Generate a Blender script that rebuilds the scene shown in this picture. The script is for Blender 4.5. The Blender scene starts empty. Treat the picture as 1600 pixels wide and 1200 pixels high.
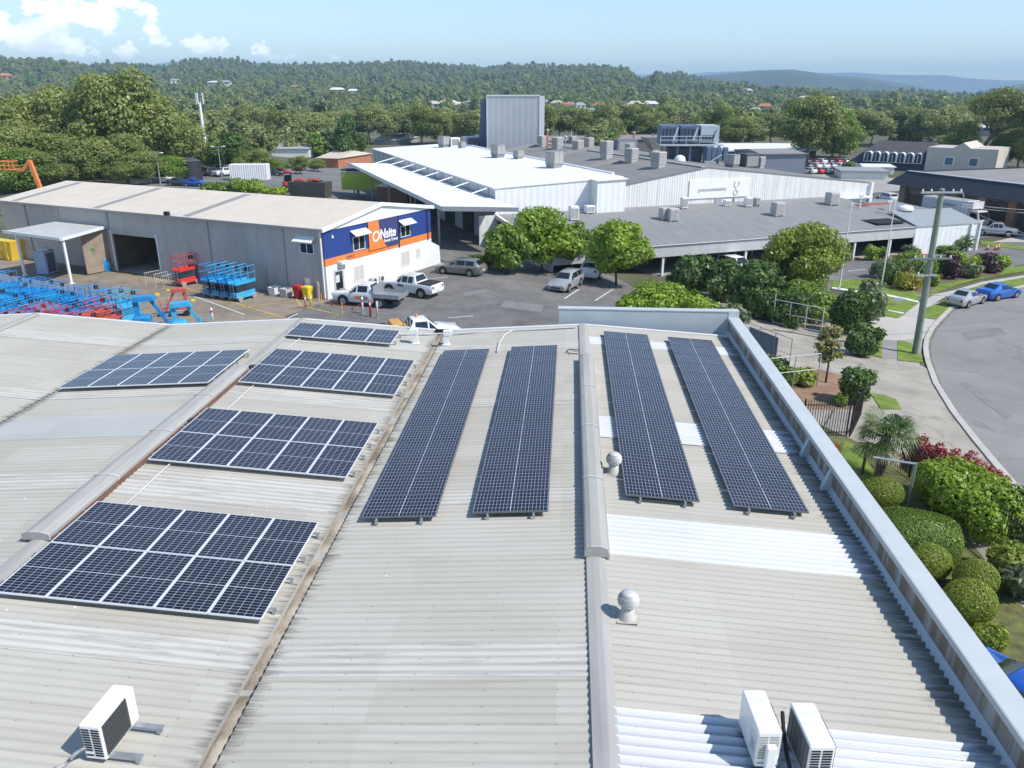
import bpy, bmesh, math, random
import numpy as np
from mathutils import Vector, Matrix
from mathutils.geometry import tessellate_polygon
SC = bpy.context.scene
COL = SC.collection
PI = math.pi
rad = math.radians
# ---------------------------------------------------------------- camera geometry (used to survey positions)
HC = 15.5; FPX = 1220.0; VPX, VPY = 893.0, 145.6
PITCH = math.atan((600 - VPY) / FPX); YAW = math.atan((VPX - 800) / math.hypot(600 - VPY, FPX))
_cp, _sp, _cy, _sy = math.cos(PITCH), math.sin(PITCH), math.cos(YAW), math.sin(YAW)
FW = Vector((-_sy*_cp, _cy*_cp, -_sp)); RT = Vector((_cy, _sy, 0)); UPV = RT.cross(FW)
CO = Vector((0, 0, HC))
def ray(x, y): return FW + RT*((x-800)/FPX) - UPV*((y-600)/FPX)
def at(x, y, z=0.0):
    d = ray(x, y); return CO + d*((z-HC)/d.z)
def atY(x, y, Y):
    d = ray(x, y); return CO + d*(Y/d.y)
def tt(X, Y): return (X + 4 + .6*(Y-62))/26
def ter(X, Y): return -2.4*min(1, max(0, tt(X, Y)))
def G(x, y, dz=0.0):
    z = 0.0
    for _ in range(40):
        p = at(x, y, z + dz); z = .5*z + .5*ter(p.x, p.y)
    return Vector((p.x, p.y, ter(p.x, p.y)))
def hgt(x, y, base):           # height of a picture point above a known base point
    return atY(x, y, base.y).z - base.z
# ---------------------------------------------------------------- materials
MATS = {}
def mat(name, col, rough=.6, metal=0.0, var=.12, scale=1.5, bump=0.0, bscale=20, col2=None, coord='Object', spec=.5, stretch=None, coat=0, trans=0, thr=None, emit=None, wear=0):
    if name in MATS: return MATS[name]
    m = bpy.data.materials.new(name); m.use_nodes = True
    nt = m.node_tree; N = nt.nodes; Lk = nt.links
    b = N['Principled BSDF']; b.inputs['Roughness'].default_value = rough; b.inputs['Metallic'].default_value = metal
    b.inputs['Specular IOR Level'].default_value = spec
    if coat: b.inputs['Coat Weight'].default_value = coat; b.inputs['Coat Roughness'].default_value = .05
    c4 = (*col, 1)
    tc = N.new('ShaderNodeTexCoord'); mp = N.new('ShaderNodeMapping'); Lk.new(tc.outputs[coord], mp.inputs[0])
    if stretch: mp.inputs['Scale'].default_value = stretch
    if var > 0 or col2:
        n = N.new('ShaderNodeTexNoise'); n.inputs['Scale'].default_value = scale; n.inputs['Detail'].default_value = 6; n.inputs['Roughness'].default_value = .62
        Lk.new(mp.outputs[0], n.inputs['Vector'])
        r = N.new('ShaderNodeValToRGB'); lo, hi = thr or (.3, .7)
        r.color_ramp.elements[0].position = lo; r.color_ramp.elements[1].position = hi
        r.color_ramp.elements[0].color = (*[max(0, c*(1-var)) for c in col], 1)
        r.color_ramp.elements[1].color = (*col2, 1) if col2 else (*[min(1, c*(1+var)) for c in col], 1)
        Lk.new(n.outputs['Fac'], r.inputs[0]); Lk.new(r.outputs[0], b.inputs['Base Color'])
    else: b.inputs['Base Color'].default_value = c4
    if wear and b.inputs['Base Color'].links:     # stains, patches and hairline cracks of worn paving
        nw = N.new('ShaderNodeTexNoise'); nw.inputs['Scale'].default_value = .55; nw.inputs['Detail'].default_value = 9; nw.inputs['Roughness'].default_value = .72; Lk.new(mp.outputs[0], nw.inputs['Vector'])
        rw = N.new('ShaderNodeValToRGB'); rw.color_ramp.elements[0].position = .33; rw.color_ramp.elements[1].position = .62; rw.color_ramp.elements[0].color = (1-wear,)*3+(1,); rw.color_ramp.elements[1].color = (1+wear*.25,)*3+(1,); Lk.new(nw.outputs['Fac'], rw.inputs[0])
        vo = N.new('ShaderNodeTexVoronoi'); vo.feature = 'DISTANCE_TO_EDGE'; vo.inputs['Scale'].default_value = .10
        wv = N.new('ShaderNodeVectorMath'); wv.operation = 'MULTIPLY_ADD'; nv = N.new('ShaderNodeTexNoise'); nv.inputs['Scale'].default_value = .5; nv.inputs['Detail'].default_value = 5; Lk.new(mp.outputs[0], nv.inputs['Vector']); Lk.new(nv.outputs['Color'], wv.inputs[0]); wv.inputs[1].default_value = (3,3,3); Lk.new(mp.outputs[0], wv.inputs[2]); Lk.new(wv.outputs[0], vo.inputs['Vector'])
        rc = N.new('ShaderNodeValToRGB'); rc.color_ramp.elements[0].position = .0; rc.color_ramp.elements[1].position = .014; rc.color_ramp.elements[0].color = (.80,.80,.80,1); rc.color_ramp.elements[1].color = (1,1,1,1); Lk.new(vo.outputs['Distance'], rc.inputs[0])
        src = b.inputs['Base Color'].links[0].from_socket
        for q in (rw.outputs[0], rc.outputs[0]):
            mm = N.new('ShaderNodeMix'); mm.data_type = 'RGBA'; mm.blend_type = 'MULTIPLY'; mm.inputs[0].default_value = 1; Lk.new(src, mm.inputs[6]); Lk.new(q, mm.inputs[7]); src = mm.outputs[2]
        Lk.new(src, b.inputs['Base Color'])
    if bump > 0:
        n2 = N.new('ShaderNodeTexNoise'); n2.inputs['Scale'].default_value = bscale; n2.inputs['Detail'].default_value = 4; Lk.new(mp.outputs[0], n2.inputs['Vector'])
        bp = N.new('ShaderNodeBump'); bp.inputs['Strength'].default_value = bump; bp.inputs['Distance'].default_value = .05
        Lk.new(n2.outputs['Fac'], bp.inputs['Height']); Lk.new(bp.outputs[0], b.inputs['Normal'])
    if emit: b.inputs['Emission Color'].default_value = (*emit, 1); b.inputs['Emission Strength'].default_value = 1
    MATS[name] = m; return m
def ribbed(name, col, pitch, axis='X', rough=.5, strength=.6, var=.06, metal=0, streak=None, dirt=.3):
    """painted ribbed sheet: ribs as bump along one local axis, optional dirt streaks"""
    if name in MATS: return MATS[name]
    m = mat(name, col, rough, metal, var, .6); nt = m.node_tree; N = nt.nodes; Lk = nt.links; b = N['Principled BSDF']
    tc = N.new('ShaderNodeTexCoord'); sp = N.new('ShaderNodeSeparateXYZ'); Lk.new(tc.outputs['Object'], sp.inputs[0])
    ml = N.new('ShaderNodeMath'); ml.operation = 'MULTIPLY'; ml.inputs[1].default_value = 2*PI/pitch; Lk.new(sp.outputs[axis], ml.inputs[0])
    sn = N.new('ShaderNodeMath'); sn.operation = 'SINE'; Lk.new(ml.outputs[0], sn.inputs[0])
    bp = N.new('ShaderNodeBump'); bp.inputs['Strength'].default_value = strength; bp.inputs['Distance'].default_value = pitch*.12
    Lk.new(sn.outputs[0], bp.inputs['Height']); Lk.new(bp.outputs[0], b.inputs['Normal'])
    if streak:
        mp = N.new('ShaderNodeMapping'); Lk.new(tc.outputs['Object'], mp.inputs[0]); mp.inputs['Scale'].default_value = streak[0]
        n = N.new('ShaderNodeTexNoise'); n.inputs['Scale'].default_value = 1; n.inputs['Detail'].default_value = 7; n.inputs['Roughness'].default_value = .65; Lk.new(mp.outputs[0], n.inputs['Vector'])
        rp = N.new('ShaderNodeValToRGB'); rp.color_ramp.elements[0].position = .42; rp.color_ramp.elements[1].position = .72
        Lk.new(n.outputs['Fac'], rp.inputs[0])
        mx = N.new('ShaderNodeMix'); mx.data_type = 'RGBA'; sc2 = N.new('ShaderNodeMath'); sc2.operation = 'MULTIPLY'; sc2.inputs[1].default_value = dirt
        Lk.new(rp.outputs[0], sc2.inputs[0]); Lk.new(sc2.outputs[0], mx.inputs[0])
        src = b.inputs['Base Color'].links[0].from_socket if b.inputs['Base Color'].links else None
        if src: Lk.new(src, mx.inputs[6])
        else: mx.inputs[6].default_value = (*col, 1)
        mx.inputs[7].default_value = (*streak[1], 1); Lk.new(mx.outputs[2], b.inputs['Base Color'])
    return m
def leafmat(name, a, b2, sc=.35, trans=.38):
    if name in MATS: return MATS[name]
    a = [c*1.75 for c in a]; b2 = [c*1.6 for c in b2]
    m = bpy.data.materials.new(name); m.use_nodes = True; nt = m.node_tree; N = nt.nodes; Lk = nt.links
    N.remove(N['Principled BSDF']); out = N['Material Output']
    at_ = N.new('ShaderNodeAttribute'); at_.attribute_name = 'tint'
    oi = N.new('ShaderNodeObjectInfo')
    ad = N.new('ShaderNodeMath'); ad.operation = 'MULTIPLY_ADD'; ad.inputs[1].default_value = .7; Lk.new(at_.outputs['Fac'], ad.inputs[0])
    rs = N.new('ShaderNodeMath'); rs.operation = 'MULTIPLY'; rs.inputs[1].default_value = .3; Lk.new(oi.outputs['Random'], rs.inputs[0]); Lk.new(rs.outputs[0], ad.inputs[2])
    r = N.new('ShaderNodeValToRGB'); r.color_ramp.elements[0].color = (*a, 1); r.color_ramp.elements[1].color = (*b2, 1)
    Lk.new(ad.outputs[0], r.inputs[0])
    d = N.new('ShaderNodeBsdfDiffuse'); t = N.new('ShaderNodeBsdfTranslucent'); g = N.new('ShaderNodeBsdfGlossy'); g.inputs['Roughness'].default_value = .45
    for s in (d, t): Lk.new(r.outputs[0], s.inputs['Color'])
    g.inputs['Color'].default_value = (.6, .65, .6, 1)
    m1 = N.new('ShaderNodeMixShader'); m1.inputs[0].default_value = trans; Lk.new(d.outputs[0], m1.inputs[1]); Lk.new(t.outputs[0], m1.inputs[2])
    m2 = N.new('ShaderNodeMixShader'); m2.inputs[0].default_value = .05; Lk.new(m1.outputs[0], m2.inputs[1]); Lk.new(g.outputs[0], m2.inputs[2])
    Lk.new(m2.outputs[0], out.inputs['Surface']); MATS[name] = m; return m
# ---------------------------------------------------------------- mesh builder
class MB:
    def __init__(s, xf=None): s.v = []; s.f = []; s.m = []; s.cm = 0; s.xf = xf
    def add(s, vs, fs):
        n = len(s.v); s.v += [tuple(v) for v in vs]; s.f += [tuple(i+n for i in f) for f in fs]; s.m += [s.cm]*len(fs); return s
    def hexa(s, p):   # 8 corner points: bottom 4 ccw, top 4 ccw
        return s.add(p, [(3,2,1,0),(4,5,6,7),(0,1,5,4),(1,2,6,5),(2,3,7,6),(3,0,4,7)])
    def box(s, x0, x1, y0, y1, z0, z1):
        return s.hexa([(x0,y0,z0),(x1,y0,z0),(x1,y1,z0),(x0,y1,z0),(x0,y0,z1),(x1,y0,z1),(x1,y1,z1),(x0,y1,z1)])
    def cbox(s, c, size, rz=0):
        hx, hy, hz = [q/2 for q in size]; ca, sa = math.cos(rz), math.sin(rz); P = []
        for dz in (-hz, hz):
            for dx, dy in ((-hx,-hy),(hx,-hy),(hx,hy),(-hx,hy)): P.append((c[0]+dx*ca-dy*sa, c[1]+dx*sa+dy*ca, c[2]+dz))
        return s.hexa(P)
    def bbox(s, c, size, r=.05, rz=0):   # box with chamfered upright and top edges
        hx, hy, hz = [q/2 for q in size]; ca, sa = math.cos(rz), math.sin(rz); rings = []
        for z, ins in ((-hz, 0), (hz-r, 0), (hz, r)):
            a, b = hx-ins, hy-ins; k = r
            rings.append([(c[0]+x*ca-y*sa, c[1]+x*sa+y*ca, c[2]+z) for x, y in ((-a+k,-b),(a-k,-b),(a,-b+k),(a,b-k),(a-k,b),(-a+k,b),(-a,b-k),(-a,-b+k))])
        return s.loft(rings)
    def loft(s, rings, closed=True, cap=True):
        n = len(rings[0]); vs = [p for r in rings for p in r]; fs = []
        for i in range(len(rings)-1):
            for j in range(n if closed else n-1):
                k = (j+1) % n; fs.append((i*n+j, i*n+k, (i+1)*n+k, (i+1)*n+j))
        if cap and closed:
            fs.append(tuple(range(n-1, -1, -1))); fs.append(tuple(range((len(rings)-1)*n, len(rings)*n)))
        return s.add(vs, fs)
    def quad(s, a, b, c, d): return s.add([a,b,c,d], [(0,1,2,3)])
    def poly(s, pts): return s.add(pts, [tuple(range(len(pts)))])
    def slab(s, pts, t):   # polygon (world pts) thickened downwards by t
        n = len(pts); lo = [(p[0],p[1],p[2]-t) for p in pts]
        return s.add(list(pts)+lo, [tuple(range(n)), tuple(range(2*n-1, n-1, -1))]+[(i, n+i, n+(i+1)%n, (i+1)%n) for i in range(n)])
    def prism(s, pts, z0, z1):
        return s.slab([(p[0], p[1], z1) for p in pts], z1-z0)
    def tube(s, p0, p1, r, n=8, r1=None):
        return s.path([p0, p1], [r, r1 if r1 is not None else r], n)
    def path(s, pts, r, n=6):
        pts = [Vector(p) for p in pts]; R = r if isinstance(r, (list, tuple)) else [r]*len(pts); rings = []; pu = None
        for i, p in enumerate(pts):
            d = (pts[min(i+1, len(pts)-1)] - pts[max(i-1, 0)]).normalized()
            u = d.cross(Vector((0,0,1)) if abs(d.z) < .95 else Vector((1,0,0))).normalized()
            if pu is not None:
                u2 = (pu - d*pu.dot(d));  u = u2.normalized() if u2.length > 1e-4 else u
            pu = u; w = d.cross(u)
            rings.append([p + (u*math.cos(2*PI*k/n) + w*math.sin(2*PI*k/n))*R[i] for k in range(n)])
        return s.loft(rings)
    def lathe(s, prof, c=(0,0,0), n=16):
        rings = [[(c[0]+r*math.cos(2*PI*k/n), c[1]+r*math.sin(2*PI*k/n), c[2]+z) for k in range(n)] for r, z in prof]
        return s.loft(rings)
    def disc(s, c, axis, r, t, n=16):
        a = Vector(axis).normalized(); return s.tube(Vector(c)-a*t/2, Vector(c)+a*t/2, r, n)
    def build(s, name, material, parent=None, loc=(0,0,0), smooth=False, rot=None, sharp=None):
        if s.xf: s.v = [s.xf(*v) for v in s.v]
        me = bpy.data.meshes.new(name); me.from_pydata(s.v, [], s.f)
        for m in (material if isinstance(material, (list, tuple)) else [material] if material else []): me.materials.append(m)
        if max(s.m, default=0) > 0: me.polygons.foreach_set('material_index', s.m)
        if smooth: me.polygons.foreach_set('use_smooth', [True]*len(s.f))
        me.update()
        if sharp: me.polygons.foreach_set('use_smooth', [True]*len(s.f)); me.set_sharp_from_angle(angle=rad(sharp))
        o = bpy.data.objects.new(name, me); COL.objects.link(o)
        o.location = loc
        if rot: o.rotation_euler = rot
        if parent: o.parent = parent
        return o
def npmesh(name, V, F, material, parent=None, tint=None, loc=(0,0,0)):
    V = np.asarray(V, np.float32); F = np.asarray(F, np.int32); k = F.shape[1]
    me = bpy.data.meshes.new(name); me.vertices.add(len(V)); me.vertices.foreach_set('co', V.ravel())
    me.loops.add(F.size); me.loops.foreach_set('vertex_index', F.ravel())
    me.polygons.add(len(F)); me.polygons.foreach_set('loop_start', np.arange(0, F.size, k, dtype=np.int32))
    me.update(calc_edges=True); me.validate()
    if tint is not None:
        a = me.attributes.new('tint', 'FLOAT', 'POINT'); a.data.foreach_set('value', np.asarray(tint, np.float32))
    me.materials.append(material); o = bpy.data.objects.new(name, me); COL.objects.link(o); o.location = loc
    if parent: o.parent = parent
    return o
def tag(o, label=None, cat=None, group=None, kind=None):
    if label: o['label'] = label
    if cat: o['category'] = cat
    if group: o['group'] = group
    if kind: o['kind'] = kind
    return o
def thing(name, label, cat, loc=(0,0,0), rz=0, group=None, rot=None):
    o = bpy.data.objects.new(name, None); COL.objects.link(o); o.location = loc
    o.rotation_euler = rot or (0, 0, rz); o.empty_display_size = .2
    return tag(o, label, cat, group)
def kids(o): return [c for c in KID.get(o.name, [])]
def dup(root, loc, rz=None, label=None, group=None, scale=None):
    """copy of a thing with its parts and sub-parts (shared mesh data)"""
    r = root.copy(); COL.objects.link(r); r.location = loc
    if rz is not None: r.rotation_euler = (0, 0, rz)
    if label: r['label'] = label
    if group: r['group'] = group
    if scale is not None: r.scale = scale if isinstance(scale, (tuple, list)) else (scale,)*3
    out = [r]
    for ch in root.children:
        c = ch.copy(); COL.objects.link(c); c.parent = r; out.append(c)
        for g in ch.children:
            d = g.copy(); COL.objects.link(d); d.parent = c; out.append(d)
    return r
def recolor(root, table):
    """table: part name stem -> material, set on the object so mesh data stays shared"""
    for c in [root] + list(root.children) + [g for k in root.children for g in k.children]:
        st = c.name.split('.')[0]
        if st in table and c.type == 'MESH':
            c.material_slots[0].link = 'OBJECT'; c.material_slots[0].material = table[st]
ORD = ['first','second','third','fourth','fifth','sixth','seventh','eighth','ninth','tenth','eleventh','twelfth','thirteenth','fourteenth','fifteenth','sixteenth','seventeenth','eighteenth','nineteenth','twentieth']
def nth(i):
    if i < 20: return ORD[i]
    n = i+1; return '%d%s' % (n, {1:'st',2:'nd',3:'rd'}.get(n % 10 if n % 100 not in (11,12,13) else 0, 'th'))
def text_mesh(name, body, size, material, parent, loc, rot, font_extrude=.01, align='CENTER', shear=0, xs=1, weight=0):
    cu = bpy.data.curves.new(name, 'FONT'); cu.body = body; cu.size = size; cu.align_x = align; cu.align_y = 'CENTER'; cu.extrude = font_extrude; cu.shear = shear; cu.offset = weight
    o = bpy.data.objects.new(name, cu); COL.objects.link(o); bpy.context.view_layer.update()
    me = bpy.data.meshes.new_from_object(o.evaluated_get(bpy.context.evaluated_depsgraph_get()))
    bpy.data.objects.remove(o); bpy.data.curves.remove(cu)
    me.name = name; me.materials.clear(); me.materials.append(material)
    o = bpy.data.objects.new(name, me); COL.objects.link(o); o.parent = parent; o.location = loc; o.rotation_euler = rot; o.scale = (xs, 1, 1); return o
def sheet(name, pts, z, material, kind='structure', px=True):
    """flat ground sheet from surveyed outline points, following the (piecewise flat) ground"""
    P = [G(*p) if px else Vector((p[0], p[1], 0)) for p in pts]
    bm = bmesh.new(); BV = [bm.verts.new((p.x, p.y, 0)) for p in P]
    for t3 in tessellate_polygon([[Vector((p.x, p.y, 0)) for p in P]]): bm.faces.new([BV[i] for i in t3])
    n = Vector((1, .6, 0)).normalized()
    for k in (0, 26):   # crease lines of the ground
        X = k - 4 + .6*62
        g = bm.verts[:] + bm.edges[:] + bm.faces[:]
        bmesh.ops.bisect_plane(bm, geom=g, plane_co=(X, 0, 0), plane_no=n)
    for v in bm.verts: v.co.z = ter(v.co.x, v.co.y) + z
    bmesh.ops.recalc_face_normals(bm, faces=bm.faces[:])
    for f in bm.faces:
        if f.normal.z < 0: f.normal_flip()
    me = bpy.data.meshes.new(name); bm.to_mesh(me); bm.free(); me.materials.append(material)
    o = bpy.data.objects.new(name, me); COL.objects.link(o); o['kind'] = kind; return o
def ribbon(name, pts, w, h, material, parent=None, z=0, px=True, base=True, build=True, mb=None):
    """strip of box section along a ground polyline"""
    P = [G(*p) if px else Vector((p[0], p[1], ter(p[0], p[1]))) for p in pts]
    Q = []
    for a, b in zip(P, P[1:]):
        n = max(1, int((b-a).length/1.5))
        for i in range(n): q = a.lerp(b, i/n); q.z = ter(q.x, q.y); Q.append(q)
    Q.append(P[-1]); m = mb or MB(); rings = []
    for i, q in enumerate(Q):
        d = (Q[min(i+1, len(Q)-1)] - Q[max(0, i-1)]); d.z = 0; d.normalize(); s = Vector((-d.y, d.x, 0))*(w/2)
        rings.append([q-s+Vector((0,0,z-.1)), q+s+Vector((0,0,z-.1)), q+s+Vector((0,0,z+h)), q-s+Vector((0,0,z+h))])
    m.loft(rings)
    return m.build(name, material, parent) if build else m
# ================================================================ MATERIAL SET
M_alu = mat('alu_frame', (.62,.63,.65), .35, .7, 0)
M_galv = mat('galvanised', (.42,.44,.46), .45, .6, .2, 8)
M_white = mat('white_paint', (.78,.78,.76), .45, 0, .05, 2)
M_white2 = mat('white_enamel', (.80,.80,.79), .3, 0, .03, 2)
M_black = mat('black_rubber', (.018,.018,.02), .8, 0, .2, 10)
M_dark = mat('dark_void', (.012,.012,.014), .9, 0, 0)
M_glass = mat('window_glass', (.02,.025,.03), .08, 0, 0, spec=.8)
M_concrete = mat('concrete', (.36,.33,.285), .85, 0, .16, .35, .3, 30)
M_asphalt = mat('asphalt', (.135,.135,.137), .9, 0, .16, .18, .4, 60)
M_grass = mat('grass', (.13,.21,.02), .95, 0, .35, .9, .8, 25, col2=(.23,.31,.04))
M_orange = mat('orange_paint', (.75,.22,.05), .5, 0, .05)
M_blue = mat('machine_blue', (.02,.24,.55), .4, 0, .15, 3)
M_red = mat('machine_red', (.55,.055,.045), .4, 0, .15, 3)
M_yellow = mat('yellow_paint', (.75,.5,.05), .5, 0, .1)
M_bark = mat('bark', (.10,.08,.06), .9, 0, .35, 4, .5, 15)
M_gumbark = mat('gum_bark', (.38,.33,.28), .85, 0, .3, 2, .3, 10)

# ================================================================ SETTING: ground, roads
def big_ground():
    g = sheet('ground', [(-1500,-60),(1500,-60),(1500,1100),(-1500,1100)], -.03,
        mat('ground_cover', (.07,.085,.035), .95, 0, .35, .05, .4, 4, col2=(.17,.15,.09), coord='Object'), px=False)
big_ground()
W = lambda *a: list(a)
# yard of the hire depot: concrete, oil-brown
yard_m = mat('yard_concrete', (.26,.215,.165), .85, 0, .22, .12, .3, 20, col2=(.33,.275,.205), wear=.3)
sheet('yard', W((-75,40),(-24.4,40),(-20.3,56.0),(-17,61),(-58,80),(-75,86)), .006, yard_m, px=False)
park_m = mat('car_park_asphalt', (.165,.158,.148), .88, 0, .18, .10, .4, 40, col2=(.205,.195,.18), wear=.32)
sheet('car_park', W((-24.4,34),(12,34),(12,52),(9,60),(5.5,75),(-2,92),(-10,110),(-26,140),(-40,150),(-60,150),(-58,120),(-42,118),(-12,75.5),(-20.3,56.0)), .012, park_m, px=False)
sheet('rear_yard', W((-80,112),(-42,112),(-30,135),(-12,205),(-80,205)), .004, mat('rear_yard_asphalt', (.17,.165,.155), .9, 0, .15, .1), px=False)
# right hand side: concrete apron, verge, street
apron_m = mat('apron_concrete', (.36,.325,.27), .88, 0, .14, .25, .3, 25, col2=(.42,.38,.315), wear=.22)
sheet('apron', W((7.3,4),(14.5,4),(15.2,22),(17.5,30),(26,30),(26,44),(24.5,53),(28.5,62),(40,66),(40,72),(12,72),(7.3,70)), .008, apron_m, px=False)
KERB = [(1640,818),(1582,757),(1560,732),(1525,690),(1490,645),(1462,600),(1450,567),(1446,545),(1448,530),(1456,514),(1469,499),(1486,482),(1520,470),(1577,453),(1605,446),(1700,420)]
def street():
    K = [G(*p) for p in KERB]
    pts = [(k.x, k.y) for k in K] + [(85, 92), (85, 30), (21.0, 18.0)]
    sheet('street', [(22.5, 6.0)] + pts[0:-1] + [(85, 6)], .014, mat('street_asphalt', (.235,.228,.215), .9, 0, .10, .12, .4, 50, col2=(.275,.265,.25), wear=.12), px=False)
    ribbon('kerb', KERB, .35, .10, mat('kerb_concrete', (.46,.43,.38), .85, 0, .15, .8)).__setitem__('kind', 'structure')
street()
z8 = lambda L: [(1300+x/5.333, 360+y/5.333) for x, y in L]
z4 = lambda L: [(1200+x/4, 480+y/4) for x, y in L]
def lawn(L, z=.045): sheet('grass_verge', L, z, M_grass)
lawn(z8([(375,700),(400,585),(440,550),(725,600),(600,700),(545,732)]))
lawn(z8([(0,430),(330,395),(500,470),(720,520),(820,540),(820,560),(720,590),(450,535),(220,505),(0,490)]))
lawn(z8([(780,650),(985,575),(1040,535),(1210,470),(1400,430),(1600,395),(1600,465),(1480,490),(1290,545),(1000,655),(865,742),(775,730)]))
lawn(z8([(815,545),(1000,470),(1180,420),(1420,375),(1600,345),(1600,300),(1420,310),(1400,370),(900,450),(830,500)]))
lawn(z8([(555,920),(665,945),(690,1030),(750,1045),(748,1078),(555,1067)]))
lawn(z8([(280,880),(415,915),(418,1067),(270,1000)]))
lawn(z4([(610,190),(712,205),(708,318),(600,295)]), .05)
lawn(z4([(810,215),(890,235),(910,290),(965,300),(965,350),(810,335)]), .05)
lawn(z4([(640,540),(720,550),(800,580),(835,640),(705,640)]))
lawn([(1320,690),(1345,700),(1365,740),(1400,770),(1360,800),(1310,720)])
lawn(z8([(1230,85),(1600,135),(1600,165),(1240,120)]))
# paths
sheet('path', z8([(600,703),(725,610),(840,545),(955,548),(800,642),(725,738)]), .028, mat('path_concrete', (.44,.42,.38), .85, 0, .1, .5))
sheet('path', z8([(820,540),(1000,505),(1250,430),(1600,375),(1600,395),(1250,455),(960,548)]), .03, MATS['path_concrete'])
sheet('path', z8([(0,475),(220,505),(450,533),(722,592),(722,604),(440,547),(220,520),(0,490)]), .05, M_white)
sheet('driveway', z8([(320,702),(545,737),(612,708),(860,747),(835,830),(800,905),(545,918),(420,910),(345,880)]), .020, mat('driveway_concrete', (.46,.435,.39), .85, 0, .08, .4))
sheet('path', z8([(418,912),(548,918),(553,1072),(418,1067)]), .024, mat('dark_slab', (.27,.25,.23), .9, 0, .2, .8))
# factory approach road and forecourt
sheet('factory_road', W((16,74),(27,77),(36,80.5),(48,88),(58,96),(90,112),(90,122),(62,112),(52,100.5),(37,94.5),(18,86),(12,82)), .012, mat('approach_asphalt', (.175,.17,.163), .9, 0, .12, .15, wear=.25), px=False)
sheet('shop_forecourt', W((46,101),(62,112),(90,124),(90,170),(40,150),(40,118)), .016, mat('forecourt_asphalt', (.12,.116,.11), .9, 0, .15, .1, wear=.25), px=False)
sheet('footway', W((54,104),(62,105),(95,118),(95,122.5),(62,111)), .03, MATS['path_concrete'], px=False)
sheet('car_yard', W((46,150),(75,168),(68,215),(40,215)), .01, mat('car_yard_gravel', (.33,.31,.28), .9, 0, .15, .3), px=False)
sheet('garden_bed', z8([(360,330),(500,470),(800,560),(1180,400),(1430,360),(1400,290),(1000,230),(700,290)]), .02, mat('bed_mulch', (.16,.11,.075), .95, 0, .3, 2, .5, 20))
sheet('garden_bed', z8([(0,270),(330,230),(800,215),(860,200),(860,180),(0,235)]), .04, mat('bark_mulch', (.24,.12,.08), .95, 0, .3, 2, .5, 20))
sheet('garden_bed', [(1225,600),(1262,572),(1330,590),(1340,640),(1250,640)], .02, mat('bare_earth', (.26,.16,.10), .95, 0, .3, 1.5, .5, 20))
sheet('garden_bed', W((7.4,4),(14.2,4),(14.8,20),(15.4,33),(12.5,38),(7.4,38)), .02, mat('leaf_litter', (.13,.10,.055), .95, 0, .4, 2, .6, 18, col2=(.17,.20,.05)), px=False)
for L in ([(495,590),(545,562),(618,580),(570,602)],[(690,548),(745,525),(815,540),(760,562)]):
    sheet('service_pit', z8(L), .056, mat('pit_lid', (.25,.255,.26), .7, .2, .15, 2))
sheet('service_pit', z8([(462,672),(472,668),(600,690),(590,698)]), .056, M_white)
for L in ([(1572,482),(1600,486),(1600,490),(1570,486)],[(1500,520),(1560,512),(1575,522),(1512,532)],[(1500,600),(1508,596),(1580,650),(1572,656)]):
    sheet('road_patch', L, .022, mat('patch_asphalt', (.205,.20,.19), .9, 0, .15, 1, .4, 50))
sheet('road_patch', [(790,470),(850,478),(845,488),(780,480)], .022, MATS['patch_asphalt']); sheet('road_patch', [(720,458),(760,452),(770,456),(728,463)], .022, MATS['patch_asphalt'])
ribbon('gutter_stain', [(x+5, y+2) for x, y in KERB[1:-2]], .28, -.088, mat('gutter_stain', (.17,.155,.135), .95, 0, .3, 1.5), z=.11).__setitem__('kind', 'structure')
# painted markings
mk_w = mat('line_white', (.62,.62,.60), .8, 0, .15, 3); mk_y = mat('line_yellow', (.62,.40,.08), .8, 0, .25, 2)
def line(a, b, w, m, px=True, z=.022):
    A, B = (G(*a), G(*b)) if px else (Vector((*a,0)), Vector((*b,0)))
    d = (B-A); d.z = 0; d.normalize(); s = Vector((-d.y, d.x, 0))*w/2
    sheet('road_marking', [tuple((A-s)[:2]), tuple((B-s)[:2]), tuple((B+s)[:2]), tuple((A+s)[:2])], z, m, px=False)
for a, b in (((882,467),(905,452)),((930,470),(958,452)),((600,455),(670,467)),((640,440),(700,433)),((435,505),(466,490)),((300,462),(382,492)),((700,497),(740,494))): line(a, b, .12, mk_w)
for a, b in (((230,432),(470,505)),((330,428),(490,455)),((455,455),(470,478)),((470,478),(530,492)),((380,480),(470,470)),((190,428),(235,432))): line(a, b, .12, mk_y)
line((1324,424),(1352,421), .15, mk_w)
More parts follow.
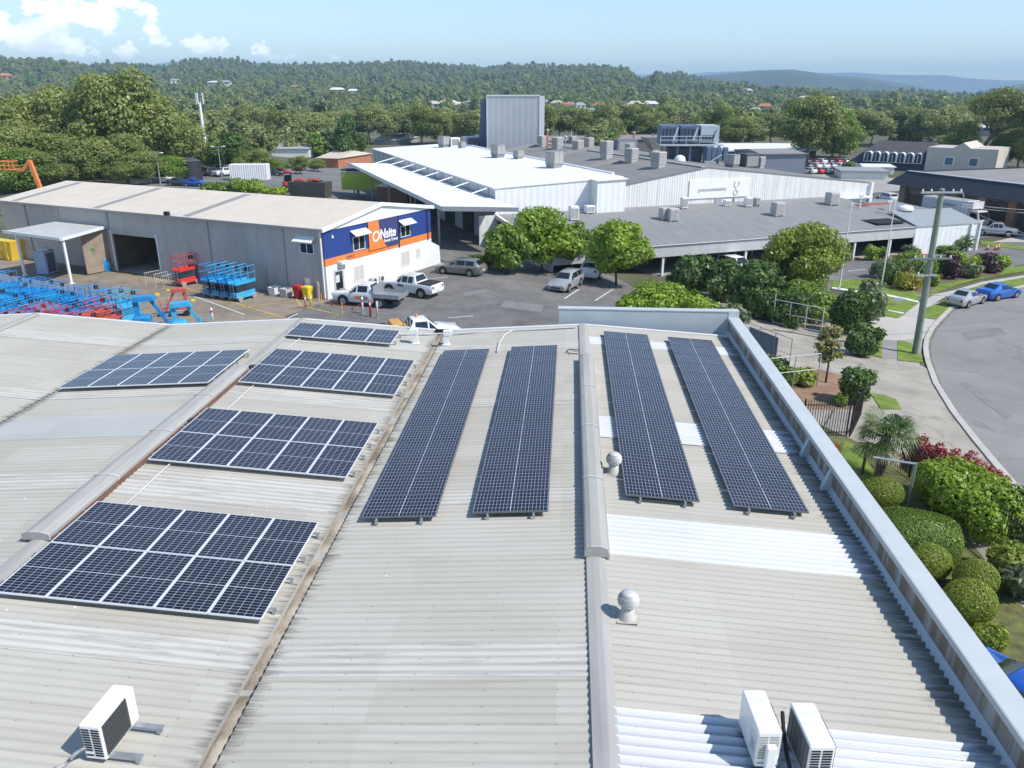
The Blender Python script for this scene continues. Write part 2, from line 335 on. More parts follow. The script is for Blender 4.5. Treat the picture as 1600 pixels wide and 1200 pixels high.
# ================================================================ MAIN WAREHOUSE (roof in the foreground)
ZR, SLP, XR, SPAN = 6.37, .0655, .75, 6.0
ROOF_Y0, ROOF_Y1 = -2.0, 31.75
PITCHW = .19
def zroof(X):
    t = (X-XR)/(2*SPAN); return ZR - SLP*abs(t-round(t))*2*SPAN
def roofpx(x, y, dz=0):
    z = 6.2
    for _ in range(12):
        p = at(x, y, z+dz); z = zroof(p.x)
    return Vector((p.x, p.y, z))
def sheetmat(name, col, col2, stain, amt, rough=.75, sc=(.25, 5, 1), spec=.3, valley=0):
    """aged corrugated sheet: per-sheet tone, streaks along the fall, dirt specks"""
    m = mat(name, col, rough, 0, 0, spec=spec); nt = m.node_tree; N = nt.nodes; Lk = nt.links; b = N['Principled BSDF']
    tc = N.new('ShaderNodeTexCoord'); sp = N.new('ShaderNodeSeparateXYZ'); Lk.new(tc.outputs['Object'], sp.inputs[0])
    dv = N.new('ShaderNodeMath'); dv.operation = 'DIVIDE'; dv.inputs[1].default_value = PITCHW*5; Lk.new(sp.outputs['Y'], dv.inputs[0])
    fl = N.new('ShaderNodeMath'); fl.operation = 'FLOOR'; Lk.new(dv.outputs[0], fl.inputs[0])
    dx = N.new('ShaderNodeMath'); dx.operation = 'DIVIDE'; dx.inputs[1].default_value = 3.05; Lk.new(sp.outputs['X'], dx.inputs[0])
    fx = N.new('ShaderNodeMath'); fx.operation = 'FLOOR'; Lk.new(dx.outputs[0], fx.inputs[0])
    cb = N.new('ShaderNodeCombineXYZ'); Lk.new(fl.outputs[0], cb.inputs[0]); Lk.new(fx.outputs[0], cb.inputs[1])
    wn = N.new('ShaderNodeTexWhiteNoise'); wn.noise_dimensions = '2D'; Lk.new(cb.outputs[0], wn.inputs['Vector'])
    mp = N.new('ShaderNodeMapping'); mp.inputs['Scale'].default_value = sc; Lk.new(tc.outputs['Object'], mp.inputs[0])
    n1 = N.new('ShaderNodeTexNoise'); n1.inputs['Scale'].default_value = 1; n1.inputs['Detail'].default_value = 8; n1.inputs['Roughness'].default_value = .68; Lk.new(mp.outputs[0], n1.inputs['Vector'])
    n3 = N.new('ShaderNodeTexNoise'); n3.inputs['Scale'].default_value = .35; n3.inputs['Detail'].default_value = 5; Lk.new(tc.outputs['Object'], n3.inputs['Vector'])
    a1 = N.new('ShaderNodeMath'); a1.operation = 'MULTIPLY_ADD'; a1.inputs[1].default_value = .45; Lk.new(wn.outputs['Value'], a1.inputs[0]); Lk.new(n3.outputs['Fac'], a1.inputs[2])
    r1 = N.new('ShaderNodeValToRGB'); r1.color_ramp.elements[0].position = .35; r1.color_ramp.elements[1].position = 1.0
    r1.color_ramp.elements[0].color = (*col, 1); r1.color_ramp.elements[1].color = (*col2, 1); Lk.new(a1.outputs[0], r1.inputs[0])
    r2 = N.new('ShaderNodeValToRGB'); r2.color_ramp.elements[0].position = .50; r2.color_ramp.elements[1].position = .78; Lk.new(n1.outputs['Fac'], r2.inputs[0])
    ml = N.new('ShaderNodeMath'); ml.operation = 'MULTIPLY'; ml.inputs[1].default_value = amt; Lk.new(r2.outputs[0], ml.inputs[0])
    # dirt line at each sheet lap
    fr = N.new('ShaderNodeMath'); fr.operation = 'FRACT'; Lk.new(dv.outputs[0], fr.inputs[0])
    lt = N.new('ShaderNodeMath'); lt.operation = 'LESS_THAN'; lt.inputs[1].default_value = .045; Lk.new(fr.outputs[0], lt.inputs[0])
    n4 = N.new('ShaderNodeTexNoise'); n4.inputs['Scale'].default_value = .9; Lk.new(tc.outputs['Object'], n4.inputs['Vector'])
    r4 = N.new('ShaderNodeValToRGB'); r4.color_ramp.elements[0].position = .40; r4.color_ramp.elements[1].position = .65; Lk.new(n4.outputs['Fac'], r4.inputs[0])
    l2 = N.new('ShaderNodeMath'); l2.operation = 'MULTIPLY'; Lk.new(lt.outputs[0], l2.inputs[0]); Lk.new(r4.outputs[0], l2.inputs[1])
    l3 = N.new('ShaderNodeMath'); l3.operation = 'MULTIPLY_ADD'; l3.inputs[1].default_value = .4; Lk.new(l2.outputs[0], l3.inputs[0]); Lk.new(ml.outputs[0], l3.inputs[2])
    mx = N.new('ShaderNodeMix'); mx.data_type = 'RGBA'; Lk.new(l3.outputs[0], mx.inputs[0]); Lk.new(r1.outputs[0], mx.inputs[6]); mx.inputs[7].default_value = (*stain, 1)
    # bird droppings and lichen specks
    vo = N.new('ShaderNodeTexVoronoi'); vo.inputs['Scale'].default_value = 1.1; Lk.new(tc.outputs['Object'], vo.inputs['Vector'])
    vl = N.new('ShaderNodeMath'); vl.operation = 'LESS_THAN'; vl.inputs[1].default_value = .035; Lk.new(vo.outputs['Distance'], vl.inputs[0])
    m2 = N.new('ShaderNodeMix'); m2.data_type = 'RGBA'; Lk.new(vl.outputs[0], m2.inputs[0]); Lk.new(mx.outputs[2], m2.inputs[6]); m2.inputs[7].default_value = (.66,.65,.62,1)
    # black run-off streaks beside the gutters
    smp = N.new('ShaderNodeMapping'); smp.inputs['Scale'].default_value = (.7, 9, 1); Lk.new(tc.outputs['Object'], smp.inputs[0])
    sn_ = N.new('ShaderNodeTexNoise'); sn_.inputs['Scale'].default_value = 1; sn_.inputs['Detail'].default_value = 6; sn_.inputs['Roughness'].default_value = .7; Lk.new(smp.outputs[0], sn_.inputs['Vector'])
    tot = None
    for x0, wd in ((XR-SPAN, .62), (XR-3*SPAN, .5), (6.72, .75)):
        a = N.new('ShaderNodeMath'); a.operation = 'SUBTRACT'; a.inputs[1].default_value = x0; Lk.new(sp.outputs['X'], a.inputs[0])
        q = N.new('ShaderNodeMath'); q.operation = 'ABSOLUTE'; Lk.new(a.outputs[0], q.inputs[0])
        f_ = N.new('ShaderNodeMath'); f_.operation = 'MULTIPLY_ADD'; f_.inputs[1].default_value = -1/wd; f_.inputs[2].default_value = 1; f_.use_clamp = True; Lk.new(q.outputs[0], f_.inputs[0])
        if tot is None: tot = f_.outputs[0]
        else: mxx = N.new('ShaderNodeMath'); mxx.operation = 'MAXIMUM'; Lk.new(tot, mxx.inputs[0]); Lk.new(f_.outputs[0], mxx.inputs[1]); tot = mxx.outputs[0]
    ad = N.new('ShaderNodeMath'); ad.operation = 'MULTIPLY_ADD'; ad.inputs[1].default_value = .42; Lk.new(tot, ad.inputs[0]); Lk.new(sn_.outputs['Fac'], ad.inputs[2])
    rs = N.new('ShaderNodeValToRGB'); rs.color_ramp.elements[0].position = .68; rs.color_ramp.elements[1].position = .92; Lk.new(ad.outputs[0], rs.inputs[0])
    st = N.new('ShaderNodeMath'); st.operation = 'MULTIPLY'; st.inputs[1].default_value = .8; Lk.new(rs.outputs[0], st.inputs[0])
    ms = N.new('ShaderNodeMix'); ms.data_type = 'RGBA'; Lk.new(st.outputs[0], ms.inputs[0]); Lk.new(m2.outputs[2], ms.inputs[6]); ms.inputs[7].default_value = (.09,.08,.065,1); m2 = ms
    if valley:       # rib shading put into the colour: pans between ribs painted darker
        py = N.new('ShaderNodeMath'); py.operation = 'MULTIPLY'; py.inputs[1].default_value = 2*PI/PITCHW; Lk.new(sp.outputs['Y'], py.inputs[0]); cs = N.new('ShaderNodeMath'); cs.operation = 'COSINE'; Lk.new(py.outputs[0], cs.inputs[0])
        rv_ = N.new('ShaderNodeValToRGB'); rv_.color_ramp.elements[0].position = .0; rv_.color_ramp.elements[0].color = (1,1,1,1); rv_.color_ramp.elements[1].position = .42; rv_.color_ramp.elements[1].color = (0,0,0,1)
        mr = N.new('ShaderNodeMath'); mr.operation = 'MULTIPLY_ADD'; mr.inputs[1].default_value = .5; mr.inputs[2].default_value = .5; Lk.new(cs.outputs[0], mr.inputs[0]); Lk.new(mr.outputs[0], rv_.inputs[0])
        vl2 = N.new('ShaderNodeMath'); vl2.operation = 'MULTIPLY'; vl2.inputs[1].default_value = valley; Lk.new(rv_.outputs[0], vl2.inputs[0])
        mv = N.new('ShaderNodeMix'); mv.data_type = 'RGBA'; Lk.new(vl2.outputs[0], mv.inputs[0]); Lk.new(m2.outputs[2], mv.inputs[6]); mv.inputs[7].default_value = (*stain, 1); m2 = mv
    # rows of fixing screws along the purlins
    def rowf(sock, per, w):
        a = N.new('ShaderNodeMath'); a.operation = 'DIVIDE'; a.inputs[1].default_value = per; Lk.new(sock, a.inputs[0])
        q = N.new('ShaderNodeMath'); q.operation = 'FRACT'; Lk.new(a.outputs[0], q.inputs[0]); l = N.new('ShaderNodeMath'); l.operation = 'LESS_THAN'; l.inputs[1].default_value = w/per; Lk.new(q.outputs[0], l.inputs[0]); return l.outputs[0]
    sw = N.new('ShaderNodeMath'); sw.operation = 'MULTIPLY'; Lk.new(rowf(sp.outputs['X'], 1.22, .035), sw.inputs[0]); Lk.new(rowf(sp.outputs['Y'], PITCHW*2, .035), sw.inputs[1])
    s3 = N.new('ShaderNodeMath'); s3.operation = 'MULTIPLY'; s3.inputs[1].default_value = .55; Lk.new(sw.outputs[0], s3.inputs[0])
    m3 = N.new('ShaderNodeMix'); m3.data_type = 'RGBA'; Lk.new(s3.outputs[0], m3.inputs[0]); Lk.new(m2.outputs[2], m3.inputs[6]); m3.inputs[7].default_value = (.16,.13,.10,1)
    Lk.new(m3.outputs[2], b.inputs['Base Color'])
    return m
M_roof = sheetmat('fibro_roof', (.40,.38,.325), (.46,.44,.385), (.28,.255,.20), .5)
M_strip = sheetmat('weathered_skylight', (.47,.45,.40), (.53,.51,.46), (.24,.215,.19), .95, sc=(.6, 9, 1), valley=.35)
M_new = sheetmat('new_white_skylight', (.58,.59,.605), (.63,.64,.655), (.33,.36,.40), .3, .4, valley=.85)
M_cap = mat('ridge_cap_grey', (.36,.35,.325), .92, 0, .14, .9, stretch=(3, .4, 1))
M_sand = mat('gutter_debris', (.29,.225,.155), .95, 0, .3, 1.2, .5, 18, col2=(.45,.385,.295), thr=(.35,.6))
M_rust = mat('rusty_vent_edge', (.16,.085,.06), .85, 0, .3, 5)
M_parw = mat('parapet_paint', (.44,.49,.52), .6, 0, .08, .8, stretch=(1, .3, 1))
WH = thing('warehouse', 'large industrial building under the camera with pale corrugated sawtooth roof and blue-grey parapet', 'warehouse', (0,0,0))
def corr(mb, xa, xb, ya, yb, dz=0, amp=.016, nseg=8, zf=None):
    zf = zf or zroof
    n = max(2, int(round((yb-ya)/PITCHW*nseg)))
    xs = [xa, (xa+xb)/2, xb]; V = []
    for i in range(n+1):
        y = ya + (yb-ya)*i/n
        for x in xs: V.append((x, y, zf(x)+dz+amp*math.cos(2*PI*y/PITCHW)))
    F = []
    for i in range(n):
        for j in (0, 1): a = i*3+j; F.append((a, a+1, a+4, a+3))
    mb.add(V, F)
def slope(name_, xa, xb, strips, amp=.012):
    mb = MB(); y = ROOF_Y0; base = 'roof_slope'
    for (a, b, m) in sorted(strips, key=lambda s: s[0]):
        corr(mb, xa, xb, y, a, amp=amp); y = b
    corr(mb, xa, xb, y, ROOF_Y1, amp=amp)
    r = mb.build(base, M_roof, WH, smooth=True)
    for (a, b, m) in strips:
        k = MB(); corr(k, xa, xb, a-.06, b+.06, .006, .042 if m is M_new else .012); o = k.build('skylight_sheet', m, r, smooth=True)
    return r
XV, XRL, XVL = XR-SPAN, XR-2*SPAN, XR-3*SPAN
old = [(10.66,11.46,M_strip),(16.6,17.2,M_strip),(22.95,23.8,M_strip),(28.7,29.5,M_strip),(4.6,5.4,M_strip)]
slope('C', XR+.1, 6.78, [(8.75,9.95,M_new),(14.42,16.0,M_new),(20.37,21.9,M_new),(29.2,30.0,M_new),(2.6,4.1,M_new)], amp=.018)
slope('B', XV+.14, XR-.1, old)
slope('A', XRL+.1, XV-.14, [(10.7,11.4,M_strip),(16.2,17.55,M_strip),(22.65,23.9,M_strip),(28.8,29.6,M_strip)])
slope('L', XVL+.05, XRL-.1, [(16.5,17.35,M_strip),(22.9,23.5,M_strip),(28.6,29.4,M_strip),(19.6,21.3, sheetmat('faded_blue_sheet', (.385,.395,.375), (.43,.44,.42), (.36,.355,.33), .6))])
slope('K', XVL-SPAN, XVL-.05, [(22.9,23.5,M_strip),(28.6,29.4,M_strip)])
slope('J', XVL-2*SPAN+.1, XVL-SPAN-.01, [])
# valley gutters
def gutter(X, w, m):
    g = MB(); z = zroof(X)
    g.box(X-w, X+w, ROOF_Y0, ROOF_Y1+.1, z-.16, z-.12); g.box(X-w-.02, X-w, ROOF_Y0, ROOF_Y1, z-.2, z-.03); g.box(X+w, X+w+.02, ROOF_Y0, ROOF_Y1, z-.2, z-.07)
    o = g.build('valley_gutter', M_cap, WH)
    random.seed(3); d = MB(); y = ROOF_Y0
    while y < ROOF_Y1-1:      # drifts of leaf litter and silt lying in the gutter
        ln = random.uniform(1.2, 3.2); n = 10; rows = []
        for i in range(n+1):
            yy = y+ln*i/n; h = .06*math.sin(PI*i/n)**.5+.002; k = random.uniform(.8, 1)
            rows.append([(X-w*.98, yy, z-.118), (X-w*.5, yy, z-.118+h*k), (X+w*.3, yy, z-.118+h*.8), (X+w*.98, yy, z-.118)])
        d.loft(rows, closed=False, cap=False); y += ln + random.uniform(.0, .5)
    d.build('silt', m, o, smooth=True)
gutter(XV, .15, M_sand); gutter(XVL, .07, mat('dark_silt', (.05,.045,.04), .95, 0, .3, 3))
# ridge cappings and ventilators
def cap(X, ya, yb, w=.20, lift=.035):
    m = MB(); R = []
    for y in (ya, yb): R.append([(X-w, y, zroof(X-w)+lift-.012), (X-w, y, zroof(X-w)+lift), (X-.05, y, ZR+lift+.012), (X+.05, y, ZR+lift+.012), (X+w, y, zroof(X+w)+lift-.018), (X+w, y, zroof(X+w)+lift-.03), (X, y, ZR+lift-.01)])
    m.loft(R); return m.build('ridge_cap', M_cap, WH)
for X in (XR, XRL, XVL-SPAN): 
    for a, b in ((ROOF_Y0, 8.3), (8.22, 14.4), (24.6, ROOF_Y1+.06)): cap(X, a, b, lift=.05+.004*(a > 8))
cap(XVL-SPAN, 14, 27)
def ridge_vent(X, ya, yb, w, h, edge):
    m = MB(); R = []
    for y in (ya, yb):
        z = ZR; R.append([(X-w, y, z+.06), (X-w, y, z+h*.72), (X-w*.86, y, z+h*.84), (X-w*.42, y, z+h), (X+w*.42, y, z+h), (X+w*.86, y, z+h*.84), (X+w, y, z+h*.72), (X+w, y, z+.06)])
    m.loft(R); o = m.build('ridge_ventilator', M_cap, WH)
    e = MB(); e.box(X+w, X+w+.05, ya+.05, yb-.05, zroof(X+w)-.02, ZR+h*.42); e.build('vent_opening', edge, o)
    for k in range(5):
        b = MB(); y = ya + (yb-ya)*k/4
        b.loft([[(X+(w+.004)*cx, yy, ZR+.062+(h-.058)*cz) for cx, cz in ((-1,0),(-1,.72),(-.86,.85),(-.42,1.03),(.42,1.03),(.86,.85),(1,.72),(1,0))] for yy in (y-.04 if k else y, y+.04)], closed=False, cap=False)
        b.build('joint_band', mat('lap_band', (.46,.45,.43), .8, 0, .1), o)
    f = MB(); f.box(X-w-.14, X-w+.02, ya, yb, ZR-.1, ZR-.02); f.build('vent_flashing', M_cap, o)
ridge_vent(XR, 14.1, 27.0, .24, .29, M_cap)
ridge_vent(XRL-.08, 13.9, 25.0, .31, .24, M_rust)
# verge trim along the far gables, walls below
v = MB()
for i in range(-3, 1):
    for sgn in (-1, 1):
        xa = XR + 2*SPAN*i; xb = xa + sgn*SPAN
        if xb > 6.9: xb = 6.9
        if xa < -34: continue
        a, b = (xa, xb) if xa < xb else (xb, xa)
        v.hexa([(a, ROOF_Y1-.12, zroof(a)-.22), (b, ROOF_Y1-.12, zroof(b)-.22), (b, ROOF_Y1+.05, zroof(b)-.22), (a, ROOF_Y1+.05, zroof(a)-.22),
                (a, ROOF_Y1-.12, zroof(a)+.055), (b, ROOF_Y1-.12, zroof(b)+.055), (b, ROOF_Y1+.05, zroof(b)+.055), (a, ROOF_Y1+.05, zroof(a)+.055)])
v.build('verge_trim', mat('verge_white', (.66,.66,.64), .5, 0, .08), WH)
wl = MB(); wl.box(-40, 6.95, ROOF_Y1-.35, ROOF_Y1-.13, -.2, 5.75); wl.box(7.05, 7.2, -6, 32.6, -.3, 6.4)
wl.build('wall', mat('block_wall', (.42,.42,.40), .8, 0, .1, 1), WH)
# parapet: upstand, stained lining, flashing, coping, stiffeners
pr = thing('parapet', 'blue-grey metal parapet wall with wide coping along right and far edge of the foreground roof', 'parapet'); pr.parent = WH; del pr['label']; del pr['category']
u = MB(); u.box(6.86, 7.04, -6, 32.4, 5.6, 6.58); u.box(-.3, 7.04, 32.4, 32.62, 5.6, 6.86)
u.build('upstand', mat('parapet_stained', (.44,.46,.47), .75, 0, .2, 1, stretch=(1, 2.2, .16), col2=(.19,.145,.105), thr=(.36,.54)), pr)
f = MB()
f.loft([[(6.60, y, 5.935), (6.72, y, 5.95), (6.80, y, 6.02), (6.84, y, 6.11), (6.858, y, 6.11), (6.858, y, 5.80), (6.60, y, 5.80)] for y in (-6, 32.38)])
f.box(-.3, 6.84, 32.36, 32.398, 5.7, 6.85)
f.build('flashing', M_parw, pr)
c = MB(); c.box(6.82, 7.26, -6, 32.75, 6.60, 6.66); c.box(6.80, 6.82, -6, 32.33, 6.53, 6.655); c.box(-.34, 6.815, 32.34, 32.72, 6.87, 6.92); c.box(6.822, 7.26, 32.34, 32.76, 6.665, 6.92); c.box(7.245, 7.265, -6, 32.3, 6.45, 6.655)
c.build('coping', mat('coping_blue_grey', (.47,.50,.51), .55, 0, .05, 1.5), pr)
for y in (20.3, 18.35, 9.0, 6.2):
    s = MB(); s.hexa([(6.60,y-.09,5.95),(6.87,y-.09,5.95),(6.87,y+.09,5.95),(6.60,y+.09,5.95),(6.80,y-.07,6.55),(6.87,y-.07,6.55),(6.87,y+.07,6.55),(6.80,y+.07,6.55)])
    s.build('stiffener', M_parw, pr)
# ---------------------------------------------------------------- solar arrays
PW, PL, GAP = 1.04, 1.765, .018
def cellmat():
    m = mat('solar_cells', (.010,.012,.028), .14, 0, 0, spec=.42); nt = m.node_tree; N = nt.nodes; Lk = nt.links; b = N['Principled BSDF']
    tc = N.new('ShaderNodeTexCoord'); sp = N.new('ShaderNodeSeparateXYZ'); Lk.new(tc.outputs['Object'], sp.inputs[0])
    def f(out, cell, w, off=0):
        a = N.new('ShaderNodeMath'); a.operation = 'MULTIPLY_ADD'; a.inputs[1].default_value = 1/cell; a.inputs[2].default_value = off; Lk.new(out, a.inputs[0])
        q = N.new('ShaderNodeMath'); q.operation = 'FRACT'; Lk.new(a.outputs[0], q.inputs[0])
        d = N.new('ShaderNodeMath'); d.operation = 'PINGPONG'; d.inputs[1].default_value = .5; Lk.new(q.outputs[0], d.inputs[0])
        l = N.new('ShaderNodeMath'); l.operation = 'LESS_THAN'; l.inputs[1].default_value = w/cell/2; Lk.new(d.outputs[0], l.inputs[0]); return l.outputs[0]
    # local x: 0..PW (6 cells), y: 0..PL (2 x 10 half cells with a wider gap at mid length)
    lx = f(sp.outputs['X'], (PW-.04)/6, .0078, -.02/((PW-.04)/6)); ly = f(sp.outputs['Y'], (PL-.05)/20, .0062, -.025/((PL-.05)/20))
    md = N.new('ShaderNodeMath'); md.operation = 'COMPARE'; md.inputs[1].default_value = PL/2; md.inputs[2].default_value = .010; Lk.new(sp.outputs['Y'], md.inputs[0])
    mx1 = N.new('ShaderNodeMath'); mx1.operation = 'MAXIMUM'; Lk.new(lx, mx1.inputs[0]); Lk.new(ly, mx1.inputs[1])
    mx2 = N.new('ShaderNodeMath'); mx2.operation = 'MAXIMUM'; Lk.new(mx1.outputs[0], mx2.inputs[0]); Lk.new(md.outputs[0], mx2.inputs[1])
    oi = N.new('ShaderNodeObjectInfo'); rr = N.new('ShaderNodeValToRGB'); rr.color_ramp.elements[0].color = (.008,.0095,.021,1); rr.color_ramp.elements[1].color = (.015,.016,.033,1); Lk.new(oi.outputs['Random'], rr.inputs[0])
    mix = N.new('ShaderNodeMix'); mix.data_type = 'RGBA'; Lk.new(mx2.outputs[0], mix.inputs[0]); Lk.new(rr.outputs[0], mix.inputs[6]); mix.inputs[7].default_value = (.46,.48,.53,1)
    Lk.new(mix.outputs[2], b.inputs['Base Color']); return m
M_fr = mat('panel_frame', (.74,.75,.77), .4, .15, 0)
M_cell = cellmat()
fr = MB(); t = .035
fr.box(0, PW, 0, .014, -t, .003); fr.box(0, PW, PL-.014, PL, -t, .003); fr.box(0, .022, .014, PL-.014, -t, .003); fr.box(PW-.022, PW, .014, PL-.014, -t, .003); fr.box(.022, PW-.022, .022, PL-.022, -t+.004, -t+.008)
PF = None; PG = None
M_frd = mat('panel_frame_dark', (.16,.165,.18), .4, .3, 0)
def panel(parent, x, y, land):
    """one framed module; land = long side across"""
    global PF, PG
    if PF is None:
        PF = fr.build('solar_panel', M_fr, parent); PG = MB().quad((.021,.013,0),(PW-.021,.013,0),(PW-.021,PL-.013,0),(.021,PL-.013,0)).build('cell_glass', M_cell, PF); a, b = PF, PG
    else:
        a = PF.copy(); COL.objects.link(a); a.parent = parent; b = PG.copy(); COL.objects.link(b); b.parent = a
    a.location = (x, y, 0); a.rotation_euler = (0, 0, 0)
    a.material_slots[0].link = 'OBJECT'; a.material_slots[0].material = M_frd if land else M_fr
    if land: a.rotation_euler = (0, 0, PI/2); a.location = (x+PL, y, 0)
def array(label, x0, y0, nx, ny, land=False, up=.15, sgn=1):
    """sgn +1: roof rises towards +x"""
    ang = math.atan(SLP)*sgn
    o = thing('solar_array', label, 'solar panels', (x0, y0, zroof(x0)+up+.03), group='solar arrays on the foreground roof', rot=(0, -ang, 0))
    dx, dy = (PL+GAP, PW+GAP) if land else (PW+GAP, PL+GAP)
    for j in range(ny):
        for i in range(nx): panel(o, i*dx, j*dy, land)
    Wd, Ln = nx*dx, ny*dy
    def B_(n, *a): return MB().box(*a).build(n, M_galv, o)
    if land:
        for fx in (.2, .8):
            B_('mounting_rail', fx*Wd-.02, fx*Wd+.02, -.10, Ln+.1, -.075, -.036); B_('rail_foot', fx*Wd-.03, fx*Wd+.03, -.09, -.03, -.16, -.076); B_('rail_foot', fx*Wd-.03, fx*Wd+.03, Ln+.03, Ln+.09, -.16, -.076)
    else:
        for j in range(ny):
            for fy in (.22, .78): B_('mounting_rail', -.12, Wd+.12, (j+fy)*dy-.02, (j+fy)*dy+.02, -.075, -.036); B_('rail_foot', Wd+.04, Wd+.10, (j+fy)*dy-.03, (j+fy)*dy+.03, -.16, -.076)
    return o
array('nearest ten-panel solar array, beside the valley gutter at the bottom left', -10.86, 11.93, 5, 2, sgn=-1)
array('ten-panel solar array second from the camera, left of the valley gutter', -10.83, 17.77, 5, 2, sgn=-1)
array('ten-panel solar array third from the camera, left of the valley gutter', -10.83, 23.67, 5, 2, sgn=-1)
array('short strip of four solar panels at the far end left of the gutter', -11.05, 28.95, 4, 1, sgn=-1)
p0_ = roofpx(90, 609); array('solar array on the far left roof slope, beyond the long rusty ridge ventilator', -17.05, 23.5, 5, 2, up=.16)
array('long solar strip nearest the valley gutter, leftmost of the four strips', -4.66, 15.75, 1, 12, True)
array('long solar strip just left of the grey central ridge ventilator', -2.06, 15.87, 1, 12, True)
array('long solar strip just right of the central ridge ventilator and turbine vents', 1.53, 16.75, 1, 13, True, sgn=-1)
array('long solar strip closest to the blue-grey parapet, rightmost of the four strips', 4.09, 16.7, 1, 13, True, sgn=-1)
# conduits between arrays
def conduit(label, pts, r=.022, m=None):
    mb = MB(); mb.path([Vector((x, y, zroof(x)+.05)) for x, y in pts], r, 6); return tag(mb.build('conduit', m or mat('conduit_grey', (.56,.55,.52), .6, 0, .1)), label, 'conduit', 'cable conduits on the roof')
conduit('pale cable conduit between the nearest and second array left of the gutter', [(-10.3,15.3),(-10.3,17.9)])
conduit('pale cable conduit between the second and third array left of the gutter', [(-10.35,21.2),(-10.35,23.8)])
conduit('pale cable conduit from the third array up to the short four-panel strip', [(-10.6,27.2),(-10.5,29.1)])
conduit('pale cable conduit crossing the far end of the roof along the gable', [(-7,30.6),(-6,30.9),(-3.2,31.2),(.4,31.3)], .03)
conduit('pale cable conduit curving down from the far gable toward the second solar strip', [(-2.2,31.3),(-2.5,30.6),(-2.62,29.6),(-2.6,28.4)], .03)
def box_small(label, x, y, sz, m):
    b = MB(); b.bbox((0,0,sz[2]/2), sz, .02); b.box(-sz[0]*.3, sz[0]*.3, -sz[1]*.52, -sz[1]*.5, .02, sz[2]*.8); return tag(b.build('junction_box', m, loc=(x, y, zroof(x)+.03)), label, 'junction box')
box_small('small black isolator box beside the long left ridge ventilator', -10.85, 20.45, (.32,.22,.14), mat('black_plastic', (.03,.03,.032), .5, 0, 0))
box_small('small black isolator box left of the third array, near the end of the ventilator', -10.95, 25.3, (.30,.2,.13), MATS['black_plastic'])
# silver tail cable by the central ridge
conduit('short black cable loop lying on the far end of the central ridge', [(.5,28.2),(.15,28.35),(.05,28.1),(.2,27.8),(.48,27.75)], .018, M_black)
# ---------------------------------------------------------------- turbine ventilators
M_cap2 = mat('throat_beige', (.50,.48,.44), .6, .1, .1, 4)
def turbine(label, x, y):
    z = zroof(x); o = thing('turbine_vent', label, 'roof vent', (x, y, z), group='turbine vents on the roof')
    th = MB(); th.lathe([(.24,-.05),(.24,.04),(.17,.12),(.165,.34)], n=20); th.build('throat', M_cap2, o, smooth=True)
    fl = MB(); fl.box(-.27,.27,-.27,.27,.020,.026); fl.build('base_flashing', M_roof, o); o.scale = (.76,.76,.78)
    r = MB(); n = 22; prof = [(.17,0),(.235,.07),(.255,.16),(.235,.26),(.16,.35)]
    for k in range(n):
        a0 = 2*PI*k/n
        for q in range(4):
            P = []
            for i, da in ((q, 0), (q, 2*PI/n*.72), (q+1, 2*PI/n*.72), (q+1, 0)):
                rr, zz = prof[i]; a = a0 + da + .32*i; rr += .018*(da > 0); P.append((rr*math.cos(a), rr*math.sin(a), .34+zz))
            r.add(P, [(0,1,2,3)])
    r.build('vane', mat('bright_aluminium', (.52,.52,.50), .5, .1, .08, 5), o)
    i_ = MB(); i_.lathe([(.14,.34),(.2,.42),(.215,.5),(.2,.6),(.13,.68)], n=14); i_.build('inner_void', M_dark, o)
    c_ = MB(); c_.lathe([(.175,.675),(.17,.70),(.1,.735),(.0001,.745)], n=20); c_.build('crown_cap', MATS['bright_aluminium'], o, smooth=True)
turbine('turbine roof vent nearest the camera, standing alone right of the central ridge', 1.28, 12.25)
turbine('turbine roof vent tucked against the third long solar strip', 1.32, 18.2)
